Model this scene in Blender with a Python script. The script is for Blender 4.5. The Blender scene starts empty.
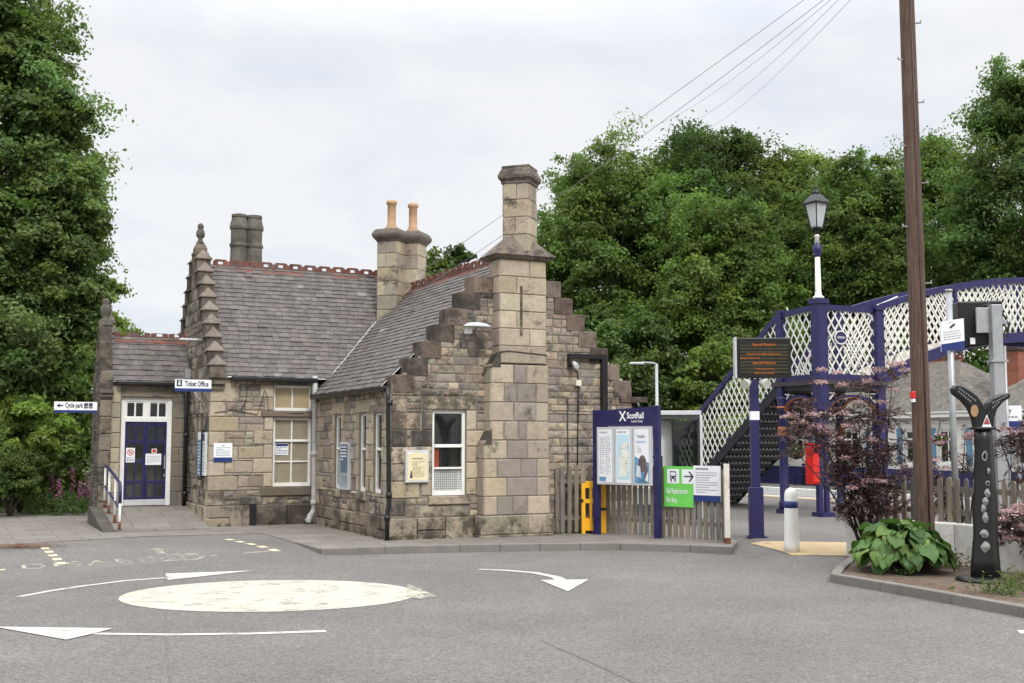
import bpy, bmesh, math, random
import numpy as np
from mathutils import Vector, Matrix
R = math.radians
random.seed(7); RNG = random.Random(11); NP = np.random.default_rng(5)
scene = bpy.context.scene
COL = scene.collection

# ------------------------------------------------------------------ camera and measuring helpers
F, CX, CY, YH, H = 1150., 512., 341.5, 442., 1.75
PITCH = math.atan((YH - CY) / F)
PHI = R(26); cP, sP = math.cos(PHI), math.sin(PHI)
def ray(px, py):
    x = (px - CX) / F; z = -(py - CY) / F
    return (x, math.cos(PITCH) - z * math.sin(PITCH), math.sin(PITCH) + z * math.cos(PITCH))
def at(px, py, Y):
    r = ray(px, py); t = Y / r[1]; return Vector((r[0] * t, Y, H + r[2] * t))
def gr(px, py, z=0.):
    r = ray(px, py); t = (z - H) / r[2]; return Vector((r[0] * t, r[1] * t, z))
O = gr(390, 540)
def uv(p): return (p[0] * cP + p[1] * sP, -p[0] * sP + p[1] * cP)
def wuv(u, v, z=0.): return Vector((u * cP - v * sP, u * sP + v * cP, z))
OU, OV = uv(O)
CU, CV = uv((0, 0))
def onV(px, py, yl):
    d = ray(px, py); du, dv = uv(d); t = (yl + OV) / dv
    return (du * t - OU, H + d[2] * t)
def onU(px, py, xl):
    d = ray(px, py); du, dv = uv(d); t = (xl + OU) / du
    return (dv * t - OV, H + d[2] * t)

cam = bpy.data.cameras.new('Camera'); co = bpy.data.objects.new('Camera', cam); COL.objects.link(co)
co.location = (0, 0, H); co.rotation_euler = (R(90) + PITCH, 0, 0)
cam.sensor_width = 36; cam.lens = F * 36 / 1024; cam.clip_end = 2000; cam.clip_start = .1
scene.camera = co

# ------------------------------------------------------------------ materials
MATS = {}
def nodes(name):
    m = bpy.data.materials.new(name); m.use_nodes = True
    nt = m.node_tree; nt.nodes.clear()
    o = nt.nodes.new('ShaderNodeOutputMaterial'); b = nt.nodes.new('ShaderNodeBsdfPrincipled')
    nt.links.new(b.outputs[0], o.inputs[0]); MATS[name] = m
    return m, nt, b, o
def nd(nt, t, **k):
    n = nt.nodes.new(t)
    for a, v in k.items():
        if a.startswith('i_'):
            n.inputs[a[2:].replace('_', ' ')].default_value = v
        else: setattr(n, a, v)
    return n
def noise(nt, vec, scale, detail=4, rough=.6, dist=0.):
    n = nd(nt, 'ShaderNodeTexNoise'); n.inputs['Scale'].default_value = scale
    n.inputs['Detail'].default_value = detail; n.inputs['Roughness'].default_value = rough; n.inputs['Distortion'].default_value = dist
    if vec is not None: nt.links.new(vec, n.inputs['Vector'])
    return n.outputs['Fac']
def mrange(nt, fac, a, b, c=0., d=1.):
    n = nd(nt, 'ShaderNodeMapRange'); nt.links.new(fac, n.inputs[0])
    for i, v in zip((1, 2, 3, 4), (a, b, c, d)): n.inputs[i].default_value = v
    return n.outputs[0]
def math2(nt, op, a, b):
    n = nd(nt, 'ShaderNodeMath', operation=op)
    for i, v in enumerate((a, b)):
        if isinstance(v, (int, float)): n.inputs[i].default_value = v
        else: nt.links.new(v, n.inputs[i])
    return n.outputs[0]
def mixc(nt, fac, a, b, blend='MIX'):
    n = nd(nt, 'ShaderNodeMix', data_type='RGBA', blend_type=blend)
    for i, v in ((0, fac), (6, a), (7, b)):
        if isinstance(v, (int, float)): n.inputs[i].default_value = v
        elif isinstance(v, tuple): n.inputs[i].default_value = v + (1,) if len(v) == 3 else v
        else: nt.links.new(v, n.inputs[i])
    return n.outputs[2]
def objco(nt, scale=None, geo=False, rot=None):
    tc = nd(nt, 'ShaderNodeTexCoord'); out = tc.outputs['Object']
    if geo: out = nd(nt, 'ShaderNodeNewGeometry').outputs['Position']
    if scale or rot:
        mp = nd(nt, 'ShaderNodeMapping'); nt.links.new(out, mp.inputs[0])
        if scale: mp.inputs['Scale'].default_value = scale
        if rot: mp.inputs['Rotation'].default_value = rot
        out = mp.outputs[0]
    return out
def bump(nt, b, h, strength=.4, dist=.01):
    n = nd(nt, 'ShaderNodeBump'); n.inputs['Strength'].default_value = strength; n.inputs['Distance'].default_value = dist
    nt.links.new(h, n.inputs['Height']); nt.links.new(n.outputs[0], b.inputs['Normal'])
def M(name, col, rough=.6, var=.25, scale=6., attr=False, bmp=0., bscale=40., metal=0., stretch=None, dirt=None, dirt_amt=.5, dirt_scale=1.5, spec=.4, geo=False):
    if name in MATS: return MATS[name]
    m, nt, b, o = nodes(name)
    v = objco(nt, stretch, geo)
    if attr:
        a = nd(nt, 'ShaderNodeAttribute', attribute_name='Col'); base = a.outputs['Color']
    else: base = tuple(col) + (1,)
    f = mrange(nt, noise(nt, v, scale, 6), .3, .7, 1 - var, 1 + var)
    f2 = mrange(nt, noise(nt, v, scale * 7, 3), .3, .7, 1 - var * .5, 1 + var * .5)
    ff = math2(nt, 'MULTIPLY', f, f2)
    g = nd(nt, 'ShaderNodeCombineColor'); [nt.links.new(ff, g.inputs[i]) for i in range(3)]
    c = mixc(nt, 1., base, g.outputs[0], 'MULTIPLY')
    if dirt:
        k = mrange(nt, noise(nt, v, dirt_scale, 8, .7), .5, .66, 0., dirt_amt)
        c = mixc(nt, k, c, tuple(dirt))
    nt.links.new(c, b.inputs['Base Color'])
    b.inputs['Roughness'].default_value = rough; b.inputs['Metallic'].default_value = metal
    b.inputs['Specular IOR Level'].default_value = spec
    if bmp: bump(nt, b, noise(nt, v, bscale, 6, .65), bmp)
    return m

def stone_mat():
    m, nt, b, o = nodes('sandstone')
    v = objco(nt)
    a = nd(nt, 'ShaderNodeAttribute', attribute_name='Col')
    big = noise(nt, v, 1.1, 6, .65); mid = noise(nt, v, 7, 6, .7); fine = noise(nt, v, 55, 5, .7)
    c = mixc(nt, mrange(nt, mid, .3, .7), a.outputs['Color'], (.20, .165, .125), 'MIX')
    c = mixc(nt, .55, c, a.outputs['Color'])
    f = mrange(nt, fine, .3, .7, .72, 1.25)
    g = nd(nt, 'ShaderNodeCombineColor'); [nt.links.new(f, g.inputs[i]) for i in range(3)]
    c = mixc(nt, 1., c, g.outputs[0], 'MULTIPLY')
    # dark ragged weathering crust; alpha also brings in shade painted at the wall foot
    sh_ = math2(nt, 'MULTIPLY', a.outputs['Alpha'], .30)
    crust = math2(nt, 'MAXIMUM', mrange(nt, math2(nt, 'ADD', noise(nt, v, 2.1, 9, .8), sh_), .63, .755, 0., .8), mrange(nt, math2(nt, 'ADD', noise(nt, v, 10, 8, .8), math2(nt, 'MULTIPLY', sh_, .6)), .65, .78, 0., .55))
    c = mixc(nt, crust, c, (.035, .032, .028))
    pale = mrange(nt, noise(nt, v, 9, 8, .8), .64, .74, 0., .6)
    c = mixc(nt, pale, c, (.42, .41, .37))
    nt.links.new(c, b.inputs['Base Color']); b.inputs['Roughness'].default_value = .92
    b.inputs['Specular IOR Level'].default_value = .2
    h = math2(nt, 'ADD', math2(nt, 'MULTIPLY', mid, .8), math2(nt, 'MULTIPLY', fine, .45))
    bump(nt, b, h, .75, .022)
    return m
stone = stone_mat()
mortar = M('lime_mortar', (.21, .195, .165), .95, .3, 5, bmp=.5, bscale=60, dirt=(.05, .047, .04), dirt_amt=.7)
slate = M('slate', (.1, .1, .1), .62, .28, 5, attr=True, bmp=.3, bscale=30, dirt=(.27, .265, .23), dirt_amt=.22, dirt_scale=4)
terracotta = M('terracotta', (.15, .06, .043), .85, .4, 4, bmp=.3, dirt=(.12, .11, .1), dirt_amt=.8, dirt_scale=3)
potclay = M('buff_clay', (.46, .285, .165), .8, .15, 5, bmp=.1)
leadgrey = M('lead', (.26, .27, .28), .5, .25, 5, bmp=.1)
black_iron = M('black_iron', (.012, .012, .013), .35, .3, 6, bmp=.1)
white_paint = M('white_paint', (.78, .78, .75), .45, .06, 5, dirt=(.5, .48, .43), dirt_amt=.35, dirt_scale=3)
cream_paint = M('cream_paint', (.66, .62, .50), .5, .08, 5)
grey_pipe = M('grey_painted_pipe', (.47, .47, .45), .45, .15, 5, dirt=(.25, .2, .15), dirt_amt=.4, dirt_scale=4)
navy = M('navy_paint', (.015, .014, .078), .38, .2, 5, dirt=(.06, .055, .09), dirt_amt=.3, dirt_scale=5)
purple = M('blue_purple_paint', (.022, .019, .088), .42, .25, 5, bmp=.05, dirt=(.015, .012, .05), dirt_amt=.5, dirt_scale=5)
lattice_white = M('lattice_white_paint', (.74, .73, .68), .5, .1, 5, dirt=(.3, .2, .13), dirt_amt=.35, dirt_scale=5)
orange_paint = M('orange_brown_paint', (.36, .12, .04), .5, .2, 5)
dark_iron = M('dark_painted_iron', (.014, .013, .022), .5, .3, 5)
rust = M('rust', (.16, .062, .03), .9, .4, 12, bmp=.4)
galv = M('galvanised_steel', (.36, .37, .38), .42, .12, 8, metal=.35, bmp=.05)
light_grey = M('light_grey_metal', (.52, .53, .54), .4, .08, 6)
pole_wood = M('pole_timber', (.095, .058, .042), .85, .5, 3, stretch=(14, 14, .8), bmp=.8, bscale=10, dirt=(.19, .13, .105), dirt_amt=.5, dirt_scale=4)
fence_wood = M('grey_fence_timber', (.22, .185, .14), .9, .3, 3, attr=True, stretch=(10, 10, 1), bmp=.5, bscale=12, dirt=(.10, .10, .075), dirt_amt=.5, dirt_scale=2)
sign_white = M('sign_white', (.80, .81, .83), .35, .03, 4)
sign_navy = M('sign_navy', (.018, .035, .16), .35, .08, 4)
ink = M('ink', (.035, .04, .06), .5, .05, 4)
ink_grey = M('grey_ink', (.30, .31, .34), .5, .05, 4)
ink_white = M('white_lettering', (.82, .82, .82), .4, .03, 4)
green_sign = M('sign_green', (.16, .60, .10), .35, .05, 3)
yellow_plastic = M('yellow_plastic', (.80, .40, .012), .4, .12, 5, dirt=(.35, .22, .05), dirt_amt=.3, dirt_scale=3)
poster_blue = M('poster_blue', (.11, .26, .42), .4, .4, 6, spec=.3)
map_blue = M('map_sea', (.50, .70, .80), .4, .05, 3)
map_land = M('map_land', (.78, .78, .70), .4, .06, 6)
cream_paper = M('cream_paper', (.70, .62, .40), .5, .06, 4)
red_paint = M('red_paint', (.60, .02, .015), .35, .1, 4)
orange_cloth = M('orange_cloth', (.62, .075, .02), .8, .2, 6)
blind = M('tan_blind', (.50, .385, .24), .8, .1, 4)
dark_blind = M('dim_blind', (.36, .30, .22), .8, .15, 3)
dark_room = M('dark_room', (.012, .012, .014), .8, .2, 3)
pale_panel = M('pale_panel', (.74, .74, .72), .5, .08, 3)
kerbstone = M('kerb_concrete', (.185, .172, .155), .9, .18, 3, bmp=.4, bscale=50, dirt=(.12, .11, .09), dirt_amt=.5)
brick_red = None
bark = M('bark', (.062, .050, .038), .95, .4, 3, stretch=(4, 4, 1), bmp=.8, bscale=14)
soil = M('soil', (.115, .085, .062), 1., .35, 6, bmp=.9, bscale=25)
lawn = M('verge_ground', (.06, .075, .025), 1., .4, 3, bmp=.8, bscale=25)
ballast = M('track_ballast', (.17, .15, .13), 1., .4, 12, bmp=.9, bscale=30)
buff_paving = M('buff_tactile_paving', (.42, .31, .175), .9, .12, 4, bmp=.3, bscale=40)
wallwhite = M('flaking_whitewash', (.62, .60, .56), .9, .12, 4, bmp=.5, bscale=25, dirt=(.27, .25, .22), dirt_amt=.8, dirt_scale=3)
cable_mat = M('cable_black', (.02, .02, .02), .5, .1, 4)
wire_mat = M('overhead_cable', (.24, .24, .245), .5, .1, 4)
darkred_leaf = None

def glass(name, tint=(.8, .85, .85), dark=0.):
    m, nt, b, o = nodes(name)
    tr = nd(nt, 'ShaderNodeBsdfTransparent'); tr.inputs[0].default_value = tint + (1,)
    gl = nd(nt, 'ShaderNodeBsdfGlossy'); gl.inputs['Roughness'].default_value = .03; gl.inputs[0].default_value = (.9, .9, .9, 1)
    lw = nd(nt, 'ShaderNodeLayerWeight'); fr_ = math2(nt, 'ADD', math2(nt, 'MULTIPLY', math2(nt, 'POWER', lw.outputs['Facing'], 5.), .9), .05)
    mx = nd(nt, 'ShaderNodeMixShader'); nt.links.new(fr_, mx.inputs[0])
    nt.links.new(tr.outputs[0], mx.inputs[1]); nt.links.new(gl.outputs[0], mx.inputs[2]); nt.links.new(mx.outputs[0], o.inputs[0])
    return m
pane_glass = glass('window_glass', (.90, .92, .90)); tinted_glass = glass('tinted_glass', (.30, .33, .33))
m_, nt_, b_, o_ = nodes('lantern_glass'); b_.inputs['Base Color'].default_value = (.72, .75, .76, 1); b_.inputs['Roughness'].default_value = .15
t_ = nd(nt_, 'ShaderNodeBsdfTranslucent'); t_.inputs[0].default_value = (.85, .88, .88, 1); mx_ = nd(nt_, 'ShaderNodeMixShader'); mx_.inputs[0].default_value = .6
nt_.links.new(b_.outputs[0], mx_.inputs[1]); nt_.links.new(t_.outputs[0], mx_.inputs[2]); nt_.links.new(mx_.outputs[0], o_.inputs[0]); lamp_glass = m_

def leaf_mat(name, trans=.35, rough=.6, gain=1.):
    m, nt, b, o = nodes(name)
    a = nd(nt, 'ShaderNodeAttribute', attribute_name='Col')
    oi = nd(nt, 'ShaderNodeObjectInfo')
    hs = nd(nt, 'ShaderNodeHueSaturation'); nt.links.new(a.outputs['Color'], hs.inputs['Color'])
    nt.links.new(mrange(nt, oi.outputs['Random'], 0, 1, .8 * gain, 1.2 * gain), hs.inputs['Value'])
    nt.links.new(hs.outputs[0], b.inputs['Base Color']); b.inputs['Roughness'].default_value = rough
    b.inputs['Specular IOR Level'].default_value = .22
    t = nd(nt, 'ShaderNodeBsdfTranslucent')
    tc = mixc(nt, 1., hs.outputs[0], (1.12, 1.2, .68), 'MULTIPLY'); nt.links.new(tc, t.inputs[0])
    mx = nd(nt, 'ShaderNodeMixShader'); mx.inputs[0].default_value = trans
    nt.links.new(b.outputs[0], mx.inputs[1]); nt.links.new(t.outputs[0], mx.inputs[2]); nt.links.new(mx.outputs[0], o.inputs[0])
    return m
leaf = leaf_mat('tree_leaf', .46); leaf_glossy = leaf_mat('glossy_leaf', .28, .55); purple_leaf = leaf_mat('purple_leaf', .15, .5)
petal = leaf_mat('petal', .3, .6)

def emit(name, col, s):
    m, nt, b, o = nodes(name); e = nd(nt, 'ShaderNodeEmission'); e.inputs[0].default_value = col + (1,); e.inputs[1].default_value = s
    nt.links.new(e.outputs[0], o.inputs[0]); return m
led = emit('amber_led', (1., .25, .03), .6)

def asphalt_mat():
    m, nt, b, o = nodes('asphalt'); v = objco(nt, geo=True)
    sp = noise(nt, v, 48, 3, .85); sp2 = noise(nt, v, 17, 4, .8); big = noise(nt, v, .35, 5, .6); mid = noise(nt, v, 2.2, 6, .7)
    vo = nd(nt, 'ShaderNodeTexVoronoi'); nt.links.new(v, vo.inputs['Vector']); vo.inputs['Scale'].default_value = 75
    f = math2(nt, 'MULTIPLY', mrange(nt, sp, .32, .68, .42, 1.58), mrange(nt, sp2, .32, .68, .74, 1.26))
    f = math2(nt, 'MULTIPLY', f, mrange(nt, big, .3, .7, .82, 1.14)); f = math2(nt, 'MULTIPLY', f, mrange(nt, mid, .3, .7, .93, 1.08))
    g = nd(nt, 'ShaderNodeCombineColor'); [nt.links.new(f, g.inputs[i]) for i in range(3)]
    c = mixc(nt, 1., (.168, .156, .146), g.outputs[0], 'MULTIPLY')
    st = mrange(nt, noise(nt, v, .9, 6, .7, .5), .62, .75, 0., .35)
    c = mixc(nt, st, c, (.075, .07, .068))
    cr = nd(nt, 'ShaderNodeTexVoronoi', feature='DISTANCE_TO_EDGE'); 
    mp = nd(nt, 'ShaderNodeMapping'); mp.inputs['Scale'].default_value = (.28, .28, .28); 
    nv = nd(nt, 'ShaderNodeTexNoise'); nv.inputs['Scale'].default_value = 1.5; nv.inputs['Detail'].default_value = 6; nt.links.new(v, nv.inputs['Vector'])
    wv = mixc(nt, .35, v, nv.outputs['Color'], 'ADD'); nt.links.new(wv, mp.inputs[0]); nt.links.new(mp.outputs[0], cr.inputs['Vector'])
    crk = mrange(nt, cr.outputs['Distance'], .0, .004, .22, 0.)
    crk = math2(nt, 'MULTIPLY', crk, mrange(nt, noise(nt, v, .5, 3), .5, .6))
    c = mixc(nt, crk, c, (.035, .033, .03))
    nt.links.new(c, b.inputs['Base Color']); b.inputs['Roughness'].default_value = .85; b.inputs['Specular IOR Level'].default_value = .3
    bump(nt, b, math2(nt, 'ADD', sp, vo.outputs['Distance']), .8, .012)
    return m
asphalt = asphalt_mat()
def paint_mat(name, col, wear=.5):
    m, nt, b, o = nodes(name); v = objco(nt, geo=True)
    w = math2(nt, 'ADD', math2(nt, 'MULTIPLY', noise(nt, v, 60, 4, .8), .5), math2(nt, 'MULTIPLY', noise(nt, v, 3.5, 8, .75), .5))
    k = mrange(nt, w, wear, wear + .07)
    c = mixc(nt, mrange(nt, noise(nt, v, 5, 6), .3, .7, 0, 1), col, tuple(x * .85 for x in col))
    nt.links.new(c, b.inputs['Base Color']); b.inputs['Roughness'].default_value = .8
    tr = nd(nt, 'ShaderNodeBsdfTransparent'); mx = nd(nt, 'ShaderNodeMixShader')
    nt.links.new(k, mx.inputs[0]); nt.links.new(b.outputs[0], mx.inputs[1]); nt.links.new(tr.outputs[0], mx.inputs[2]); nt.links.new(mx.outputs[0], o.inputs[0])
    return m
road_paint = paint_mat('road_paint', (.47, .445, .375), .538); road_paint_worn = paint_mat('worn_road_paint', (.47, .44, .36), .485)
very_worn = paint_mat('very_worn_paint', (.45, .42, .34), .452); road_paint_arrow = paint_mat('arrow_paint', (.52, .50, .45), .535); cream_road_paint = paint_mat('cream_road_paint', (.62, .54, .36), .56)
def paving_mat():
    m, nt, b, o = nodes('paving_slabs'); v = objco(nt, geo=True, rot=(0, 0, -PHI))
    br = nd(nt, 'ShaderNodeTexBrick', offset=.5); nt.links.new(v, br.inputs['Vector'])
    br.inputs['Scale'].default_value = 1.; br.inputs['Brick Width'].default_value = .75; br.inputs['Row Height'].default_value = .6
    br.inputs['Mortar Size'].default_value = .008; br.inputs['Color1'].default_value = (.165, .148, .128, 1); br.inputs['Color2'].default_value = (.205, .185, .16, 1); br.inputs['Mortar'].default_value = (.075, .066, .055, 1)
    br.inputs['Bias'].default_value = -.1
    f = math2(nt, 'MULTIPLY', mrange(nt, noise(nt, v, 60, 4, .7), .3, .7, .85, 1.15), mrange(nt, noise(nt, v, 1.3, 6, .7), .3, .7, .8, 1.15))
    g = nd(nt, 'ShaderNodeCombineColor'); [nt.links.new(f, g.inputs[i]) for i in range(3)]
    nt.links.new(mixc(nt, 1., br.outputs['Color'], g.outputs[0], 'MULTIPLY'), b.inputs['Base Color']); b.inputs['Roughness'].default_value = .9
    bump(nt, b, math2(nt, 'SUBTRACT', noise(nt, v, 50, 4), br.outputs['Fac']), .4, .01)
    return m
paving = paving_mat()
def brick_mat():
    m, nt, b, o = nodes('red_brick'); v = objco(nt)
    mp = nd(nt, 'ShaderNodeMapping'); mp.inputs['Rotation'].default_value = (R(90), 0, R(35)); nt.links.new(v, mp.inputs[0])
    br = nd(nt, 'ShaderNodeTexBrick'); nt.links.new(mp.outputs[0], br.inputs['Vector']); br.inputs['Scale'].default_value = 1
    br.inputs['Brick Width'].default_value = .22; br.inputs['Row Height'].default_value = .075; br.inputs['Mortar Size'].default_value = .006
    br.inputs['Color1'].default_value = (.34, .10, .05, 1); br.inputs['Color2'].default_value = (.24, .07, .04, 1); br.inputs['Mortar'].default_value = (.2, .16, .13, 1)
    nt.links.new(br.outputs['Color'], b.inputs['Base Color']); b.inputs['Roughness'].default_value = .9
    return m
brick_red = brick_mat()

# ------------------------------------------------------------------ mesh builder
class MB:
    def __init__(s): s.v = []; s.f = []; s.c = []; s.sm = []; s.cur = (1, 1, 1)
    def face(s, idx, smooth=False): s.f.append(tuple(idx)); s.c.append(s.cur); s.sm.append(smooth)
    def add(s, vs, fs, smooth=False):
        b = len(s.v); s.v.extend([tuple(p) for p in vs])
        for f in fs: s.face([b + i for i in f], smooth)
    def hexa(s, p): s.add(p, [(0, 3, 2, 1), (4, 5, 6, 7), (0, 1, 5, 4), (1, 2, 6, 5), (2, 3, 7, 6), (3, 0, 4, 7)])
    def box(s, x0, x1, y0, y1, z0, z1):
        s.hexa([(x0, y0, z0), (x1, y0, z0), (x1, y1, z0), (x0, y1, z0), (x0, y0, z1), (x1, y0, z1), (x1, y1, z1), (x0, y1, z1)])
    def wbox(s, f, x0, x1, z0, z1, d0, d1):
        s.hexa([f(x0, z0, d0), f(x1, z0, d0), f(x1, z0, d1), f(x0, z0, d1), f(x0, z1, d0), f(x1, z1, d0), f(x1, z1, d1), f(x0, z1, d1)])
    def bar(s, a, b, w, h, up=(0, 0, 1)):
        a, b = Vector(a), Vector(b); d = (b - a)
        if d.length < 1e-6: return
        d.normalize(); up = Vector(up)
        x = d.cross(up)
        if x.length < 1e-4: x = d.cross(Vector((1, 0, 0)))
        x.normalize(); y = x.cross(d).normalized(); x *= w / 2; y *= h / 2
        s.hexa([a - x - y, a + x - y, a + x + y, a - x + y, b - x - y, b + x - y, b + x + y, b - x + y])
    def tube(s, pts, rad, n=8, cap=True):
        pts = [Vector(p) for p in pts]; k = len(pts)
        rr = rad if isinstance(rad, (list, tuple)) else [rad] * k
        base = len(s.v); prev = None
        for i, p in enumerate(pts):
            d = (pts[min(i + 1, k - 1)] - pts[max(i - 1, 0)])
            d = d.normalized() if d.length > 1e-9 else Vector((0, 0, 1))
            if prev is None:
                x = d.cross(Vector((0, 0, 1)))
                if x.length < .05: x = d.cross(Vector((1, 0, 0)))
                x.normalize()
            else:
                x = prev - d * prev.dot(d); x = x.normalized() if x.length > 1e-6 else prev
            prev = x; y = d.cross(x)
            for j in range(n):
                a = 2 * math.pi * j / n; s.v.append(tuple(p + (x * math.cos(a) + y * math.sin(a)) * rr[i]))
        for i in range(k - 1):
            for j in range(n):
                j2 = (j + 1) % n; s.face((base + i * n + j, base + i * n + j2, base + (i + 1) * n + j2, base + (i + 1) * n + j), True)
        if cap:
            s.face([base + j for j in range(n)][::-1]); s.face([base + (k - 1) * n + j for j in range(n)])
    def lathe(s, prof, c=(0, 0, 0), n=16, smooth=True, rot=0., sx=1., sy=1.):
        base = len(s.v)
        for r, z in prof:
            for j in range(n):
                a = rot + 2 * math.pi * j / n; s.v.append((c[0] + sx * r * math.cos(a), c[1] + sy * r * math.sin(a), c[2] + z))
        for i in range(len(prof) - 1):
            for j in range(n):
                j2 = (j + 1) % n; s.face((base + i * n + j, base + i * n + j2, base + (i + 1) * n + j2, base + (i + 1) * n + j), smooth)
        s.face([base + j for j in range(n)][::-1]); k = len(prof) - 1; s.face([base + k * n + j for j in range(n)])
    def sq(s, prof, c, rot=math.pi / 4):   # square-section lathe: prof = (half width, z)
        s.lathe([(r * math.sqrt(2), z) for r, z in prof], c, 4, False, rot)
    def prism(s, poly, f0, f1):     # poly of 2-D points, f0/f1 map to 3-D for the two ends
        n = len(poly); s.add([f0(*p) for p in poly] + [f1(*p) for p in poly],
            [tuple(range(n))[::-1], tuple(range(n, 2 * n))] + [(i, (i + 1) % n, n + (i + 1) % n, n + i) for i in range(n)])
    def build(s, name, mat, parent=None, loc=None, recalc=True, bevel=0., col=False):
        me = bpy.data.meshes.new(name); me.from_pydata(s.v, [], s.f)
        if any(s.sm): me.polygons.foreach_set('use_smooth', s.sm)
        if col:
            at_ = me.attributes.new('Col', 'FLOAT_COLOR', 'FACE')
            at_.data.foreach_set('color', np.array([(c[0], c[1], c[2], c[3] if len(c) > 3 else .25) for c in s.c], dtype=np.float32).ravel())
        if recalc:
            bm = bmesh.new(); bm.from_mesh(me); bmesh.ops.recalc_face_normals(bm, faces=bm.faces); bm.to_mesh(me); bm.free()
        me.materials.append(mat)
        o = bpy.data.objects.new(name, me); COL.objects.link(o)
        if parent: o.parent = parent
        if loc: o.location = loc
        if bevel:
            b = o.modifiers.new('edge', 'BEVEL'); b.width = bevel; b.segments = 2; b.limit_method = 'ANGLE'; b.angle_limit = R(40)
        return o
def tag(o, label=None, cat=None, group=None, kind=None):
    for k, v in (('label', label), ('category', cat), ('group', group), ('kind', kind)):
        if v: o[k] = v
    return o
def thing(name, label, cat, loc=(0, 0, 0), rz=0., group=None):
    o = bpy.data.objects.new(name, None); COL.objects.link(o); o.location = loc; o.rotation_euler = (0, 0, rz); o.empty_display_size = .2
    return tag(o, label, cat, group)
def dup(o, parent=None):
    c = o.copy(); COL.objects.link(c)
    if parent: c.parent = parent
    for ch in list(o.children): dup(ch, c)
    return c
def struct(name, mb, mat, **k):
    o = mb.build(name, mat, **k); o['kind'] = 'structure'; return o
def fy(y0): return lambda x, z, d: (x, y0 - d, z)
def fxn(x0): return lambda s, z, d: (x0 - d, s, z)      # faces -x

def text(name, body, size, mat, parent, f, x, z, d, align='LEFT', width=None, bold=0., skew=0.):
    cu = bpy.data.curves.new('t', 'FONT'); cu.body = body; cu.size = size; cu.align_x = align; cu.resolution_u = 2; cu.offset = bold
    o = bpy.data.objects.new('t', cu); COL.objects.link(o)
    dg = bpy.context.evaluated_depsgraph_get(); me = bpy.data.meshes.new_from_object(o.evaluated_get(dg))
    bpy.data.objects.remove(o); bpy.data.curves.remove(cu)
    vs = [tuple(v.co) for v in me.vertices]
    if width and vs:
        xs = [v[0] for v in vs]; w = max(xs) - min(xs); k = width / w if w else 1
    else: k = 1
    me.name = name
    for v, c in zip(me.vertices, vs): v.co = f(x + c[0] * k + skew * c[1], z + c[1], d)
    me.materials.clear(); me.materials.append(mat); me.update()
    t = bpy.data.objects.new(name, me); COL.objects.link(t); t.parent = parent
    return t
def scribble(mb, f, x0, x1, z0, z1, n, d, rng, h=None, indent=False):
    dz = (z1 - z0) / n
    for i in range(n):
        z = z1 - (i + .5) * dz; hh = h or dz * .36; x = x0
        end = x1 if rng.random() < .7 else x0 + (x1 - x0) * rng.uniform(.4, .9)
        while x < end - .004:
            w = min(rng.uniform(.018, .06) * max(1, (x1 - x0) / .5), end - x)
            mb.add([f(x, z - hh / 2, d), f(x + w, z - hh / 2, d), f(x + w, z + hh / 2, d), f(x, z + hh / 2, d)], [(0, 1, 2, 3)]); x += w + .012
def quad(mb, f, x0, x1, z0, z1, d): mb.add([f(x0, z0, d), f(x1, z0, d), f(x1, z1, d), f(x0, z1, d)], [(0, 1, 2, 3)])

# ------------------------------------------------------------------ world and light
w = bpy.data.worlds.new('World'); scene.world = w; w.use_nodes = True; nt = w.node_tree; nt.nodes.clear()
wo = nd(nt, 'ShaderNodeOutputWorld'); bg = nd(nt, 'ShaderNodeBackground'); nt.links.new(bg.outputs[0], wo.inputs[0]); bg.inputs[1].default_value = .1
sky = nd(nt, 'ShaderNodeTexSky', sky_type='NISHITA', sun_disc=False); sky.sun_elevation = R(44); sky.sun_rotation = R(158)
tc = nd(nt, 'ShaderNodeTexCoord'); sx = nd(nt, 'ShaderNodeSeparateXYZ'); nt.links.new(tc.outputs['Generated'], sx.inputs[0])
zc = math2(nt, 'MAXIMUM', sx.outputs[2], 0.); den = math2(nt, 'ADD', zc, .22)
cx_ = nd(nt, 'ShaderNodeCombineXYZ'); nt.links.new(math2(nt, 'DIVIDE', sx.outputs[0], den), cx_.inputs[0]); nt.links.new(math2(nt, 'DIVIDE', sx.outputs[1], den), cx_.inputs[1])
cl = noise(nt, cx_.outputs[0], 1.35, 7, .55, .4); cl2 = noise(nt, cx_.outputs[0], 4., 6, .55, .3)
k = mrange(nt, math2(nt, 'ADD', math2(nt, 'MULTIPLY', cl, .75), math2(nt, 'MULTIPLY', cl2, .25)), .37, .53)
cc = mixc(nt, k, (5.6, 6.0, 6.65), (6.7, 6.78, 6.9))
gz = mrange(nt, zc, .33, .9, 1.0, 3.5)
gg = nd(nt, 'ShaderNodeCombineColor'); [nt.links.new(gz, gg.inputs[i]) for i in range(3)]
cc = mixc(nt, 1., cc, gg.outputs[0], 'MULTIPLY')
nt.links.new(mixc(nt, .96, sky.outputs[0], cc), bg.inputs[0])
sl = bpy.data.lights.new('Sun', 'SUN'); sl.energy = 1.5; sl.angle = R(14); sl.color = (1., .96, .9)
so = bpy.data.objects.new('Sun', sl); COL.objects.link(so); so.location = (0, 0, 40)
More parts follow.
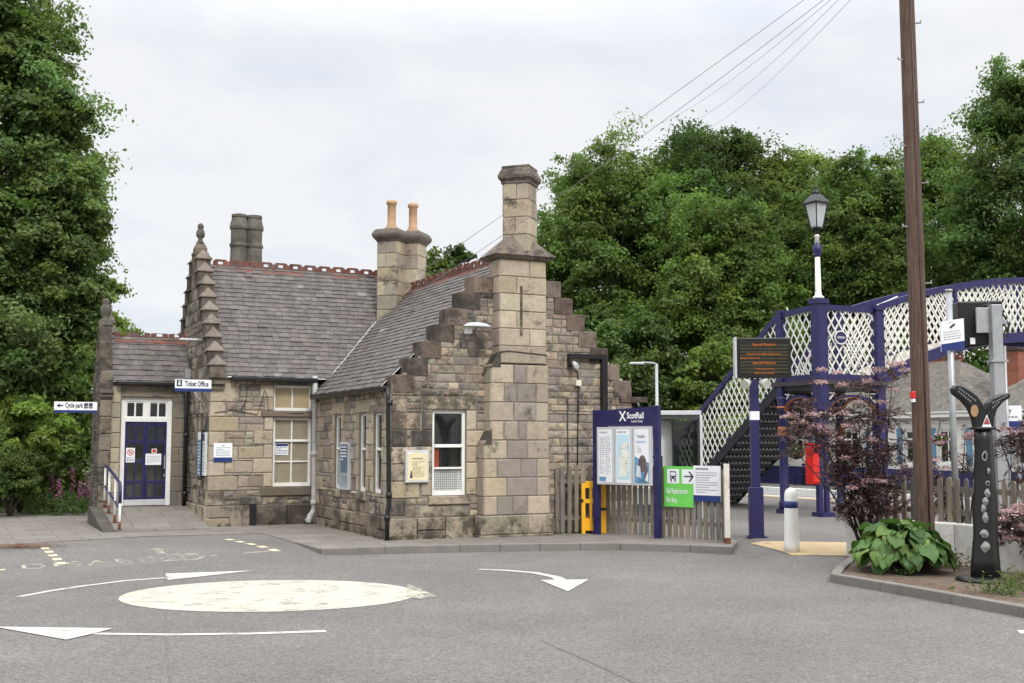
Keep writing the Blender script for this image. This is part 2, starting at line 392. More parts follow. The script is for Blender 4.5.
# sun behind the camera, to the side: light travels towards +y
el, az = R(44), R(158)
sd = Vector((math.sin(az) * math.cos(el), math.cos(az) * math.cos(el), math.sin(el)))
so.rotation_euler = sd.to_track_quat('Z', 'Y').to_euler()
vs_ = scene.view_settings; vs_.view_transform = 'Standard'; vs_.look = 'None'; vs_.exposure = .45; vs_.gamma = 1.; vs_.use_curve_mapping = False
cy = scene.cycles; cy.max_bounces = 6; cy.diffuse_bounces = 3; cy.glossy_bounces = 2; cy.transmission_bounces = 3; cy.transparent_max_bounces = 10
cy.caustics_reflective = False; cy.caustics_refractive = False; cy.use_denoising = True; cy.use_adaptive_sampling = True; cy.adaptive_threshold = .02

# ------------------------------------------------------------------ ground, road, pavement
def sm(t): t = max(0., min(1., t)); return t * t * (3 - 2 * t)
TRACK_U = uv((9.7, 36.9))[0]
def roadz(x, y):
    l = sm((-x - 2.3) / 1.8) * sm((y - 16.3) / 4.); r_ = sm((x - 3.75) / .8) * sm((y - 16.6) / 2.5)
    return -.115 + .100 * l + .113 * r_
g = MB(); g.add([(-900, -900, -1.25), (900, -900, -1.25), (900, 900, -1.25), (-900, 900, -1.25)], [(0, 1, 2, 3)])
struct('ground', g, lawn, recalc=False)
g = MB(); us = np.concatenate([np.arange(-46, 0, .8), np.arange(0, TRACK_U, .4), [TRACK_U]]); vsx = np.concatenate([np.arange(-14, 40, .45), [60]])
for v_ in vsx:
    for u_ in us:
        p = wuv(u_, v_); g.v.append((p.x, p.y, roadz(p.x, p.y)))
nu = len(us)
for j in range(len(vsx) - 1):
    for i in range(nu - 1): g.face((j * nu + i, j * nu + i + 1, (j + 1) * nu + i + 1, (j + 1) * nu + i))
struct('road', g, asphalt, recalc=False)
def upoly(u0, u1, v0, v1, z): return [tuple(wuv(a, b, z)) for a, b in ((u0, v0), (u1, v0), (u1, v1), (u0, v1))]
def slab(name, u0, u1, v0, v1, z0, z1, mat):
    g = MB(); g.hexa(upoly(u0, u1, v0, v1, z0) + upoly(u0, u1, v0, v1, z1)); return struct(name, g, mat)
slab('track_bed', TRACK_U, TRACK_U + 3.6, -60, 120, -1.2, -.85, ballast)
slab('platform_edge', TRACK_U - .45, TRACK_U + .03, 8, 60, -1.2, .006, kerbstone)
slab('platform_white_line', TRACK_U - .62, TRACK_U - .47, 8, 60, -.02, .008, white_paint)
slab('platform_tactile_strip', TRACK_U - 1.15, TRACK_U - .66, 8, 60, -.02, .007, buff_paving)
slab('far_platform', TRACK_U + 3.6, TRACK_U + 60, -60, 120, -1.2, 0., asphalt)
slab('far_platform_edge', TRACK_U + 3.58, TRACK_U + 4.0, -60, 120, -1.1, .008, white_paint)
for k_, du in enumerate((.95, 2.38)):
    g = MB(); a, b = wuv(TRACK_U + du, -50, -.72), wuv(TRACK_U + du, 110, -.72); g.bar(a, b, .07, .15); struct('rail_track', g, rust)

EDGE = [(-260, 560), (-80, 549.5), (0, 545), (60, 541), (150, 536), (262, 533), (322, 549.5), (385, 547), (460, 545.5), (540, 544.2), (620, 543.5), (690, 545.5), (731, 547.5)]
edge = [gr(x, y) for x, y in EDGE]
poly = edge + [gr(738, 541), Vector((3.6, 24, 0)), Vector((-.5, 33, 0)), Vector((-11, 40, 0)), Vector((-30, 40, 0))]
g = MB(); n = len(poly)
g.prism([(p.x, p.y) for p in poly], lambda x, y: (x, y, -.3), lambda x, y: (x, y, 0.))
struct('pavement', g, paving)
def ribbon(name, pts, w, z0, z1, mat, joint=.9, inset=True):
    g = MB(); seglen = 0
    for a, b in zip(pts[:-1], pts[1:]):
        a, b = Vector(a[:2]), Vector(b[:2]); L = (b - a).length; m_ = max(1, round(L / joint)); d = (b - a).normalized(); nrm = Vector((-d.y, d.x))
        for i in range(m_):
            p, q = a + d * (L * i / m_ + .004), a + d * (L * (i + 1) / m_ - .004); dz = RNG.uniform(-.004, .004)
            A = [p, q, q + nrm * w, p + nrm * w]
            g.hexa([(v_.x, v_.y, z0) for v_ in A] + [(v_.x, v_.y, z1 + dz) for v_ in A])
    return struct(name, g, mat, bevel=.012)
ribbon('pavement_kerb', [e + Vector((0, -.02, 0)) for e in edge[6:]], .14, -.3, .012, kerbstone)

# verge behind the pavement
g = MB(); vp = [gr(-300, 517), gr(8, 513), gr(30, 514.5), gr(92, 512), Vector((-9.6, 34, 0)), Vector((-12, 60, 0)), Vector((-70, 60, 0)), Vector((-70, 30, 0))]
g.prism([(p.x, p.y) for p in vp], lambda x, y: (x, y, -.2), lambda x, y: (x, y, .03)); struct('verge', g, lawn)
# planting bed with its kerb
bedk = [gr(1120, 628, 0), gr(1024, 606.5, 0), gr(950, 593.5, 0), gr(880, 581.5, 0), gr(831, 573.5, 0), gr(834, 569, 0), gr(849, 556, 0)]
g = MB(); bp = bedk[:] + [Vector((5.25, 19.2, 0)), Vector((9.5, 19.2, 0)), Vector((9.5, 11.5, 0))]
g.prism([(p.x, p.y) for p in bp], lambda x, y: (x, y, -.3), lambda x, y: (x, y, -.025)); struct('planting_bed', g, soil)
ribbon('bed_kerb', [b - Vector((.02, .05, 0)) for b in bedk], -.13, -.3, .008, kerbstone, .95)
# buff paving by the bollard
# painted markings: tessellated sheets that follow the road surface
def sheet(name, outline, mat, lift=.005, step=.25):
    bm = bmesh.new(); vs = [bm.verts.new((p[0], p[1], 0)) for p in outline]
    bm.faces.new(vs); bmesh.ops.triangulate(bm, faces=bm.faces)
    for _ in range(2):
        es = [e for e in bm.edges if e.calc_length() > step * 2]
        if es: bmesh.ops.subdivide_edges(bm, edges=es, cuts=2); bmesh.ops.triangulate(bm, faces=bm.faces)
    for v_ in bm.verts: v_.co.z = roadz(v_.co.x, v_.co.y) + lift
    me = bpy.data.meshes.new(name); bm.to_mesh(me); bm.free(); me.materials.append(mat)
    o = bpy.data.objects.new(name, me); COL.objects.link(o); o['kind'] = 'structure'; return o
def grr(px, py):
    p = gr(px, py, -.115)
    for _ in range(4): p = gr(px, py, roadz(p.x, p.y))
    return p
def stroke(pts, w0, w1=None):
    P_ = [Vector(p[:2]) for p in pts]; w1 = w1 if w1 is not None else w0; L, R_ = [], []
    for i, p in enumerate(P_):
        d = (P_[min(i + 1, len(P_) - 1)] - P_[max(i - 1, 0)]).normalized(); nrm = Vector((-d.y, d.x)); w_ = (w0 + (w1 - w0) * i / (len(P_) - 1)) / 2
        L.append(p + nrm * w_); R_.append(p - nrm * w_)
    return L + R_[::-1]
sheet('buff_paving', [gr(750, 541), gr(792, 553.5), gr(852, 554), gr(852, 542.5)], buff_paving, .006)
c0 = Vector((-2.96, 14.32)); ell = []
for i in range(56):
    a = 2 * math.pi * i / 56; ell.append(c0 + Vector((1.80 * math.cos(a), 1.47 * math.sin(a))))
sheet('painted_roundabout', ell, road_paint)
sheet('painted_circle_tail', [grr(408, 584), grr(437, 597), grr(420, 599.5), grr(405, 597)], road_paint_worn, .009)
# arrow pointing away beyond the disc
sheet('painted_arrow_shaft', stroke([grr(19, 597), grr(48, 591.5), grr(85, 586), grr(125, 581), grr(168, 577.8)], .10), road_paint_arrow)
sheet('painted_arrow_head', [grr(165, 574.2), grr(254, 571), grr(168, 580.6)], road_paint_arrow, .009)
sheet('painted_arrow_shaft', stroke([grr(326, 631.5), grr(250, 634), grr(170, 635), grr(95, 634)], .12, .10), road_paint_arrow)
sheet('painted_arrow_head', [grr(-60, 625), grr(0, 627.5), grr(113, 629), grr(95, 634), grr(66, 640.5), grr(0, 628.5)], road_paint_arrow, .009)
sheet('painted_arrow_shaft', stroke([grr(479, 569.5), grr(505, 570.5), grr(535, 573), grr(555, 577), grr(563, 581)], .11, .16), road_paint_arrow)
sheet('painted_arrow_head', [grr(540, 580.5), grr(589, 580), grr(568, 592)], road_paint_arrow, .009)
sheet('painted_dash', [grr(1017, 630.5), grr(1060, 630), grr(1060, 634), grr(1020, 634)], road_paint_arrow)
for a, b in (((44, 547.5), (64, 566)), ((226, 539), (282, 553))):
    A, B = grr(*a), grr(*b)
    for i in range(5):
        p, q = A.lerp(B, i / 5 + .02), A.lerp(B, i / 5 + .13); sheet('painted_bay_dash', stroke([p, q], .13), cream_road_paint)
sheet('painted_bay_line', stroke([grr(-40, 571), grr(5, 570)], .14), cream_road_paint)
sheet('painted_bay_line', stroke([grr(243, 553.5), grr(278, 551)], .1), road_paint_worn)
def road_text(body, p0, ux, uy, size, mat):
    cu = bpy.data.curves.new('t', 'FONT'); cu.body = body; cu.size = 1; cu.align_x = 'CENTER'; cu.space_character = 1.25; cu.offset = .012
    o = bpy.data.objects.new('t', cu); COL.objects.link(o); dg = bpy.context.evaluated_depsgraph_get(); me = bpy.data.meshes.new_from_object(o.evaluated_get(dg))
    bpy.data.objects.remove(o); xs = [v_.co.x for v_ in me.vertices]; W_ = max(xs) - min(xs)
    for v_ in me.vertices:
        q = p0 + ux * (v_.co.x / W_) + uy * (v_.co.y / .7); v_.co = (q.x, q.y, roadz(q.x, q.y) + .007)
    me.materials.clear(); me.materials.append(mat); t = bpy.data.objects.new('painted_lettering', me); COL.objects.link(t); t['kind'] = 'structure'
A, B = grr(22, 570), grr(206, 559.5)
up_ = Vector((-.42, .9, 0))
road_text('DISABLED', A.lerp(B, .5), B - A, up_ * .62, 1, very_worn)
# wheelchair figure
W0 = grr(170, 560); ex, ey = (B - A).normalized() * 1.0, Vector((-.42, .9, 0)) * 1.1
def wp(a, b): q = W0 + ex * a + ey * b; return q
sheet('painted_wheelchair', stroke([wp(.1 + .36 * math.cos(t), .35 + .36 * math.sin(t)) for t in np.linspace(-3.4, .8, 18)], .1), very_worn)
sheet('painted_wheelchair', stroke([wp(-.02, 1.05), wp(0, .55), wp(.35, .5), wp(.55, .1), wp(.75, .12)], .13), very_worn, .009)
sheet('painted_wheelchair', [wp(-.02 + .13 * math.cos(t), 1.25 + .12 * math.sin(t)) for t in np.linspace(0, 5.8, 12)], very_worn)
# tar seams
seam = M('tar_seam', (.125, .118, .11), .9, .3, 8)
def wander(a, b, n, amp):
    return [a.lerp(b, i / n) + Vector((RNG.uniform(-amp, amp), 0, 0)) for i in range(n + 1)]
sheet('tar_seam', stroke(wander(gr(171, 720, -.115), grr(164, 548), 24, .018), .022), seam, .0035)
sheet('tar_seam', stroke(wander(gr(636, 683, -.115), grr(540, 640), 12, .012), .018), seam, .0035)
# leaf litter patch by the bay
g = MB()
for i in range(900):
    a, rr = RNG.uniform(0, 6.28), abs(RNG.gauss(0, .45)); c = grr(18, 547); x, y = c.x + rr * math.cos(a) * 1.1, c.y + rr * math.sin(a) * .8
    z = roadz(x, y) + .004 + RNG.uniform(0, .012); s_ = RNG.uniform(.01, .03); t = RNG.uniform(0, 3)
    g.add([(x + s_ * math.cos(t + q), y + s_ * math.sin(t + q), max(z, .005) + RNG.uniform(0, .006)) for q in (0, 1.2, 3.14, 4.5)], [(0, 1, 2, 3)])
o = g.build('leaf_litter', M('dead_leaves', (.16, .075, .035), .9, .3, 8), recalc=False); tag(o, 'scatter of dead brown leaves at the edge of the paving', 'leaf litter', kind='stuff')

# ------------------------------------------------------------------ stone walling
BUFF = [(.45, .37, .265), (.50, .425, .31), (.43, .365, .275), (.53, .455, .34), (.40, .345, .27)]
RUB = [(.30, 0.256, 0.195), (.34, 0.276, 0.223), (.27, 0.241, 0.200), (.39, 0.330, 0.242), (.28, 0.222, 0.177), (.24, 0.222, 0.195), (.38, 0.286, 0.219), (.37, 0.330, 0.265), (.31, 0.261, 0.233), (.43, 0.379, 0.298), (.30, 0.241, 0.209), (.33, 0.286, 0.260)]
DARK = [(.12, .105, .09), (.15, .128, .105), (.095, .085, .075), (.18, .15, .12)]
CROW = [(.15, .108, .090, .62), (.19, .138, .112, .55), (.115, .09, .078, .7), (.23, .175, .145, .5)]
def jit(c, a=.14, soot_shade=None):
    k = RNG.uniform(1 - a, 1 + a); r = tuple(x * k * RNG.uniform(.97, 1.03) for x in c[:3])
    return r + ((soot_shade if soot_shade is not None else (c[3] if len(c) > 3 else .25)),)
def block(mb, f, x0, x1, z0, z1, proud, col, rough=False, gap=.007, back=-.03):
    x0 += gap; x1 -= gap; z0 += gap; z1 -= gap
    if x1 - x0 < .02 or z1 - z0 < .02: return
    mb.cur = col; ch = min(.014, (x1 - x0) * .2, (z1 - z0) * .2); p = proud + RNG.uniform(-.004, .004)
    vs = [f(x0, z0, back), f(x1, z0, back), f(x1, z1, back), f(x0, z1, back)]
    j = (lambda: RNG.uniform(-.006, .006)) if rough else (lambda: 0)
    q = p - ch
    vs += [f(x0 + j(), z0 + j(), q), f(x1 + j(), z0 + j(), q), f(x1 + j(), z1 + j(), q), f(x0 + j(), z1 + j(), q)]
    vs += [f(x0 + ch + j(), z0 + ch + j(), p), f(x1 - ch + j(), z0 + ch + j(), p), f(x1 - ch + j(), z1 - ch + j(), p), f(x0 + ch + j(), z1 - ch + j(), p)]
    fs = [(0, 1, 5, 4), (1, 2, 6, 5), (2, 3, 7, 6), (3, 0, 4, 7), (4, 5, 9, 8), (5, 6, 10, 9), (6, 7, 11, 10), (7, 4, 8, 11)]
    if rough:
        vs.append(f((x0 + x1) / 2 + RNG.uniform(-.3, .3) * (x1 - x0), (z0 + z1) / 2, p + RNG.uniform(-.002, .022)))
        fs += [(8, 9, 12), (9, 10, 12), (10, 11, 12), (11, 8, 12)]
    else: fs.append((8, 9, 10, 11))
    mb.add(vs, fs)
def subtract(iv, a, b):
    out = []
    for p, q in iv:
        if b <= p or a >= q: out.append((p, q)); continue
        if a > p: out.append((p, a))
        if b < q: out.append((b, q))
    return out
def wall(mb, mm, f, x0, x1, z0, z1, openings=(), dressed=(), prof=None, course=.20, pal=RUB, soot_shade_at=None, rough=True):
    """coursed rubble with dressed stones; prof(z) -> (xl, xr)"""
    zs = {z0, z1}
    for h in openings: zs |= {h[2], h[3]}
    for h in dressed: zs |= {h[2], h[3]}
    zs = sorted(z for z in zs if z0 - 1e-6 <= z <= z1 + 1e-6); lv = [zs[0]]
    for z in zs[1:]:
        if z - lv[-1] > .05: lv.append(z)
        elif z in (z1,): lv[-1] = z
    out = []
    for a, b in zip(lv[:-1], lv[1:]):
        n_ = max(1, round((b - a) / course)); out += [(a + (b - a) * i / n_, a + (b - a) * (i + 1) / n_) for i in range(n_)]
    for a, b in out:
        xl, xr = (x0, x1) if prof is None else prof(b)
        if xr - xl < .05: continue
        iv = [(xl, xr)]
        for h in openings:
            if h[2] < b - .03 and h[3] > a + .03: iv = subtract(iv, h[0], h[1])
        mm.cur = (1, 1, 1)
        for p, q in iv: mm.add([f(p, a, 0), f(q, a, 0), f(q, b, 0), f(p, b, 0)], [(0, 1, 2, 3)])
        for h in dressed:
            if h[2] < b - .03 and h[3] > a + .03: iv = subtract(iv, h[0], h[1])
        for p, q in iv:
            x = p
            while x < q - .03:
                w_ = RNG.uniform(.16, .56) * (1 if b - a > .17 else .8)
                if q - x - w_ < .17: w_ = q - x
                sv = soot_shade_at(x + w_ / 2, (a + b) / 2) if soot_shade_at else .25; c = jit(RNG.choice(pal), soot_shade=sv)
                if sv > .5 and RNG.random() < sv * .2: c = jit(RNG.choice(DARK), soot_shade=sv)
                if w_ < .9 and b - a > .17 and RNG.random() < .25:
                    zz = a + (b - a) * RNG.uniform(.4, .6); block(mb, f, x, x + w_, a, zz, .012, c, rough); block(mb, f, x, x + w_, zz, b, .012, jit(RNG.choice(pal), soot_shade=sv), rough)
                else: block(mb, f, x, x + w_, a, b, .013, c, rough)
                x += w_
    for h in dressed:
        sv = soot_shade_at((h[0] + h[1]) / 2, (h[2] + h[3]) / 2) if soot_shade_at else .25; c = h[5] if len(h) > 5 else jit(RNG.choice(BUFF), soot_shade=sv)
        if sv > .6 and len(h) <= 5 and RNG.random() < .2: c = jit(RNG.choice(DARK), soot_shade=sv)
        block(mb, f, h[0], h[1], h[2], h[3], h[4], c, False)
    # reveals
    for h in openings:
        mb.cur = (.30, .25, .18); dd = -.2
        for q in (((h[0], h[2]), (h[0], h[3])), ((h[1], h[2]), (h[1], h[3])), ((h[0], h[2]), (h[1], h[2])), ((h[0], h[3]), (h[1], h[3]))):
            (xa, za), (xb, zb) = q; mb.add([f(xa, za, .012), f(xb, zb, .012), f(xb, zb, dd), f(xa, za, dd)], [(0, 1, 2, 3)])
def quoins(x, side, z0, z1, hz=.31, L=.56, S=.30, p=.02):
    out = []; z = z0; i = 0
    while z < z1 - .05:
        e = min(z + hz, z1); e = z1 if z1 - e < .1 else e; w_ = L if i % 2 else S
        out.append((x, x + w_, z, e, p) if side > 0 else (x - w_, x, z, e, p)); z = e; i += 1
    return out
def surround(x0, x1, z0, z1, lint=.26, sill=.17, w=.26, left=True, right=True):
    out = [(x0 - .2, x1 + .2, z1, z1 + lint, .018), (x0 - .08, x1 + .08, z0 - sill, z0, .05)]
    if left: out += [(a, b, c, d, p) for a, b, c, d, p in quoins(x0, -1, z0, z1, .3, w * 1.45, w * .75)]
    if right: out += [(a, b, c, d, p) for a, b, c, d, p in quoins(x1, 1, z0, z1, .3, w * 1.45, w * .75)]
    return out
def window(parent, f, x0, x1, z0, z1, bars_x, bars_z, fw=.06, depth=-.11, inner=None, mat=None, mw=.03, label=None):
    mat = mat or white_paint; mb = MB(); d0, d1 = depth - .05, depth
    mb.wbox(f, x0, x0 + fw, z0, z1, d0, d1); mb.wbox(f, x1 - fw, x1, z0, z1, d0, d1)
    mb.wbox(f, x0 + fw, x1 - fw, z0, z0 + fw * 1.3, d0, d1); mb.wbox(f, x0 + fw, x1 - fw, z1 - fw, z1, d0, d1)
    for x in bars_x: mb.wbox(f, x - mw / 2, x + mw / 2, z0 + fw * 1.3, z1 - fw, d0 + .008, d1 - .006)
    for z in bars_z:
        h_ = mw
        if isinstance(z, tuple): z, h_ = z
        mb.wbox(f, x0 + fw, x1 - fw, z - h_ / 2, z + h_ / 2, d0 + .004, d1 - .003 + (.02 if h_ > mw else 0))
    o = mb.build('window', mat, parent, bevel=.004)
    if label: o['label'] = label
    g = MB(); quad(g, f, x0 + fw, x1 - fw, z0 + fw, z1 - fw, depth - .03); g.build('pane', pane_glass, o, recalc=False)
    if inner:
        for nm, (a, b, c, e, m_, dd) in inner:
            g = MB(); g.wbox(f, a, b, c, e, depth - dd - .01, depth - dd); g.build(nm, m_, o)
    return o

# ------------------------------------------------------------------ the station building
B = thing('station_building', 'old stone railway station with slate roofs, crow stepped gables and tall chimneys', 'building', O, PHI)
RW, RE, RS = 5.10, 2.78, .965          # right wing: width, eave height, roof slope
RZ = RE + (RW / 2 + .1) * RS
MY0, MY1, ME_, MS = 4.75, 8.95, 3.15, 1.215
MYC = (MY0 + MY1) / 2; MZ = ME_ + (MYC - MY0 + .08) * MS
MX0, MX1 = -2.3, 2.7
st, mo = MB(), MB()
# --- gable of the right wing (faces the yard)
fC = fy(0.); wC = (.80, 1.48, .77, 2.34)
def profC(z):
    if z <= 2.85: return (0, RW)
    return (min(RW / 2, .05 + (z - 2.85) / RS * .93), max(RW / 2, RW - .05 - (z - 2.85) / RS * .93))
def sootShadeTop(x, z):
    v = .22
    if x < .8: v = max(v, .82 - .5 * abs(z - 2.1) / 1.5)
    if .2 < x < 1.9 and 2.3 < z < 2.75: v = max(v, .7)
    if 1.4 < x < 2.0 and z > 2.75: v = max(v, .6)
    if z < .8 and x < 1.7: v = max(v, .62)  # wall foot: grime, with contact shade painted into the stones
    if z > 3.0: v = max(v, .42)
    if x > 3.1: v = max(v, .42)
    return v
def plinth(x0, x1, z0, z1, p, pal=None, soot_shade=.6, w=.62):  # plinth stones: damp weathering plus contact shade put into the colour
    out = []; x = x0
    while x < x1 - .01:
        e = min(x1, x + w * RNG.uniform(.7, 1.3)); e = x1 if x1 - e < .2 else e
        zm = z0 + (z1 - z0) * .52; c = lambda: jit(RNG.choice(pal or (BUFF[2:] + RUB[:4])), .2, soot_shade)
        out += [(x, e, z0, z1, p, c())] if RNG.random() < .5 else [(x, e, z0, zm, p, c()), (x, e, zm, z1, p, c())]; x = e
    return out
def sootShadeA(x, z): return .75 if z < .62 else (.6 if -1.3 < x and z < .85 else (.5 if z > 2.85 else .28))  # lowest courses carry damp stain and painted contact shade
def sootShadeB(x, z): return .6 if z < .75 else (.55 if z > 2.5 else .34)  # darker foot: weathering and contact shade in the stone colour
def sootG(x, z): return .62
dr = quoins(0, 1, .42, 2.85) + surround(*wC, w=.28)
dr += plinth(-.06, 1.62, -.1, .38, .07) + plinth(3.16, 5.1, -.1, .30, .02)
wall(st, mo, fC, 0, RW, -.3, 5.1, [wC], dr, profC, .165, RUB + BUFF[:2], sootShadeTop)
# --- side of the right wing (faces the entrance yard), s = local y
fB = fxn(0.)
wB = [(2.93, 3.36, .80, 2.31), (1.36, 1.78, .80, 2.31), (.48, .92, .80, 2.31)]
dB = quoins(0, 1, .42, 2.62, L=.36, S=.3) + quoins(4.75, -1, .42, 2.62)
for q in wB: dB += surround(*q, w=.2)
dB = [q for q in dB if not (q[0] < .42 and q[3] > .45 and q[1] > .44)]
dB += plinth(-.02, 4.7, -.1, .40, .05, [(.27, .21, .155), (.22, .175, .135), (.33, .27, .2)], .6)
wall(st, mo, fB, 0, 4.75, -.3, 2.74, wB, dB, None, .19, RUB + BUFF, sootShadeB)
# --- recessed wall of the main range
fA = fy(MY0); x1w = onV(312, 488, MY0)[0]
wA1 = (-.94, -.09, .80, 2.28); wA2 = (-.94, -.09, 2.42, 2.97)
dA = quoins(MX0, 1, .42, 3.0, L=.62, S=.34) + [(-1.2, 0, .6, .80, .05, jit((.14, .115, .09))), (-1.2, 0, 2.28, 2.42, .05, jit((.16, .13, .1)))]
dA += quoins(-.94, -1, .8, 2.28, .3, .42, .2) + quoins(-.94, -1, 2.42, 2.97, .28, .3, .2) + [(-.09, 0, .8, 2.28, .015), (-.09, 0, 2.42, 2.97, .015)]
dA += plinth(MX0 - .06, -1.35, -.1, .42, .06) + plinth(-1.35, 0, -.1, .42, .06, [(.16, .125, .1), (.13, .11, .09), (.19, .15, .12)], .7)
wall(st, mo, fA, MX0, 0, -.3, 3.12, [wA1, wA2], dA, None, .175, RUB + BUFF[:3], sootShadeA)
# --- gable of the main range, facing the entrance
fG = fxn(MX0); wG = [(5.35, 5.62, .95, 2.35), (5.80, 6.07, .95, 2.35)]
def profG(z): return (MY0, MY1) if z <= ME_ else (min(MYC, MY0 + (z - ME_) / MS), max(MYC, MY1 - (z - ME_) / MS))
dG = quoins(MY0, 1, .42, 3.1, L=.34, S=.22) + [(5.2, 6.2, 2.35, 2.6, .02), (5.2, 6.2, .8, .95, .05)] + plinth(MY0 - .06, 7.0, -.1, .42, .06)
wall(st, mo, fG, MY0, MY1, -.3, 5.7, wG, dG, profG, .25, RUB, sootG)
# --- entrance wing
WX0, WX1, WY0, WY1, WE, WS = -4.2, -2.3, 7.0, 8.25, 3.12, 1.4
DX0, DX1, DZ0, DZ1 = -3.77, -2.67, .34, 2.74
fD = fy(WY0); ASH = [(.215, .185, .15, .45), (.245, .21, .165, .45), (.185, .165, .135, .5)]  # ashlar toned down: mossy stone, with the porch shade put into the colour
dD = [(DX0 - .2, DX1 + .2, DZ1, 3.02, .02, jit(ASH[1]))] + quoins(WX0, 1, .3, 3.0, .33, .42, .42)
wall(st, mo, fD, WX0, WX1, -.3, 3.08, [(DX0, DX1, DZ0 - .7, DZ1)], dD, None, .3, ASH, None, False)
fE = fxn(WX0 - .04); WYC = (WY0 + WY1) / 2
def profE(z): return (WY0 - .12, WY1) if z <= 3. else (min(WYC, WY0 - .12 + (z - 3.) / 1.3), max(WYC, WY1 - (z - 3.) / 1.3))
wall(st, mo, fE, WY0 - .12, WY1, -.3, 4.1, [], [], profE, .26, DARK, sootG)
# return of that gable seen from the front
fE2 = fy(WY0 - .12)
for i in range(9): block(st, fE2, WX0 - .04, WX0 + .22, -.3 + i * .372, -.3 + (i + 1) * .372, .0, jit(RNG.choice(ASH)), False, .006, -.12)
# unseen backs
mo.add([(RW, 0, -.3), (RW, MY1, -.3), (RW, MY1, RE), (RW, 0, RE)], [(0, 1, 2, 3)])
mo.add([(WX0, WY1, -.3), (RW, MY1, -.3), (RW, MY1, 3.1), (WX0, WY1, 3.1)], [(0, 1, 2, 3)])
mo.add([(MX1, MY0, 2), (MX1, MY1, 2), (MX1, MY1, ME_), (MX1, MYC, MZ), (MX1, MY0, ME_)], [(0, 1, 2, 3, 4)])
wl = st.build('wall', stone, B, col=True); mo.build('wall_joints', mortar, B, recalc=False)

# --- chimney on the gable: stepped breast, gableted cap, stack, coping
ch = MB(); yf = -.32
def shaft(mb, x0, x1, y0, y1, z0, z1, hz=.34, pal=BUFF, rubble=False, dark=0.):
    fr, lf, rt, bk = fy(y0), fxn(x0), (lambda s_, z, d: (x1 + d, s_, z)), (lambda x, z, d: (x, y1 + d, z))
    n_ = max(1, round((z1 - z0) / hz))
    for i in range(n_):
        a, b = z0 + (z1 - z0) * i / n_, z0 + (z1 - z0) * (i + 1) / n_
        for f_, p, q in ((fr, x0, x1), (lf, y0, y1), (rt, y0, y1), (bk, x0, x1)):
            if q - p > .7:
                if rubble:
                    e1 = .46 if i % 2 else .26; e2 = .26 if i % 3 else .46
                    cuts = [p, p + e1] + ([(p + q) / 2 + RNG.uniform(-.1, .1)] if i % 2 == 0 else []) + [q - e2, q]
                else: cuts = [p, p + (q - p) * (.5 + (.14 if i % 2 else -.14)), q] if i % 3 else [p, q]
            else: cuts = [p, q]
            for k_, (u_, v_) in enumerate(zip(cuts[:-1], cuts[1:])):
                inner_ = rubble and 0 < k_ < len(cuts) - 2
                c = jit(RNG.choice([(.295, .26, .228), (.265, .238, .21), (.325, .285, .245), (.285, .243, .215)] if inner_ else pal))
                if RNG.random() < dark: c = jit(RNG.choice(DARK))
                block(mb, f_, u_, v_, a, b, .012, c, inner_, .005, -.06)
    mb.cur = (.2, .18, .15); mb.box(x0 + .004, x1 - .004, y0 + .004, y1 - .004, z0, z1)
shaft(ch, 1.64, 3.12, yf - .06, .05, -.3, .40, .36, [c + (.6,) for c in BUFF[2:] + RUB[:2]])
shaft(ch, 1.71, 3.06, yf, .05, .402, 1.78, .345, BUFF, True)
shaft(ch, 1.85, 3.04, yf, .05, 1.783, 3.2, .35, BUFF, True)
shaft(ch, 2.03, 3.0, yf, .14, 3.22, 5.2, .36, BUFF, False, 0.)
ch.cur = (.22, .18, .14, .7); ch.box(2.44, 2.49, yf - .022, yf, 3.75, 4.7)   # groove strip
ch.cur = (.05, .045, .04)
ch.prism([(1.70, 1.70), (1.858, 1.70), (1.858, 2.0)], lambda x, z: (x, yf - .015, z), lambda x, z: (x, .04, z))
ch.prism([(1.83, 3.14), (2.038, 3.14), (2.038, 3.44)], lambda x, z: (x, yf - .015, z), lambda x, z: (x, .04, z))
ch.cur = (.33, .28, .2, .5); ch.prism([(3.0, 3.1), (3.06, 3.1), (2.99, 3.4)], lambda x, z: (x, yf - .01, z), lambda x, z: (x, .04, z))
cxm, cym = 2.56, -.08
ch.cur = (.20, .165, .14, .6)
def frust(mb, x0, x1, y0, y1, z0, X0, X1, Y0, Y1, z1):
    mb.hexa([(x0, y0, z0), (x1, y0, z0), (x1, y1, z0), (x0, y1, z0), (X0, Y0, z1), (X1, Y0, z1), (X1, Y1, z1), (X0, Y1, z1)])
frust(ch, 1.97, 3.06, yf - .05, .20, 5.2, 1.87, 3.16, yf - .13, .28, 5.27)
frust(ch, 1.87, 3.16, yf - .13, .28, 5.273, 2.36, 2.60, cym - .12, cym + .12, 5.72)
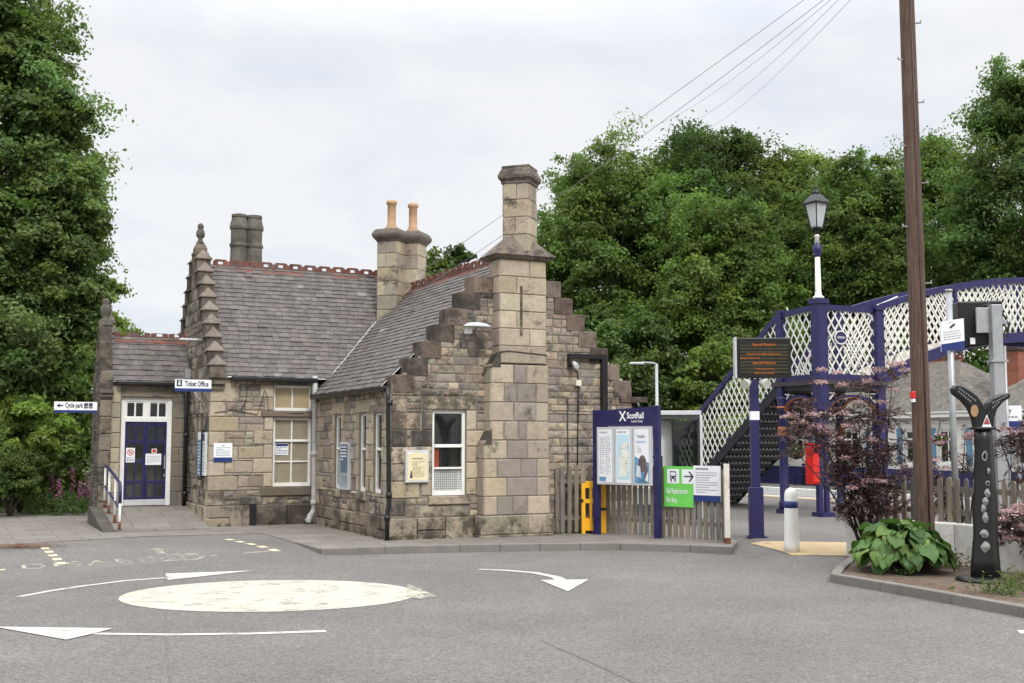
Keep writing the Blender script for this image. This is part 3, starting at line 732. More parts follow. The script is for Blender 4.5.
def dshaft(mb, cx_, cy_, hw, z0, z1, hz, pal, dark=0., turn=R(45)):
    """square shaft set diagonally: four blockwork faces"""
    ct, stn = math.cos(turn), math.sin(turn); n_ = max(1, round((z1 - z0) / hz))
    for q in range(4):
        a0 = turn + q * math.pi / 2; nx, ny = math.cos(a0), math.sin(a0)
        f_ = lambda u_, z, d, nx=nx, ny=ny: (cx_ + nx * (hw + d) - ny * u_, cy_ + ny * (hw + d) + nx * u_, z)
        for i in range(n_):
            p, r_ = z0 + (z1 - z0) * i / n_, z0 + (z1 - z0) * (i + 1) / n_; cuts = [-hw, RNG.uniform(-.08, .08), hw] if (i + q) % 2 else [-hw, hw]
            for u0, u1 in zip(cuts[:-1], cuts[1:]): block(mb, f_, u0, u1, p, r_, .012, jit(RNG.choice(DARK if RNG.random() < dark else pal), soot_shade=.36), False, .004, -.05)
    mb.cur = (.2, .17, .13); mb.lathe([((hw - .002) * math.sqrt(2), z0), ((hw - .002) * math.sqrt(2), z1)], (cx_, cy_, 0), 4, False, turn + math.pi / 4)
dshaft(ch, cxm, cym, .255, 5.35, 6.70, .33, BUFF)
def dcap(mb, cx_, cy_, prof, turn=R(45)): mb.lathe([(r_ * math.sqrt(2), z) for r_, z in prof], (cx_, cy_, 0), 4, False, turn + math.pi / 4)
ch.cur = (.19, .165, .14, .6)
dcap(ch, cxm, cym, [(.26, 6.66), (.285, 6.69), (.285, 6.73), (.33, 6.78), (.335, 6.84), (.27, 6.99), (.275, 7.0), (.275, 7.03)])
o = ch.build('chimney', stone, B, col=True)
# --- double stack in the valley
c2 = MB()
DST = ((2.08, 5.8), (2.66, 5.9))
for cx2, cy2 in DST:
    dshaft(c2, cx2, cy2, .245, 3.5, 6.5, .33, BUFF[:3] + [(.34, .30, .24)], 0.)
    c2.cur = (.12, .105, .09); dcap(c2, cx2, cy2, [(.25, 6.44), (.29, 6.5), (.33, 6.55), (.35, 6.6), (.35, 6.64), (.31, 6.72), (.26, 6.76)])
    c2.cur = (.40, .27, .18); c2.lathe([(.20, 6.75), (.15, 6.83)], (cx2, cy2, 0), 14)
c2.cur = (.17, .15, .12); c2.lathe([(.52, 3.9), (.50, 4.02), (.29, 4.42)], (2.02, 5.7, 0), 4, False, .2)
o = c2.build('chimney', stone, B, col=True, recalc=True)
for cx2, cy2 in DST:
    g = MB(); g.lathe([(.115, 6.8), (.12, 6.86), (.10, 6.9), (.098, 7.36), (.125, 7.38), (.13, 7.44), (.11, 7.47), (.08, 7.47), (.08, 7.3)], (cx2, cy2, 0), 16)
    g.build('chimney_pot', potclay, o)
# --- tall stone pots behind the main ridge
lead_stone = M('sooty_stone', (.115, .105, .085), .9, .35, 4, bmp=.6, bscale=30, dirt=(.05, .05, .045), dirt_amt=.8, dirt_scale=3)
g = MB(); cyy = MYC + .75
g.box(-1.3, -.4, cyy - .3, cyy + .3, 4.6, 5.55); sk = g.build('chimney', lead_stone, B)
for cx3 in (onV(239, 240, cyy)[0], onV(254, 240, cyy)[0]):
    g = MB(); g.lathe([(.20, 5.5), (.205, 6.0), (.20, 6.38), (.225, 6.40), (.225, 6.46), (.195, 6.48), (.20, 6.80), (.225, 6.82), (.23, 6.88), (.175, 7.09), (.19, 7.11), (.185, 7.17), (.1, 7.19)], (cx3, cyy, 0), 12, False)
    g.build('chimney_pot', lead_stone, sk)

# --- roofs
def slates(mb, o, xd, ud, W, L, w=.21, e=.135, pal=None, skip=None):
    o, xd, ud = Vector(o), Vector(xd).normalized(), Vector(ud).normalized(); nn = xd.cross(ud).normalized()
    if nn.z < 0: nn = -nn
    n_ = int(L / e) + 1
    for r_ in range(n_):
        x = -RNG.uniform(0, w) if True else 0; u0 = r_ * e
        while x < W:
            ww = w * RNG.uniform(.75, 1.2); a, b = max(x, 0), min(x + ww, W)
            if b - a > .03:
                k = RNG.uniform(.84, 1.14); base = RNG.choice([(.098, .085, .080), (.092, .082, .076), (.105, .089, .081), (.112, .096, .086), (.084, .075, .071), (.097, .082, .079)])
                if RNG.random() < .012: base = (.16, .15, .14)
                if RNG.random() < .003: base = (.26, .25, .24)
                mb.cur = tuple(c * k for c in base); lift = RNG.uniform(.010, .018) + (.01 if RNG.random() < .04 else 0); dr_ = RNG.uniform(-.012, .008)
                lo = max(u0 + dr_, -.03); hi = min(u0 + e * 1.35, L + .02); g_ = .003
                P_ = lambda a_, u_, h_: o + xd * a_ + ud * u_ + nn * h_
                mb.hexa([P_(a + g_, lo, .001), P_(b - g_, lo, .001), P_(b - g_, hi, -.004), P_(a + g_, hi, -.004), P_(a + g_, lo, lift + .008), P_(b - g_, lo, lift + .008), P_(b - g_, hi, .004), P_(a + g_, hi, .004)])
            x += ww
def roofpair(name, p0, p1, q0, q1, up0=None):
    pass
rf = MB()
# main range front slope
Lm = (MYC - MY0 + .1) * math.sqrt(1 + MS * MS)
slates(rf, (MX0 + .22, MY0 - .1, ME_ - .02), (1, 0, 0), (0, 1, MS), MX1 - MX0 - .22, Lm)
o_main = rf.build('roof', slate, B, col=True)
g = MB(); zt = MZ - .03
g.add([(MX0 + .1, MY0 - .1, ME_ - .04), (MX1, MY0 - .1, ME_ - .04), (MX1, MYC, zt), (MX0 + .1, MYC, zt), (MX0 + .1, MY1 + .1, ME_ - .04), (MX1, MY1 + .1, ME_ - .04)], [(0, 1, 2, 3), (3, 2, 5, 4)])
g.build('roof_boarding', slate, o_main, recalc=False, col=True)
rf = MB(); Lr = (RW / 2 + .12) * math.sqrt(1 + RS * RS)
slates(rf, (-.12, .33, RE - .02), (0, 1, 0), (1, 0, RS), MYC - .33 - .2, Lr)
o_right = rf.build('roof', slate, B, col=True)
g = MB()
g.add([(-.12, .30, RE - .04), (-.12, MYC, RE - .04), (RW / 2, MYC, RZ - .03), (RW / 2, .30, RZ - .03), (RW + .12, .30, RE - .04), (RW + .12, MYC, RE - .04)], [(0, 1, 2, 3), (3, 2, 5, 4)])
g.build('roof_boarding', slate, o_right, recalc=False, col=True)
rf = MB(); WZ = WE + (WYC - WY0 + .1) * WS
slates(rf, (WX0 + .14, WY0 - .12, WE - .02), (1, 0, 0), (0, 1, WS), WX1 - WX0 - .14, (WYC - WY0 + .12) * math.sqrt(1 + WS * WS), .22, .15)
o_wing = rf.build('roof', slate, B, col=True)
g = MB(); g.add([(WX0 + .1, WY0 - .12, WE - .04), (WX1, WY0 - .12, WE - .04), (WX1, WYC, WZ - .03), (WX0 + .1, WYC, WZ - .03), (WX0 + .1, WY1, WE), (WX1, WY1, WE)], [(0, 1, 2, 3), (3, 2, 5, 4)])
g.build('roof_boarding', slate, o_wing, recalc=False, col=True)
# valley lead and roof lichen
lich = M('orange_lichen', (.30, .19, .05), .95, .3, 6)
vl = MB(); 
def vpt(z): return Vector(((z - RE) / RS - .1, MY0 + (z - ME_) / MS - .08, z + .02))
a, b = vpt(3.2), vpt(4.55); vl.bar(a, b, .16, .03, up=(-.5, -.5, .7)); vl.build('valley_flashing', leadgrey, o_main)
# ridges with pierced crest tiles
def crest(mb, a, b, tile=.36, h=.17, th=.035, drop=.13, slope=1.):
    a, b = Vector(a), Vector(b); L = (b - a).length; d = (b - a).normalized(); side = Vector((-d.y, d.x, 0)).normalized(); n_ = round(L / tile); t = L / n_
    for i in range(n_):
        p = a + d * (t * i + .006); q = a + d * (t * (i + 1) - .006); z = RNG.uniform(-.006, .006); up = Vector((0, 0, 1))
        for s_ in (1, -1):
            e = side * s_ * drop / slope - up * drop
            mb.hexa([p + up * (z), q + up * z, q + e + up * z, p + e + up * z, p + up * (z + .025), q + up * (z + .025), q + e + up * (z + .025), p + e + up * (z + .025)])
        f_ = lambda u_, h_, o_: p + d * ((q - p).length * u_) + up * (z + h_) + side * o_
        segs = [(0., 1., .02, .055), (.0, .33, .055, .12), (.67, 1., .055, .12)]
        for u0, u1, h0, h1 in segs:
            mb.hexa([f_(u0, h0, -th / 2), f_(u1, h0, -th / 2), f_(u1, h0, th / 2), f_(u0, h0, th / 2), f_(u0, h1, -th / 2), f_(u1, h1, -th / 2), f_(u1, h1, th / 2), f_(u0, h1, th / 2)])
        mb.hexa([f_(0, .12, -th / 2), f_(1, .12, -th / 2), f_(1, .12, th / 2), f_(0, .12, th / 2), f_(.16, h, -th / 2), f_(.84, h, -th / 2), f_(.84, h, th / 2), f_(.16, h, th / 2)])
g = MB(); crest(g, (MX0 + .42, MYC, MZ - .02), (MX1, MYC, MZ - .02)); g.build('ridge_tiles', terracotta, o_main)
g = MB(); crest(g, (RW / 2, .45, RZ - .0), (RW / 2, MYC - .35, RZ - .0), .36, .18); g.build('ridge_tiles', terracotta, o_right)
g = MB(); crest(g, (WX0 + .3, WYC, WZ - .02), (WX1, WYC, WZ - .02), .4, .13); g.build('ridge_tiles', terracotta, o_wing)
# crow steps
def cblock(mb, x0, x1, y0, y1, z0, z1, col, ov=.0):
    mb.cur = col; c = .012; mb.box(x0, x1, y0, y1, z0, z1 - c)
    frust(mb, x0, x1, y0, y1, z1 - c + .001, x0 + c, x1 - c, y0 + c, y1 - c, z1 + .001)
for i in range(7):
    sx_, sz = .265, .318; x0 = .03 + i * sx_; z1 = 2.97 + i * sz; xi = x0 + .40
    for side in (0, 1):
        a, b = (x0, xi) if not side else (RW - xi, RW - x0)
        g = MB(); cblock(g, a, b, -.035, .41, z1 - sz + .004, z1, jit(RNG.choice(CROW), .25)); g.build('crow_step', stone, B, col=True)
g = MB(); cblock(g, RW - .3, RW + .34, -.06, .40, 2.545, 2.648, jit(CROW[0])); g.build('skew_stone', stone, B, col=True)
for i in range(9):
    t = i / 8.; y_ = MY0 + .02 + t * (MYC - MY0 - .36); z1 = ME_ + .26 + t * (MZ - ME_ - .15)
    for yy in (y_, 2 * MYC - y_):
        g = MB(); hw = .15; cblock(g, MX0 - .025, MX0 + .28, yy - hw, yy + hw, z1 - .36, z1 - .06, jit((.16, .135, .11, .6), .25))
        g.cur = jit((.18, .155, .13, .5), .25); xc = MX0 + .13
        frust(g, xc - .185, xc + .185, yy - .18, yy + .18, z1 - .059, xc - .185, xc + .185, yy - .18, yy + .18, z1 - .035)
        frust(g, xc - .185, xc + .185, yy - .18, yy + .18, z1 - .034, xc - .015, xc + .015, yy - .015, yy + .015, z1 + .17)
        g.build('crow_step', stone, B, col=True)
g = MB(); g.cur = jit((.17, .145, .115, .5)); xc = MX0 + .13
g.box(MX0 - .01, MX0 + .27, MYC - .24, MYC + .24, MZ - .5, MZ + .2)
for r0, z0, r1, z1 in ((.165, .2, .165, .26), (.135, .262, .135, .36), (.135, .361, .07, .5)): frust(g, xc - r0, xc + r0, MYC - r0, MYC + r0, MZ + z0, xc - r1, xc + r1, MYC - r1, MYC + r1, MZ + z1)
g.build('apex_stone', stone, B, col=True)
g = MB(); g.cur = jit((.17, .145, .115, .6))
for k_, (z0, z1) in enumerate(((ME_ - .30, ME_ - .19), (ME_ - .188, ME_ - .06), (ME_ - .058, ME_ + .0))):
    e = .02 + k_ * .06; g.box(MX0 - .03, MX0 + .29 + .01 * k_, MY0 - e - .06, MY0 + .12, z0, z1)
g.build('skew_stone', stone, B, col=True)
g = MB(); g.lathe([(.10, .48), (.06, .54), (.05, .60), (.095, .64), (.10, .72), (.085, .78), (.055, .82), (.075, .86), (.06, .92), (.02, .95)], (xc, MYC, MZ), 12); g.build('finial', lead_stone, B)
for i in range(4):
    t = i / 3.; y_ = WY0 + .02 + t * (WYC - WY0 - .14); z1 = 3.30 + t * 1.02
    for yy in (y_, 2 * WYC - y_): g = MB(); cblock(g, WX0 - .03, WX0 + .22, yy - .15, yy + .15, z1 - .42, z1, jit(RNG.choice(DARK), .2, .6)); g.build('crow_step', stone, B, col=True)
g = MB(); g.cur = jit(DARK[1])
for k_, (z0, z1) in enumerate(((2.74, 2.82), (2.822, 2.90))): g.box(WX0 - .05, WX0 + .24, WY0 - .17 - .05 * k_, WY0 + .1, z0, z1)
g.build('skew_stone', stone, B, col=True)
g = MB(); g.cur = jit(DARK[1]); g.box(WX0 - .03, WX0 + .21, WYC - .14, WYC + .14, 3.9, 4.5); g.build('apex_stone', stone, B, col=True)
p = onV(108, 312, WYC)
g = MB(); g.lathe([(.16, 4.45), (.16, 4.52), (.09, 4.56), (.075, 4.68), (.11, 4.74), (.12, 4.86), (.10, 4.93), (.07, 4.97), (.09, 5.01), (.05, 5.08), (.01, 5.1)], (WX0 + .11, WYC, -.1), 12); g.build('finial', lead_stone, B)
g = MB(); g.sq([(.19, 4.0), (.19, 4.3), (.22, 4.302), (.06, 4.52), (.10, 4.54), (.10, 4.62), (.05, 4.7), (.02, 4.86)], (WX0 + .35, WY1 + .5, 0)); g.build('finial', lead_stone, B)

# --- gutters and downpipes
g = MB(); g.bar((MX0 + .42, MY0 - .14, ME_ - .07), (-.02, MY0 - .14, ME_ - .07), .11, .10); g.build('gutter', black_iron, B, bevel=.02)
g = MB(); g.bar((-.16, -.02, RE - .07), (-.16, MY0 - .2, RE - .07), .11, .10); g.build('gutter', black_iron, B, bevel=.02)
g = MB(); g.bar((WX0 + .3, WY0 - .16, WE - .07), (WX1 - .02, WY0 - .16, WE - .07), .10, .09); g.build('gutter', black_iron, B, bevel=.02)
def pipe(pts, r, mat, collars=(), nm='downpipe'):
    g = MB(); g.tube(pts, r, 10)
    for p in collars: g.tube([Vector(p) - Vector((0, 0, .05)), Vector(p) + Vector((0, 0, .05))], r * 1.35, 10)
    return g.build(nm, mat, B)
pipe([(-.09, -.07, 2.74), (-.09, -.075, 2.5), (-.06, -.085, .75), (-.06, -.085, .62), (-.09, -.09, .45), (-.09, -.09, -.05)], .042, black_iron, [(-.06, -.085, 2.45), (-.06, -.085, .80), (-.09, -.09, .40)])
pipe([(-.02 - .05, MY0 - .12, ME_ + .03), (-.07, MY0 - .12, 2.8), (.0 - .06, MY0 - .09, 2.66), (-.05, MY0 - .09, .5), (-.05, MY0 - .11, .02)], .058, grey_pipe, [(-.05, MY0 - .09, 2.55), (-.05, MY0 - .09, 1.5), (-.05, MY0 - .09, .45)])
g = MB(); g.tube([(-.05, MY0 - .11, .3), (-.16, MY0 - .14, .12), (-.22, MY0 - .14, .05)], .06, 10); g.tube([(-.14, MY0 - .14, .2), (-.2, MY0 - .2, .02)], .06, 8); g.build('drain_fitting', grey_pipe, B)
g = MB(); yb = -.06; g.box(3.62, 4.48, yb - .05, yb + .04, 3.38, 3.47); g.box(4.36, 4.48, yb - .06, yb + .03, .3, 3.378); g.box(3.62, 3.68, yb - .05, yb + .04, 3.2, 3.378); g.build('downpipe', black_iron, B)
pipe([(MX0 - .1, 6.9, 3.0), (MX0 - .12, 6.86, 2.9), (MX0 - .10, 6.8, 2.7), (MX0 - .10, 6.78, .3)], .045, black_iron, [(MX0 - .1, 6.78, 1.9), (MX0 - .1, 6.78, .6)])
# loose cables along the walls
g = MB(); pts = [(-2.2, MY0 - .03, 2.36), (-1.8, MY0 - .03, 2.42), (-1.3, MY0 - .03, 2.33), (-1.2, MY0 - .03, 2.62), (-1.15, MY0 - .03, 2.85), (-1.1, MY0 - .03, 2.75), (-1.05, MY0 - .03, 2.34), (-.3, MY0 - .055, 2.37)]
g.tube(pts, .008, 5); g.tube([(-1.5, MY0 - .03, 2.95), (-1.55, MY0 - .03, 2.6), (-1.65, MY0 - .03, 2.42)], .008, 5); g.build('wall_cable', cable_mat, B)
g = MB(); g.tube([(3.72, -.05, 3.25), (3.85, -.04, 3.1), (3.86, -.04, 2.9), (3.83, -.04, 1.3)], .012, 6); g.tube([(3.62, -.04, 2.6), (3.62, -.04, .5)], .01, 6); g.tube([(1.8, -.03, 3.0), (1.95, yf - .03, 3.42), (2.2, yf - .02, 3.45), (3.0, yf - .02, 3.4), (3.1, -.03, 3.1)], .01, 5); g.build('wall_cable', cable_mat, B)
g = MB(); g.box(3.78, 3.9, -.1, -.015, 2.84, 2.96); g.build('junction_box', cream_paint, B, bevel=.01)
g = MB(); g.bar((3.72, -.02, 3.3), (3.7, -.22, 3.26), .03, .03); g.tube([(3.72, -.1, 3.28), (3.66, -.34, 3.2)], .05, 10); g.build('camera', light_grey, B)
g = MB(); g.box(-1.43, -1.29, MY0 - .10, MY0 - .05, .0, .45); g.build('vent_cover', black_iron, B)
g = MB(); g.cur = (.30, .265, .215, .4); g.prism([(-1.85, .0), (-1.62, .0), (-1.62, .2), (-1.68, .34), (-1.79, .34), (-1.85, .2)], lambda x, z: (x, MY0 - .14, z), lambda x, z: (x, MY0 - .062, z)); g.build('boot_stone', stone, B, col=True)

# --- windows and the door
window(B, fC, *wC, [], [(1.68, .06), (1.27, .035)], .062, -.045, [('blind', (wC[0] + .05, wC[1] - .05, wC[2] + .06, 1.25, pale_panel, .045)), ('curtain', (wC[0] + .05, wC[0] + .17, 1.25, 1.68, orange_cloth, .05)), ('room', (wC[0] - .3, wC[1] + .3, .6, 2.5, dark_room, .5))])
g = MB()   # wire guard behind the glass
for i in range(1, 13): x = wC[0] + .055 + i * .5 / 13; g.wbox(fC, x - .002, x + .002, wC[2] + .08, wC[3] - .06, -.084, -.081)
for i in range(1, 34): z = wC[2] + .08 + i * .042; g.wbox(fC, wC[0] + .055, wC[1] - .055, z - .002, z + .002, -.087, -.0845)
g.build('window_guard', M('guard_wire', (.07, .07, .07), .5), B, recalc=False)
xm = (wA1[0] + wA1[1]) / 2
wo1 = window(B, fA, *wA1, [xm], [(1.78, .05), 1.33], .06, -.07, [('blind', (wA1[0] + .05, wA1[1] - .05, .82, 2.25, dark_blind, .038)), ('room', (wA1[0] - .1, wA1[1] + .1, .7, 2.4, dark_room, .5))])
g = MB(); quad(g, fA, -.86, -.58, 1.47, 1.72, -.095); g.build('notice', sign_white, wo1, recalc=False)
g = MB(); quad(g, fA, -.85, -.59, 1.66, 1.71, -.093); scribble(g, fA, -.84, -.6, 1.49, 1.65, 5, -.093, RNG); g.build('notice_print', sign_navy, wo1, recalc=False)
g = MB(); g.wbox(fA, -.42, -.17, 1.86, 2.16, -.16, -.15); g.build('letter_tray', ink_grey, wo1)
window(B, fA, *wA2, [xm], [], .05, -.07, [('blind', (wA2[0] + .04, wA2[1] - .04, wA2[2], wA2[3] - .03, blind, .038)), ('room', (wA2[0] - .1, wA2[1] + .1, wA2[2], wA2[3], dark_room, .4))])
for q in wB: window(B, fB, *q, [], [(1.62, .05)], .06, -.035, [('blind', (q[0] + .05, q[1] - .05, .82, 1.3, dark_blind, .2)), ('room', (q[0] - .2, q[1] + .2, .7, 2.4, dark_room, .5))])
for q in wG: window(B, fG, *q, [], [1.6], .05, -.08, [('blind', (q[0] + .02, q[1] - .02, q[2], q[3] - .02, dark_blind, .1))], cream_paint)
DM = (DX0 + DX1) / 2; fr = .10; TZ = 2.20
g = MB(); d0, d1 = -.14, -.06
g.wbox(fD, DX0, DX0 + fr, DZ0, DZ1, d0, d1); g.wbox(fD, DX1 - fr, DX1, DZ0, DZ1, d0, d1); g.wbox(fD, DX0 + fr, DX1 - fr, DZ1 - .09, DZ1, d0, d1); g.wbox(fD, DX0 + fr, DX1 - fr, TZ, TZ + .09, d0, d1)
dframe = g.build('door_frame', white_paint, B, bevel=.005)
g = MB(); a, b = DX0 + fr, DX1 - fr; g.wbox(fD, DM - .045, DM + .045, TZ + .09, DZ1 - .09, d0 + .01, d1 - .01)
for x0, x1 in ((a, DM - .045), (DM + .045, b)):
    g.wbox(fD, x0, x0 + .035, TZ + .09, DZ1 - .09, d0 + .02, d1 - .02); g.wbox(fD, x1 - .035, x1, TZ + .09, DZ1 - .09, d0 + .02, d1 - .02); m_ = (x0 + x1) / 2; g.wbox(fD, m_ - .017, m_ + .017, TZ + .09, DZ1 - .09, d0 + .02, d1 - .02)
    g.wbox(fD, x0 + .035, x1 - .035, TZ + .09, TZ + .12, d0 + .021, d1 - .021); g.wbox(fD, x0 + .035, x1 - .035, DZ1 - .12, DZ1 - .09, d0 + .021, d1 - .021)
fl = g.build('fanlight', white_paint, dframe)
g = MB(); quad(g, fD, a, b, TZ + .09, DZ1 - .09, d0 + .045); g.build('pane', pane_glass, dframe, recalc=False)
for k_, (x0, x1) in enumerate(((a + .004, DM - .003), (DM + .003, b - .004))):
    g = MB(); e0, e1 = -.135, -.085; sw = .055
    g.wbox(fD, x0, x0 + sw, DZ0 + .14, TZ - .005, e0, e1); g.wbox(fD, x1 - sw, x1, DZ0 + .14, TZ - .005, e0, e1); m_ = (x0 + x1) / 2; g.wbox(fD, m_ - .018, m_ + .018, DZ0 + .14, TZ - .005, e0 + .01, e1 - .006)
    for z in (DZ0 + .16, .86, 1.32, 1.76, TZ - .05): g.wbox(fD, x0 + sw, m_ - .018, z - .035, z + .035, e0 + .005, e1 - .003); g.wbox(fD, m_ + .018, x1 - sw, z - .035, z + .035, e0 + .005, e1 - .003)
    dd = g.build('door', navy, B, bevel=.004)
    g = MB(); quad(g, fD, x0 + .05, x1 - .05, DZ0 + .15, TZ - .04, -.112); g.build('pane', pane_glass, dd, recalc=False)
    g = MB(); g.wbox(fD, x0, x1, DZ0 + .01, DZ0 + .138, -.13, -.08); g.build('kick_plate', light_grey, dd)
    if k_ == 1: g = MB(); g.wbox(fD, x1 - .045, x1 - .02, 1.15, 1.45, -.07, -.04); g.wbox(fD, x1 - .045, x1 - .02, .98, 1.03, -.085, -.055); g.build('handle', galv, dd)
    if k_ == 0:
        g = MB(); quad(g, fD, x0 + .03, x0 + .22, 1.30, 1.62, -.080); n1 = g.build('notice', sign_white, dd, recalc=False)
        g = MB(); c = (x0 + .125, 1.52)
        ring = [(math.cos(t), math.sin(t)) for t in np.linspace(0, 2 * math.pi, 21)]
        g.add([fD(c[0] + .07 * p[0], c[1] + .07 * p[1], -.078) for p in ring[:-1]] + [fD(c[0] + .052 * p[0], c[1] + .052 * p[1], -.078) for p in ring[:-1]], [(i, (i + 1) % 20, 20 + (i + 1) % 20, 20 + i) for i in range(20)])
        g.add([fD(c[0] - .05, c[1] + .04, -.0775), fD(c[0] - .04, c[1] + .05, -.0775), fD(c[0] + .05, c[1] - .04, -.0775), fD(c[0] + .04, c[1] - .05, -.0775)], [(0, 1, 2, 3)]); g.build('prohibition_mark', red_paint, dd, recalc=False)
        g = MB(); quad(g, fD, c[0] - .03, c[0] + .03, c[1] - .01, c[1] + .012, -.0788); scribble(g, fD, x0 + .05, x0 + .2, 1.32, 1.42, 3, -.0785, RNG); g.build('notice_print', ink, dd, recalc=False)
    else:
        g = MB(); quad(g, fD, x0 + .0, x0 + .34, 1.24, 1.49, -.079); quad(g, fD, x0 + .13, x0 + .24, 1.50, 1.60, -.079); g.build('notice', sign_white, dd, recalc=False)
        g = MB(); scribble(g, fD, x0 + .03, x0 + .31, 1.27, 1.45, 5, -.077, RNG); g.build('notice_print', ink_grey, dd, recalc=False)
        g = MB(); quad(g, fD, x0 + .145, x0 + .225, 1.515, 1.585, -.077); g.build('notice_print', red_paint, dd, recalc=False)
g = MB(); g.wbox(fD, DX0 - .2, DX1 + .2, .2, 2.74, -1.5, -1.45); g.build('room', dark_room, B)
# lead flashing box over the entrance
g = MB(); p = onV(178, 372, WY0 - .1); g.box(WX1 - .14, WX1 + .04, WY0 - .2, WY0 - .02, WE + .05, WE + .28); g.build('rainwater_hopper', leadgrey, B)

# --- ramp to the door with its handrail
def bw(x, y, z=0.): q = Matrix.Rotation(PHI, 3, 'Z') @ Vector((x, y, z)); return O + q
g = MB(); RX0, RX1 = -4.2, -2.36
prof = [(4.1, -.05), (4.1, .012), (6.5, .33), (7.15, .33), (7.15, -.05)]
g.prism(prof, lambda y, z: tuple(bw(RX0, y, z)), lambda y, z: tuple(bw(RX1, y, z))); struct('ramp', g, paving)
g = MB(); prof = [(4.1, -.06), (4.1, .016), (6.5, .36), (6.86, .36), (6.86, -.06)]
g.prism(prof, lambda y, z: tuple(bw(RX0 - .22, y, z)), lambda y, z: tuple(bw(RX0 + .02, y, z))); struct('ramp_kerb', g, M('mossy_concrete', (.075, .068, .055), .95, .35, 3, bmp=.5, bscale=30))
HR = thing('handrail', 'blue and white tubular handrail with rusty feet beside the entrance ramp', 'handrail', bw(RX0 + .1, 4.2), PHI)
hz = lambda y: .02 + max(0, min(2.3, y - .0)) * .133
top = [(0, .0, .55), (0, -.02, .75), (0, .03, .88), (0, .12, .95), (0, 2.1, 1.22), (0, 2.45, 1.24), (0, 2.55, 1.18), (0, 2.55, .9)]
g = MB(); g.tube(top, .028, 10); g.tube([(0, 0, .44), (0, 2.5, .80)], .024, 10); g.build('rail', navy, HR)
for y in (.0, .75, 1.75, 2.5):
    g = MB(); g.tube([(0, y, hz(y) - .02), (0, y, .92 + y * .12 if y else .62)], .024, 10); pp = g.build('post', white_paint, HR)
    g = MB(); g.tube([(0, y, hz(y) - .03), (0, y, hz(y) + .17)], .027, 10); g.lathe([(.06, hz(y)), (.06, hz(y) + .015)], (0, y, 0), 10); g.build('rusty_foot', rust, pp)

# ------------------------------------------------------------------ signs and boards on the building
def local_thing(name, label, cat, x, y, z=0., rz=0., group=None): return thing(name, label, cat, bw(x, y, z), PHI + rz, group)
f0 = fy(0.)
# Ticket Office hanging sign
yT = 4.5; a, b = onV(175, 389.5, yT), onV(211.5, 380, yT)
S = local_thing('ticket_office_sign', 'narrow white hanging sign reading Ticket Office, on the corner above the ramp', 'sign', a[0], yT, a[1])
W_, H_ = b[0] - a[0], b[1] - a[1]
g = MB(); g.box(0, W_, 0, .03, 0, H_); g.build('panel', sign_white, S)
g = MB(); g.box(-.002, W_ + .002, -.003, .033, -.035, .03); g.build('blue_band', sign_navy, S)
text('lettering', 'Ticket Office', .15, ink, S, f0, .19, .075, .004, width=W_ - .25, bold=.004)
g = MB(); quad(g, f0, .03, .14, .07, .2, .004); g.build('symbol_plate', ink, S, recalc=False)
g = MB(); quad(g, f0, .06, .11, .1, .13, .006); quad(g, f0, .07, .10, .14, .18, .006); g.build('symbol', sign_white, S, recalc=False)
g = MB(); g.tube([(W_ - .35, .015, -.03), (W_ - .22, .05, -.2), (W_ - .05, .1, -.28)], .012, 6); g.build('bracket', galv, S)
# Cycle park sign
yT = WY0 - .05; a, b = onV(54, 411, yT), onV(93.5, 402, yT)
S = local_thing('cycle_park_sign', 'narrow white sign reading Cycle park with an arrow, jutting from the dark gable', 'sign', a[0], yT, a[1])
W_, H_ = b[0] - a[0], b[1] - a[1]
g = MB(); g.box(0, W_ + .08, 0, .03, 0, H_); g.build('panel', sign_white, S)
g = MB(); g.box(-.002, W_ + .082, -.003, .033, -.03, .025); g.build('blue_band', sign_navy, S)
text('lettering', 'Cycle park', .15, ink, S, f0, .22, .08, .004, width=W_ * .46, bold=.004)
g = MB(); g.add([f0(.05, .12, .004), f0(.11, .17, .004), f0(.11, .07, .004)], [(0, 1, 2)]); quad(g, f0, .11, .18, .105, .135, .004); g.build('arrow', ink, S, recalc=False)
g = MB(); quad(g, f0, W_ * .76, W_ * .86, .065, .18, .004); quad(g, f0, W_ * .88, W_ * .98, .065, .18, .004); g.build('symbol_plate', ink, S, recalc=False)
g = MB()
for x in (W_ * .78, W_ * .90):
    for dx in (0, .035): g.tube([Vector(f0(x + .01 + dx + .012 * math.cos(t), .1 + .012 * math.sin(t), .006)) for t in np.linspace(0, 6.28, 9)], .003, 4)
g.build('symbol', sign_white, S, recalc=False)
# notice on the recessed wall
a, b = onV(213, 462, MY0), onV(232, 443, MY0)
S = local_thing('wall_notice', 'white notice with a navy band on the stone corner beside the sash window', 'sign', a[0], MY0 - .04, a[1])
W_, H_ = b[0] - a[0], b[1] - a[1]
g = MB(); g.box(0, W_, 0, .015, 0, H_); g.build('panel', sign_white, S)
g = MB(); g.box(0, W_, -.003, 0.001, 0, H_ * .24); g.build('blue_band', sign_navy, S)
g = MB(); scribble(g, f0, .05, W_ - .05, H_ * .3, H_ * .8, 6, .004, RNG); g.build('small_print', ink_grey, S, recalc=False)
g = MB(); g.add([f0(W_ / 2 - .03, H_ * .86, .004), f0(W_ / 2 + .03, H_ * .9, .004), f0(W_ / 2 + .02, H_ * .84, .004)], [(0, 1, 2)]); g.build('camera_symbol', ink, S, recalc=False)
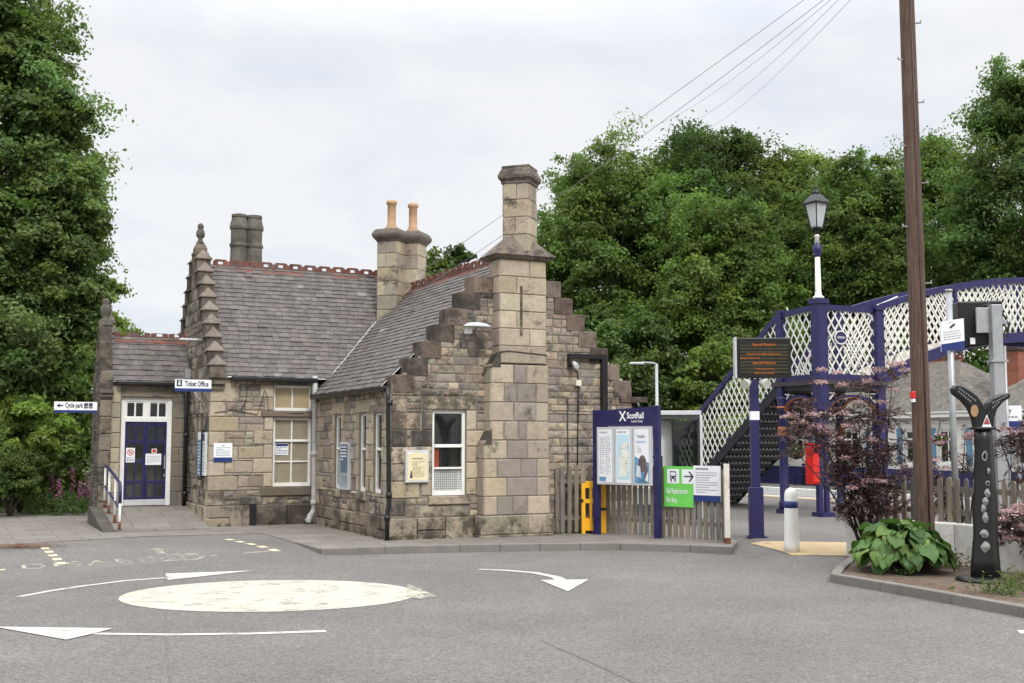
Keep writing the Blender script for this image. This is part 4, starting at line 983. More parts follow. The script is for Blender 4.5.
# poster cases on the entrance gable (face -x)
for nm, lab, y0, y1, z0, z1, m_, bd in (('poster_case', 'slim dark poster case on the gable facing the ramp', 5.15, 5.55, 1.0, 2.0, poster_blue, black_iron), ('notice_board', 'slim blue topped list panel on the gable near the corner', 4.78, 5.02, 1.05, 1.95, sign_white, light_grey)):
    S = local_thing(nm, lab, 'notice board', MX0 - .03, y0, z0, R(-90)); fl_ = fy(0.)
    # local x runs towards -y of the building after the quarter turn: place from y1 side
    S.location = bw(MX0 - .03, y1, z0); W_ = y1 - y0; H_ = z1 - z0
    g = MB(); g.box(0, W_, -.04, .02, 0, H_); g.build('case', bd, S)
    g = MB(); quad(g, fl_, .03, W_ - .03, .03, H_ - .03, .043); g.build('poster', m_, S, recalc=False)
    g = MB(); quad(g, fl_, .03, W_ - .03, H_ * .8, H_ - .03, .045); g.build('header', sign_navy if nm != 'poster_case' else sign_white, S, recalc=False)
    g = MB(); scribble(g, fl_, .05, W_ - .05, .06, H_ * .76, 10, .046, RNG); g.build('small_print', ink if nm != 'poster_case' else ink_white, S, recalc=False)
# poster frame on the side wall B
y0, z1 = onU(343.5, 442, 0); y1, z0 = onU(351.5, 490, 0)
S = local_thing('framed_poster', 'grey framed blue poster between the narrow side windows', 'notice board', -.035, y0, z0, R(-90)); W_, H_ = y0 - y1, z1 - z0
g = MB(); g.box(0, W_, -.04, .02, 0, H_); g.build('case', light_grey, S)
g = MB(); quad(g, f0, .05, W_ - .05, .05, H_ - .05, .043); g.build('poster', M('poster_slate_blue', (.07, .12, .17), .4, .5, 7), S, recalc=False)
g = MB(); quad(g, f0, .05, W_ - .05, .05, H_ * .35, .045); g.build('poster_photo', M('poster_grey', (.3, .33, .36), .4, .5, 6), S, recalc=False)
g = MB(); quad(g, f0, .05, W_ - .05, H_ * .8, H_ - .05, .045); g.build('header', sign_navy, S, recalc=False)
g = MB(); scribble(g, f0, .09, W_ - .09, H_ * .6, H_ * .93, 5, .047, RNG, .03); g.build('small_print', ink_white, S, recalc=False)
# cream notice on the gable
a, b = onV(404, 482.5, 0), onV(427.5, 450, 0)
S = local_thing('history_board', 'aluminium framed cream history board beside the caged gable window', 'notice board', a[0], -.03, a[1]); W_, H_ = b[0] - a[0], b[1] - a[1]
g = MB(); g.box(0, W_, -.05, .015, 0, H_); g.build('frame', light_grey, S, bevel=.006)
g = MB(); quad(g, f0, .035, W_ - .035, .035, H_ - .035, .053); g.build('paper', cream_paper, S, recalc=False)
g = MB(); g.add([f0(.035 + (W_ - .07) * t, H_ - .035 - .05 * (1 - math.sin(math.pi * t)), .055) for t in np.linspace(0, 1, 9)] + [f0(W_ - .035, H_ - .035, .055), f0(.035, H_ - .035, .055)], [tuple(range(11))]); g.build('arched_border', pale_panel, S, recalc=False)
g = MB(); scribble(g, f0, .13, W_ - .09, .1, H_ * .66, 12, .055, RNG); quad(g, f0, .12, W_ - .12, H_ * .72, H_ * .75, .055); g.build('small_print', M('brown_ink', (.22, .17, .1), .5), S, recalc=False)
g = MB(); g.add([f0(.08, .08, .056), f0(.13, .08, .056), f0(.12, .2, .056), f0(.10, .22, .056)], [(0, 1, 2, 3)]); g.build('figure_drawing', ink, S, recalc=False)
# wall lamps
S = local_thing('wall_lamp', 'white saucer shaped floodlight arm on the stepped gable beside the chimney', 'lamp', 1.62, 0, 3.86)
g = MB(); g.tube([(.0, .0, -.1), (.02, -.08, .0), (.02, -.2, .06)], .02, 8); g.build('arm', galv, S)
g = MB(); g.lathe([(.02, .12), (.18, .10), (.27, .05), (.285, .03), (.26, .025), (.1, .02)], (-.02, -.22, 0), 18, True, 0, 1, .55); g.build('lamp_shade', light_grey, S)
g = MB(); g.box(-.23, -.1, -.2, -.1, -.10, .03); g.build('photocell', pale_panel, S, bevel=.01)
S = local_thing('bulkhead_light', 'thin grey lamp jutting out of the gable above the Ticket Office sign', 'lamp', MX0, 5.6, onU(185, 347, MX0)[1])
g = MB(); g.box(-.12, .0, -.04, .04, -.02, .02); g.build('arm', galv, S)
g = MB(); g.box(-.5, -.12, -.09, .09, -.03, .015); g.build('lamp_head', light_grey, S, bevel=.01)

# ------------------------------------------------------------------ fence, information board, barrier, shelter
def picket_fence(name, label, pts, h, sp, pw, z=0., rails=(.3, 1.0), posts=None, round_top=False, zs=None, pal=None):
    root = thing(name, label, 'fence', (pts[0][0], pts[0][1], z)); g = MB(); p0 = Vector((pts[0][0], pts[0][1], 0)); rail = MB()
    for a, b in zip(pts[:-1], pts[1:]):
        a, b = Vector((a[0], a[1], 0)) - p0, Vector((b[0], b[1], 0)) - p0; L = (b - a).length; d = (b - a).normalized(); nrm = Vector((-d.y, d.x, 0)); n_ = int(L / sp)
        for i in range(n_):
            c = a + d * (L * (i + .5) / n_) ; hh = h + RNG.uniform(-.02, .02); hw = pw / 2 * RNG.uniform(.88, 1.08); k = RNG.uniform(.72, 1.2); tilt = d * RNG.uniform(-.012, .012)
            g.cur = tuple(x * k for x in ((.235, .195, .15) if RNG.random() < .7 else (.20, .185, .165)))
            f_ = lambda u_, z_, o_: c + d * u_ + tilt * z_ / h + nrm * o_ + Vector((0, 0, z_))
            g.prism([(-hw, .03), (hw, .03), (hw, hh - .03), (hw * .4, hh), (-hw * .4, hh), (-hw, hh - .03)], lambda u_, z_: f_(u_, z_, -.01), lambda u_, z_: f_(u_, z_, .012))
        for zr in rails: rail.bar(a + nrm * .035 + Vector((0, 0, zr)), b + nrm * .035 + Vector((0, 0, zr)), .04, .08)
        m_ = max(1, round(L / 1.8))
        for i in range(m_ + 1):
            c = a + d * (L * i / m_) + nrm * .09; rail.cur = (.2, .17, .14); po = MB(); po.cur = (.2, .17, .14); po.box(c.x - .045, c.x + .045, c.y - .045, c.y + .045, 0, h - .05); po.build('post', fence_wood, root, col=True)
    rail.c = [(.19, .165, .13)] * len(rail.f)
    g.build('pickets', fence_wood, root, col=True); rail.build('rail', fence_wood, root, col=True); return root
fs_ = Vector((at(559, 480, 22.2).x, 22.2, 0)); fa, fb = Vector((at(600, 480, 22.42).x, 22.42, 0)), gr(722, 542.5)
fdir = (fb - fa).normalized(); fang = math.atan2(fdir.y, fdir.x)
PF = picket_fence('picket_fence', 'weathered grey picket fence running from the gable to the white end post', [fs_, fa, fb], 1.3, .135, .088)
S = tag(MB().build('tmp', white_paint), None); bpy.data.objects.remove(S)
EP = thing('gate_post', 'white painted square post with rust at its foot, ending the picket fence', 'post', gr(727.5, 543.5))
g = MB(); g.box(-.045, .045, -.045, .045, 0, 1.37); g.build('post_shaft', M('peeling_white', (.66, .62, .56), .7, .1, 4, dirt=(.33, .22, .14), dirt_amt=.8, dirt_scale=2.2), EP, bevel=.006)
g = MB(); g.box(-.05, .05, -.05, .05, .0, .10); g.build('rusty_foot', rust, EP)
# green and white replacement bus sign fixed to the fence
def fence_at(px):  # point on the fence line seen in that pixel column
    r_ = ray(px, 470); t = (fa.x * fdir.y - fa.y * fdir.x) / (r_[0] * fdir.y - r_[1] * fdir.x); return Vector((r_[0] * t, r_[1] * t, 0))
fp0, fp1, fp2 = fence_at(665), fence_at(694.5), fence_at(722)
nrmf = Vector((fdir.y, -fdir.x, 0))     # towards the yard
def board(name, label, p, q, ztl, zbl, mat):
    L = (Vector((q.x, q.y)) - Vector((p.x, p.y))).length; S = thing(name, label, 'sign', (p.x + nrmf.x * .03, p.y + nrmf.y * .03, zbl), fang); Hh = ztl - zbl
    g = MB(); g.box(0, L - .006, -.008, 0, 0, Hh); g.build('panel', mat, S); return S, L, Hh
S, W_, H_ = board('bus_stop_sign', 'bright green Rail Replacement Bus Stop sign fixed to the picket fence', fp0, fp1, 1.31, .58, green_sign)
ty = .008
text('lettering', 'Rail Replacement', .135, ink_white, S, f0, .06, .24, ty + .004, width=W_ - .2, bold=.002); text('lettering', 'Bus Stop', .135, ink_white, S, f0, .06, .08, ty + .004, width=(W_ - .2) * .5, bold=.002)
g = MB(); quad(g, f0, .08, .36, .42, .68, ty + .003); quad(g, f0, .42, .72, .42, .68, ty + .003); g.build('symbol_plate', sign_white, S, recalc=False)
g = MB(); quad(g, f0, .15, .29, .5, .64, ty + .005); quad(g, f0, .16, .19, .45, .5, ty + .005); quad(g, f0, .25, .28, .45, .5, ty + .005)
quad(g, f0, .47, .65, .54, .565, ty + .005); g.add([f0(.57, .64, ty + .005), f0(.61, .64, ty + .005), f0(.69, .553, ty + .005), f0(.61, .46, ty + .005), f0(.57, .46, ty + .005), f0(.645, .553, ty + .005)], [(0, 1, 2, 5), (5, 2, 3, 4)]); g.build('symbol', ink, S, recalc=False)
g = MB(); quad(g, f0, .165, .275, .56, .62, ty + .006); quad(g, f0, .165, .19, .515, .535, ty + .006); quad(g, f0, .25, .275, .515, .535, ty + .006); g.build('symbol_window', sign_white, S, recalc=False)
S, W_, H_ = board('fence_notice', 'white text notice with navy base, on the fence beside the green sign', fp1, fp2, 1.33, .70, sign_white)
g = MB(); quad(g, f0, 0, W_ - .006, 0, H_ * .17, ty + .003); g.build('blue_band', sign_navy, S, recalc=False)
g = MB(); scribble(g, f0, .06, W_ - .08, H_ * .22, H_ * .84, 9, ty + .003, RNG); g.build('small_print', ink_grey, S, recalc=False)
g = MB(); scribble(g, f0, .06, W_ - .06, H_ * .86, H_ * .96, 1, ty + .003, RNG, .022); g.build('heading', ink, S, recalc=False)

# information board
pL, pR = Vector((at(597, 480, 22.1).x, 22.1, 0)), Vector((at(657.5, 480, 21.2).x, 21.2, 0)); iv = pR - pL; ia = math.atan2(iv.y, iv.x); IW = iv.length
S = thing('information_board', 'navy two post station information board with three framed posters', 'notice board', pL, ia)
for x in (0, IW):
    g = MB(); g.box(x - .06, x + .06, -.05, .05, 0, 2.42 if x else 2.36); g.build('post', navy, S, bevel=.006)
g = MB(); zt = 2.415; g.hexa([(.06, -.035, 2.05), (IW - .06, -.035, 2.05), (IW - .06, .03, 2.05), (.06, .03, 2.05), (.06, -.035, 2.345), (IW - .06, -.035, 2.405), (IW - .06, .03, 2.405), (.06, .03, 2.345)]); hd = g.build('header_panel', navy, S)
text('lettering', 'ScotRail', .16, ink_white, hd, f0, IW * .53, 2.19, .038, width=.38, bold=.004); text('lettering', "Scotland's Railway", .07, ink_white, hd, f0, IW * .60, 2.115, .038, width=.26)
g = MB(); cx_s, cz_s = IW * .46, 2.23
for s_ in (1, -1): g.add([f0(cx_s + s_ * -.065 + a_, cz_s + b_, .038 + .001 * (s_ + 1)) for a_, b_ in ((-.016, -.09), (.02, -.09))] + [f0(cx_s + s_ * .065 + a_, cz_s + b_, .038 + .001 * (s_ + 1)) for a_, b_ in ((.016, .10), (-.02, .10))], [(0, 1, 2, 3)])
g.build('saltire_emblem', ink_white, hd, recalc=False)
PW = (IW - .12 - .04) / 3; z0, z1 = .95, 1.97
for k_ in range(3):
    x0 = .07 + k_ * (PW + .01); x1 = x0 + PW; zz1 = 2.03 + k_ * .0; g = MB(); fw = .045
    g.box(x0, x1, -.10, -.04, z0, zz1); fr_ = g.build('poster_case', light_grey, S, bevel=.008)
    a, b, c, e = x0 + fw, x1 - fw, z0 + fw, zz1 - fw
    g = MB(); quad(g, f0, a, b, c, e, .103); g.build('poster', sign_white, fr_, recalc=False); W2, H2 = b - a, e - c
    if k_ == 0:
        g = MB(); scribble(g, f0, a + .03, a + W2 * .46, c + .16, c + H2 * .86, 20, .105, RNG); scribble(g, f0, a + W2 * .53, b - .03, c + .14, c + H2 * .88, 20, .105, RNG); scribble(g, f0, a + .03, b - .1, c + H2 * .92, c + H2 * .97, 1, .105, RNG, .03); g.build('small_print', ink_grey, fr_, recalc=False)
        g = MB(); quad(g, f0, a + .02, a + W2 * .55, c + .02, c + .1, .105); g.build('blue_band', poster_blue, fr_, recalc=False)
    if k_ == 1:
        g = MB(); quad(g, f0, a + .02, b - .02, c + .05, c + H2 * .9, .105); g.build('map_sea', map_blue, fr_, recalc=False)
        pts = [(.1, .1), (.35, .06), (.8, .08), (.97, .3), (.9, .5), (.97, .62), (.75, .68), (.95, .8), (.7, .86), (.5, .85), (.35, .72), (.28, .55), (.12, .45), (.25, .3)]
        g = MB(); g.add([f0(a + .02 + (W2 - .04) * u_, c + .05 + (H2 * .85) * v_, .107) for u_, v_ in pts], [tuple(range(len(pts)))]); g.build('map_land', map_land, fr_, recalc=False)
        g = MB()
        for _ in range(40): x, z = a + W2 * RNG.uniform(.25, .85), c + H2 * RNG.uniform(.12, .75); quad(g, f0, x, x + .03, z, z + .008, .109)
        scribble(g, f0, a + .03, b - .1, c + H2 * .93, c + H2 * .97, 1, .105, RNG, .025); g.build('small_print', ink_grey, fr_, recalc=False)
    if k_ == 2:
        text('lettering', 'Timetable', .10, sign_navy, fr_, f0, a + .04, c + H2 * .84, .105, width=W2 * .6); text('lettering', 'Information', .09, M('light_blue_ink', (.16, .35, .62), .5), fr_, f0, a + .04, c + H2 * .74, .105, width=W2 * .66)
        g = MB(); scribble(g, f0, a + .05, b - .15, c + H2 * .55, c + H2 * .7, 4, .105, RNG); g.build('small_print', ink_grey, fr_, recalc=False)
        g = MB(); g.add([f0(a, c, .105), f0(b, c, .105), f0(b, c + H2 * .38, .105), f0(a + W2 * .5, c + H2 * .42, .105), f0(a, c + H2 * .5, .105)], [(0, 1, 2, 3, 4)]); g.build('poster_photo', poster_blue, fr_, recalc=False)
        g = MB(); g.add([f0(a + W2 * .55 + .09 * math.cos(t), c + H2 * .36 + .16 * math.sin(t), .107) for t in np.linspace(0, 6, 12)], [tuple(range(12))]); g.add([f0(a + W2 * .62, c + .03, .1075), f0(b - .02, c + .03, .1075), f0(b - .02, c + H2 * .25, .1075), f0(b - W2 * .25, c + H2 * .4, .1075)], [(0, 1, 2, 3)]); g.build('poster_figure', M('poster_dark', (.12, .09, .09), .4, .5, 8), fr_, recalc=False)
        g = MB(); g.add([f0(a + W2 * .1, c + .12, .1077), f0(a + W2 * .45, c + .1, .1077), f0(a + W2 * .4, c + H2 * .3, .1077), f0(a + W2 * .15, c + H2 * .34, .1077)], [(0, 1, 2, 3)]); g.add([f0(b - W2 * .3, c + .05, .109), f0(b - .01, c + .02, .109), f0(b - .02, c + H2 * .22, .109)], [(0, 1, 2)]); g.build('poster_highlight', M('poster_pale', (.62, .68, .72), .4, .2, 6), fr_, recalc=False)
# yellow plastic barrier, folded, standing on end
yb = Vector((at(581.5, 500, 22.25).x, 22.25, 0)); S = thing('plastic_barrier', 'yellow plastic works barrier stood on end against the information board', 'barrier', (yb.x, yb.y, 0), R(3))
g = MB(); BW, BH = .36, 1.04
g.box(0, .07, -.03, .03, .0, BH - .08); g.box(BW - .07, BW, -.03, .03, 0, BH)
g.box(.07, BW - .07, -.028, .028, BH - .17, BH - .04); g.box(.07, BW - .07, -.028, .028, BH - .46, BH - .38); g.box(.07, BW - .07, -.028, .028, .06, .2)
for x in (.155,): g.box(x, x + .05, -.026, .026, BH - .38, BH - .17); g.box(x, x + .05, -.026, .026, .2, BH - .46)
g.box(.07, .29, .012, .02, .2, .3); g.build('barrier_panel', yellow_plastic, S, bevel=.012)
g = MB(); g.box(.365, .49, .02, .07, 0, 1.0); g.build('barrier_leaf', yellow_plastic, S, bevel=.012)
g = MB(); g.box(.355, .50, .012, .078, .44, .49); g.box(-.01, .03, -.045, .045, .6, .66); g.build('hinge', black_iron, S)
# grey cabinet behind the fence
cp = at(588, 466, 24.6); S = thing('equipment_cabinet', 'low grey metal cabinet behind the pickets at the gable', 'cabinet', (cp.x - .35, 24.6, 0), R(-20))
g = MB(); g.box(-.1, .75, 0, .4, 0, 1.15); g.build('body', light_grey, S, bevel=.01); g = MB(); g.box(-.13, .78, -.03, .43, 1.152, 1.22); g.build('lid', sign_white, S)
# glazed shelter
sp = at(640, 411, 27.); ex0 = (636 - 512) / 1150 * 27; SW = (699 - 636) / 1150 * 27
S = thing('platform_shelter', 'small glazed shelter with pale roof edge and dark posts behind the fence', 'shelter', (ex0, 27, 0), R(-4)); SZ = 2.48; SD = 1.5
g = MB(); g.box(-.7, SW + .03, -.05, SD, SZ - .10, SZ); g.build('roof', light_grey, S, bevel=.01)
g = MB(); g.box(-.68, SW, -.03, .0, SZ - .2, SZ - .102); g.box(SW - .02, SW + .01, -.03, SD - .02, SZ - .2, SZ - .102); g.build('fascia', M('charcoal_metal', (.05, .052, .056), .4), S)
for x, y in ((-.66, 0), (SW - .06, 0), (SW - .06, SD - .1), (-.66, SD - .1)): g = MB(); g.box(x, x + .07, y, y + .07, 0, SZ - .205); g.build('post', M('charcoal_metal', (.05, .052, .056), .4), S)
g = MB(); g.box(-.6, SW * .57, SD * .25, SD * .25 + .03, .95, SZ - .22); g.build('back_panel', pale_panel, S)
g = MB(); g.box(SW - .035, SW - .03, .08, SD - .12, .3, SZ - .22); quad(g, fy(SD - .05), SW * .55, SW - .06, .3, SZ - .22, 0); quad(g, fy(.03), SW * .58, SW - .06, .3, SZ - .22, 0); g.build('pane', tinted_glass, S, recalc=False)
g = MB(); g.box(-.58, SW - .06, .01, .05, .02, .3); g.box(SW - .05, SW + .0, .08, SD - .1, .02, .3); g.build('kick_panel', M('charcoal_metal', (.05, .052, .056), .4), S)
g = MB(); g.box(SW - .01, SW + .05, -.06, -.02, 0, SZ - .1); g.build('corner_trim', light_grey, S)
g = MB(); g.box(SW * .57, SW * .59, .0, SD * .5 + .1, .3, SZ - .22); g.build('mullion', black_iron, S)
g = MB(); g.box(.1, .62, SD * .25 - .03, SD * .25 - .002, 1.0, 1.42); nf = g.build('notice_frame', black_iron, S); g = MB(); quad(g, fy(SD * .25 - .034), .15, .57, 1.05, 1.37, 0); g.build('notice', sign_white, nf, recalc=False)
# distant lamp
lp = at(657, 410, 33.); S = thing('street_lamp', 'thin grey column lamp with a short arm, behind the shelter', 'street lamp', (lp.x, 33, 0)); tz = at(657, 364, 33.).z
g = MB(); g.tube([(0, 0, 0), (0, 0, tz)], [.06, .045], 10); g.build('pole', galv, S); g = MB(); g.tube([(0, 0, tz), (-.15, 0, tz + .03), (-.4, 0, tz + .04)], .03, 8); g.build('arm', galv, S)
g = MB(); g.box(-.78, -.36, -.1, .1, tz - .01, tz + .05); g.build('lamp_head', light_grey, S, bevel=.02)

# ------------------------------------------------------------------ departure display
dp = gr(756.5, 537); S = thing('departure_display', 'blue post carrying a dark departure screen with amber text and two loudspeakers', 'display', dp, R(-3))
zb, zt = at(762, 378, dp.y).z, at(762, 338.5, dp.y).z
g = MB(); g.box(-.125, .125, -.125, .125, 0, .92); g.build('post_base', purple, S, bevel=.01); g = MB(); g.box(-.17, .17, -.17, .17, 0, .02); g.build('base_plate', purple, S)
g = MB(); g.box(-.08, .08, -.08, .08, .92, zb - .02); pl = g.build('post', purple, S, bevel=.01); zz = at(757, 420, dp.y).z
g = MB(); g.box(-.083, .083, -.083, .083, zz, zz + .16); g.build('white_band', sign_white, pl)
DW = 1.0; x0 = -.32
g = MB(); g.box(x0, x0 + DW, -.12, .12, zb, zt); sc = g.build('screen_case', black_iron, S, bevel=.012)
g = MB(); g.box(x0 - .035, x0 - .003, -.13, .13, zb - .01, zt + .02); g.build('case_end', light_grey, sc)
g = MB(); g.box(x0 + .05, x0 + DW - .05, -.128, -.121, zb + .06, zt - .06); g.build('screen', M('screen_black', (.012, .011, .008), .2), sc)
g = MB(); 
for i in range(9): z = zb + .09 + i * (zt - zb - .18) / 9; g.box(x0 + .06, x0 + DW - .06, -.131, -.129, z, z + .028)
g.build('led_rows', M('led_row', (.045, .04, .018), .4), sc, recalc=False)
for k_, (tx, fz, wd) in enumerate((('Special Notices', .83, .42), ('Reduced ticket office opening times', .60, .62), ('Bedcoat Pitlochry', .50, .36), ('Special Notices', .37, .42), ('Check your journey', .23, .34), ('before you travel', .12, .36))):
    xx = x0 + DW / 2 if k_ != 2 else x0 + .24
    if k_ == 2: tx = 'Station Pitlochry'
    text('lettering', tx, .075 if 'Special' in tx else .05, led, sc, f0, xx, zb + (zt - zb) * fz - .02, .134, 'CENTER', width=wd, bold=.0)
for k_, (x, rz_) in enumerate(((-.14, -.6), (.16, .5))):
    c = Vector((x, -.12, zb - .10)); d = Vector((math.sin(rz_), -math.cos(rz_), -.3)).normalized(); g = MB()
    g.tube([c - d * .12, c - d * .04, c + d * .04, c + d * .12], [.04, .06, .085, .09], 14); g.build('loudspeaker', M('speaker_cream', (.50, .50, .45), .5, .1, 5), S)
g = MB(); g.box(-.2, .2, -.05, -.02, zb - .06, zb - .02); g.build('speaker_bracket', purple, S)

# bollard
bp_ = gr(792, 551); S = thing('bollard', 'white round topped bollard with a blue band standing on the buff paving', 'bollard', (bp_.x, bp_.y, .0))
g = MB(); g.lathe([(.125, -.03), (.122, .1), (.105, .88), (.098, .93), (.075, .98), (.03, 1.01), (0.002, 1.015)], (0, 0, 0), 20); bo = g.build('bollard_body', M('white_plastic', (.80, .79, .75), .5, .06, 4, dirt=(.6, .57, .5), dirt_amt=.25, dirt_scale=2), S)
g = MB(); g.lathe([(.1118, .69), (.1098, .80)], (0, 0, 0), 20); g.build('blue_band', sign_navy, bo)

# ------------------------------------------------------------------ footbridge
A0 = gr(823.5, 516.5); FB = thing('footbridge', 'blue iron footbridge with white lattice sides, stairs and an arched span', 'footbridge', A0, PHI)
LU, LV = 1.82, 1.40; DK = 3.12; TP = 5.05      # landing size, deck and rail heights
ST = 4.5; SB = DK / 1                          # stair run
def column(x, y, zt, w=.26, lower=None, rings=True, lab=None):
    g = MB(); 
    if lower is None: g.box(x - w / 2, x + w / 2, y - w / 2, y + w / 2, 0, zt); g.box(x - w / 2 - .04, x + w / 2 + .04, y - w / 2 - .04, y + w / 2 + .04, zt - .12, zt - .02)
    elif lower == 2:
        g.box(x - w / 2, x + w / 2, y - w / 2, y + w / 2, DK - .3, zt); g.box(-.16, -.045, -.06, .06, 0, DK - .3); g.box(x - w / 2 - .04, x + w / 2 + .04, y - w / 2 - .04, y + w / 2 + .04, zt - .12, zt - .02)
    else:
        g.box(x - w / 2, x + w / 2, y - w / 2, y + w / 2, DK - .25, zt); g.lathe([(.15, 0), (.15, .25), (.115, .3), (.10, 2.5), (.13, 2.55), (.11, 2.6), (.15, 2.8), (.15, DK - .25)], (x, y, 0), 14)
    g.box(x - w / 2 - .05, x + w / 2 + .05, y - w / 2 - .05, y + w / 2 + .05, 0, .10)
    # rivets
    for z in np.arange(.4, zt - .2, .26):
        for s_ in (-1, 1): g.box(x + s_ * w * .36 - .014, x + s_ * w * .36 + .014, y - w / 2 - .014, y - w / 2, z, z + .028)
    return g.build('column', purple, FB)
ca = column(0, 0, TP + .12, .28, 2); g = MB(); g.box(.085, .19, -.02, .08, 0, DK - .3); g.box(-.17, .15, -.13, .13, DK - .6, DK - .3); g.build('column_web', purple, ca)
g = MB(); g.box(-.16, .20, -.13, .11, 2.42, 2.46); g.build('white_ring', lattice_white, ca)
cb = column(0, LV, TP - .02, .2, 1); cc_ = column(LU, 0, TP + .05, .24); cd = column(LU, LV, TP, .2, 1)
for c_, (x, y) in ((cb, (0, LV)), (cd, (LU, LV))):
    g = MB(); g.lathe([(.125, 1.9), (.13, 1.91), (.13, 2.12), (.125, 2.13)], (x, y, 0), 14); g.lathe([(.15, 2.58), (.155, 2.6), (.15, 2.63)], (x, y, 0), 14); g.build('orange_band', orange_paint, c_)
def lattice(mb, P0, dirv, L, zb_, zt_, sp=.17, k=1.5, w=.038, th=.012, nrm=None):
    """flat bars crossing both ways between zb_(t) and zt_(t)"""
    dirv = Vector(dirv).normalized(); P0 = Vector(P0); nrm = nrm or Vector((-dirv.y, dirv.x, 0)); ts = np.linspace(0, L, 160); zlo = min(zb_(t) for t in ts); zhi = max(zt_(t) for t in ts)
    for s_ in (1, -1):
        c = -(zhi - zlo) / k - .5
        while c < L + (zhi - zlo) / k + .5:
            seg = []
            for t in np.linspace(max(0, c - (zhi - zlo) / k - .1), min(L, c + (zhi - zlo) / k + .1), 70):
                z = zlo + (t - c) * k if s_ > 0 else zlo + (c - t) * k
                if zb_(t) <= z <= zt_(t): seg.append((t, z))
                elif seg: break
            if len(seg) > 2:
                a, b = seg[0], seg[-1]; off = nrm * (.008 * s_)
                mb.bar(P0 + dirv * a[0] + off + Vector((0, 0, a[1])), P0 + dirv * b[0] + off + Vector((0, 0, b[1])), th, w, up=nrm.cross(dirv) if abs(b[1] - a[1]) < 1e-6 else Vector((dirv.x * -(b[1] - a[1]), dirv.y * -(b[1] - a[1]), (b[0] - a[0]) * 1.)))
            c += sp
def rail(mb, P0, dirv, L, zf, w=.10, h=.14, n=14):
    dirv = Vector(dirv).normalized(); P0 = Vector(P0); pts = [P0 + dirv * (L * i / n) + Vector((0, 0, zf(L * i / n))) for i in range(n + 1)]
    for a, b in zip(pts[:-1], pts[1:]): mb.bar(a, b + (b - a) * .02, w, h)
def panel(P0, dirv, L, zb_, zt_, n=14, sp=.17, top_h=.13, k=1.5):
    g = MB(); lattice(g, P0, dirv, L, zb_, zt_, sp, k); lp_ = g.build('lattice_panel', lattice_white, FB, recalc=False)
    g = MB(); rail(g, P0, dirv, L, lambda t: zt_(t) + top_h / 2 - .02, .12, top_h, n); g.build('top_rail', purple, FB)
    g = MB(); rail(g, P0, dirv, L, lambda t: zb_(t) - .10, .08, .2, n); g.build('bottom_girder', purple, FB)
    return lp_
LT = 4.93
panel((0, .12, 0), (0, 1, 0), LV - .2, lambda t: DK + .25, lambda t: LT - .05 * t, 2, .235)
pf = panel((.15, 0, 0), (1, 0, 0), LU - .25, lambda t: DK + .25, lambda t: LT - .0, 2, .235)
# oval plaque on the front panel
g = MB(); pc = Vector((.62, -.04, 4.26)); g.add([(pc.x + .20 * math.cos(t), pc.y, pc.z + .17 * math.sin(t)) for t in np.linspace(0, 6.283, 25)[:-1]] + [(pc.x + .20 * math.cos(t), pc.y - .02, pc.z + .17 * math.sin(t)) for t in np.linspace(0, 6.283, 25)[:-1]], [tuple(range(24)), tuple(range(24, 48))] + [(i, (i + 1) % 24, 24 + (i + 1) % 24, 24 + i) for i in range(24)]); pq = g.build('plaque', lattice_white, FB)
g = MB(); ring = [(math.cos(t), math.sin(t)) for t in np.linspace(0, 6.283, 25)[:-1]]; g.add([(pc.x + .17 * a, pc.y - .022, pc.z + .14 * b) for a, b in ring], [tuple(range(24))]); g.build('plaque_face', purple, pq, recalc=False)
g = MB(); quad(g, fy(pc.y), pc.x - .12, pc.x + .12, pc.z - .03, pc.z + .03, .025); g.build('plaque_lettering', ink_grey, pq, recalc=False)
# deck with timber edge
g = MB(); g.box(-.05, LU + .05, -.10, LV + .1, DK - .12, DK); g.build('deck', dark_iron, FB)
g = MB(); g.box(-.35, LU + .15, -.17, -.105, DK + .0, DK + .11); g.box(-.13, -.06, -.1, LV + .3, DK, DK + .11); g.build('deck_edge', M('dark_timber', (.05, .036, .045), .8, .3, 4, stretch=(1, 10, 10)), FB)
# arch brackets below the deck
def arch(P0, dirv, L, zs):
    g, g2 = MB(), MB(); dirv = Vector(dirv); P0 = Vector(P0); pts = []
    for t in np.linspace(0, math.pi, 18): pts.append(P0 + dirv * (L / 2 - L / 2 * math.cos(t)) + Vector((0, 0, zs + (DK - .26 - zs) * math.sin(t))))
    nr = Vector((-dirv.y, dirv.x, 0))
    for a, b in zip(pts[:-1], pts[1:]): g.bar(a, b + (b - a) * .05, .10, .06, up=nr.cross(b - a)); g2.bar(a - (a - (P0 + dirv * L / 2 + Vector((0, 0, zs)))).normalized() * .04, b - (b - (P0 + dirv * L / 2 + Vector((0, 0, zs)))).normalized() * .04, .102, .012, up=nr.cross(b - a))
    ar = g.build('arch_bracket', purple, FB); g2.build('arch_trim', orange_paint, ar)
    g = MB()
    for s_ in (0, 1):
        c = P0 + dirv * (L * s_); q = P0 + dirv * (L * (.16 if s_ == 0 else .84)); top_ = Vector((0, 0, DK - .2)); g.bar(c + top_, q + top_, .03, .03); g.bar(q + top_, c + Vector((0, 0, zs + .25)), .03, .03)
    g.build('spandrel', lattice_white, ar)
arch((0, .12, 0), (0, 1, 0), LV - .2, 2.5); arch((.18, 0, 0), (1, 0, 0), LU - .3, 2.45); arch((.1, LV, 0), (1, 0, 0), LU - .2, 2.45); arch((LU, .12, 0), (0, 1, 0), LV - .2, 2.5)
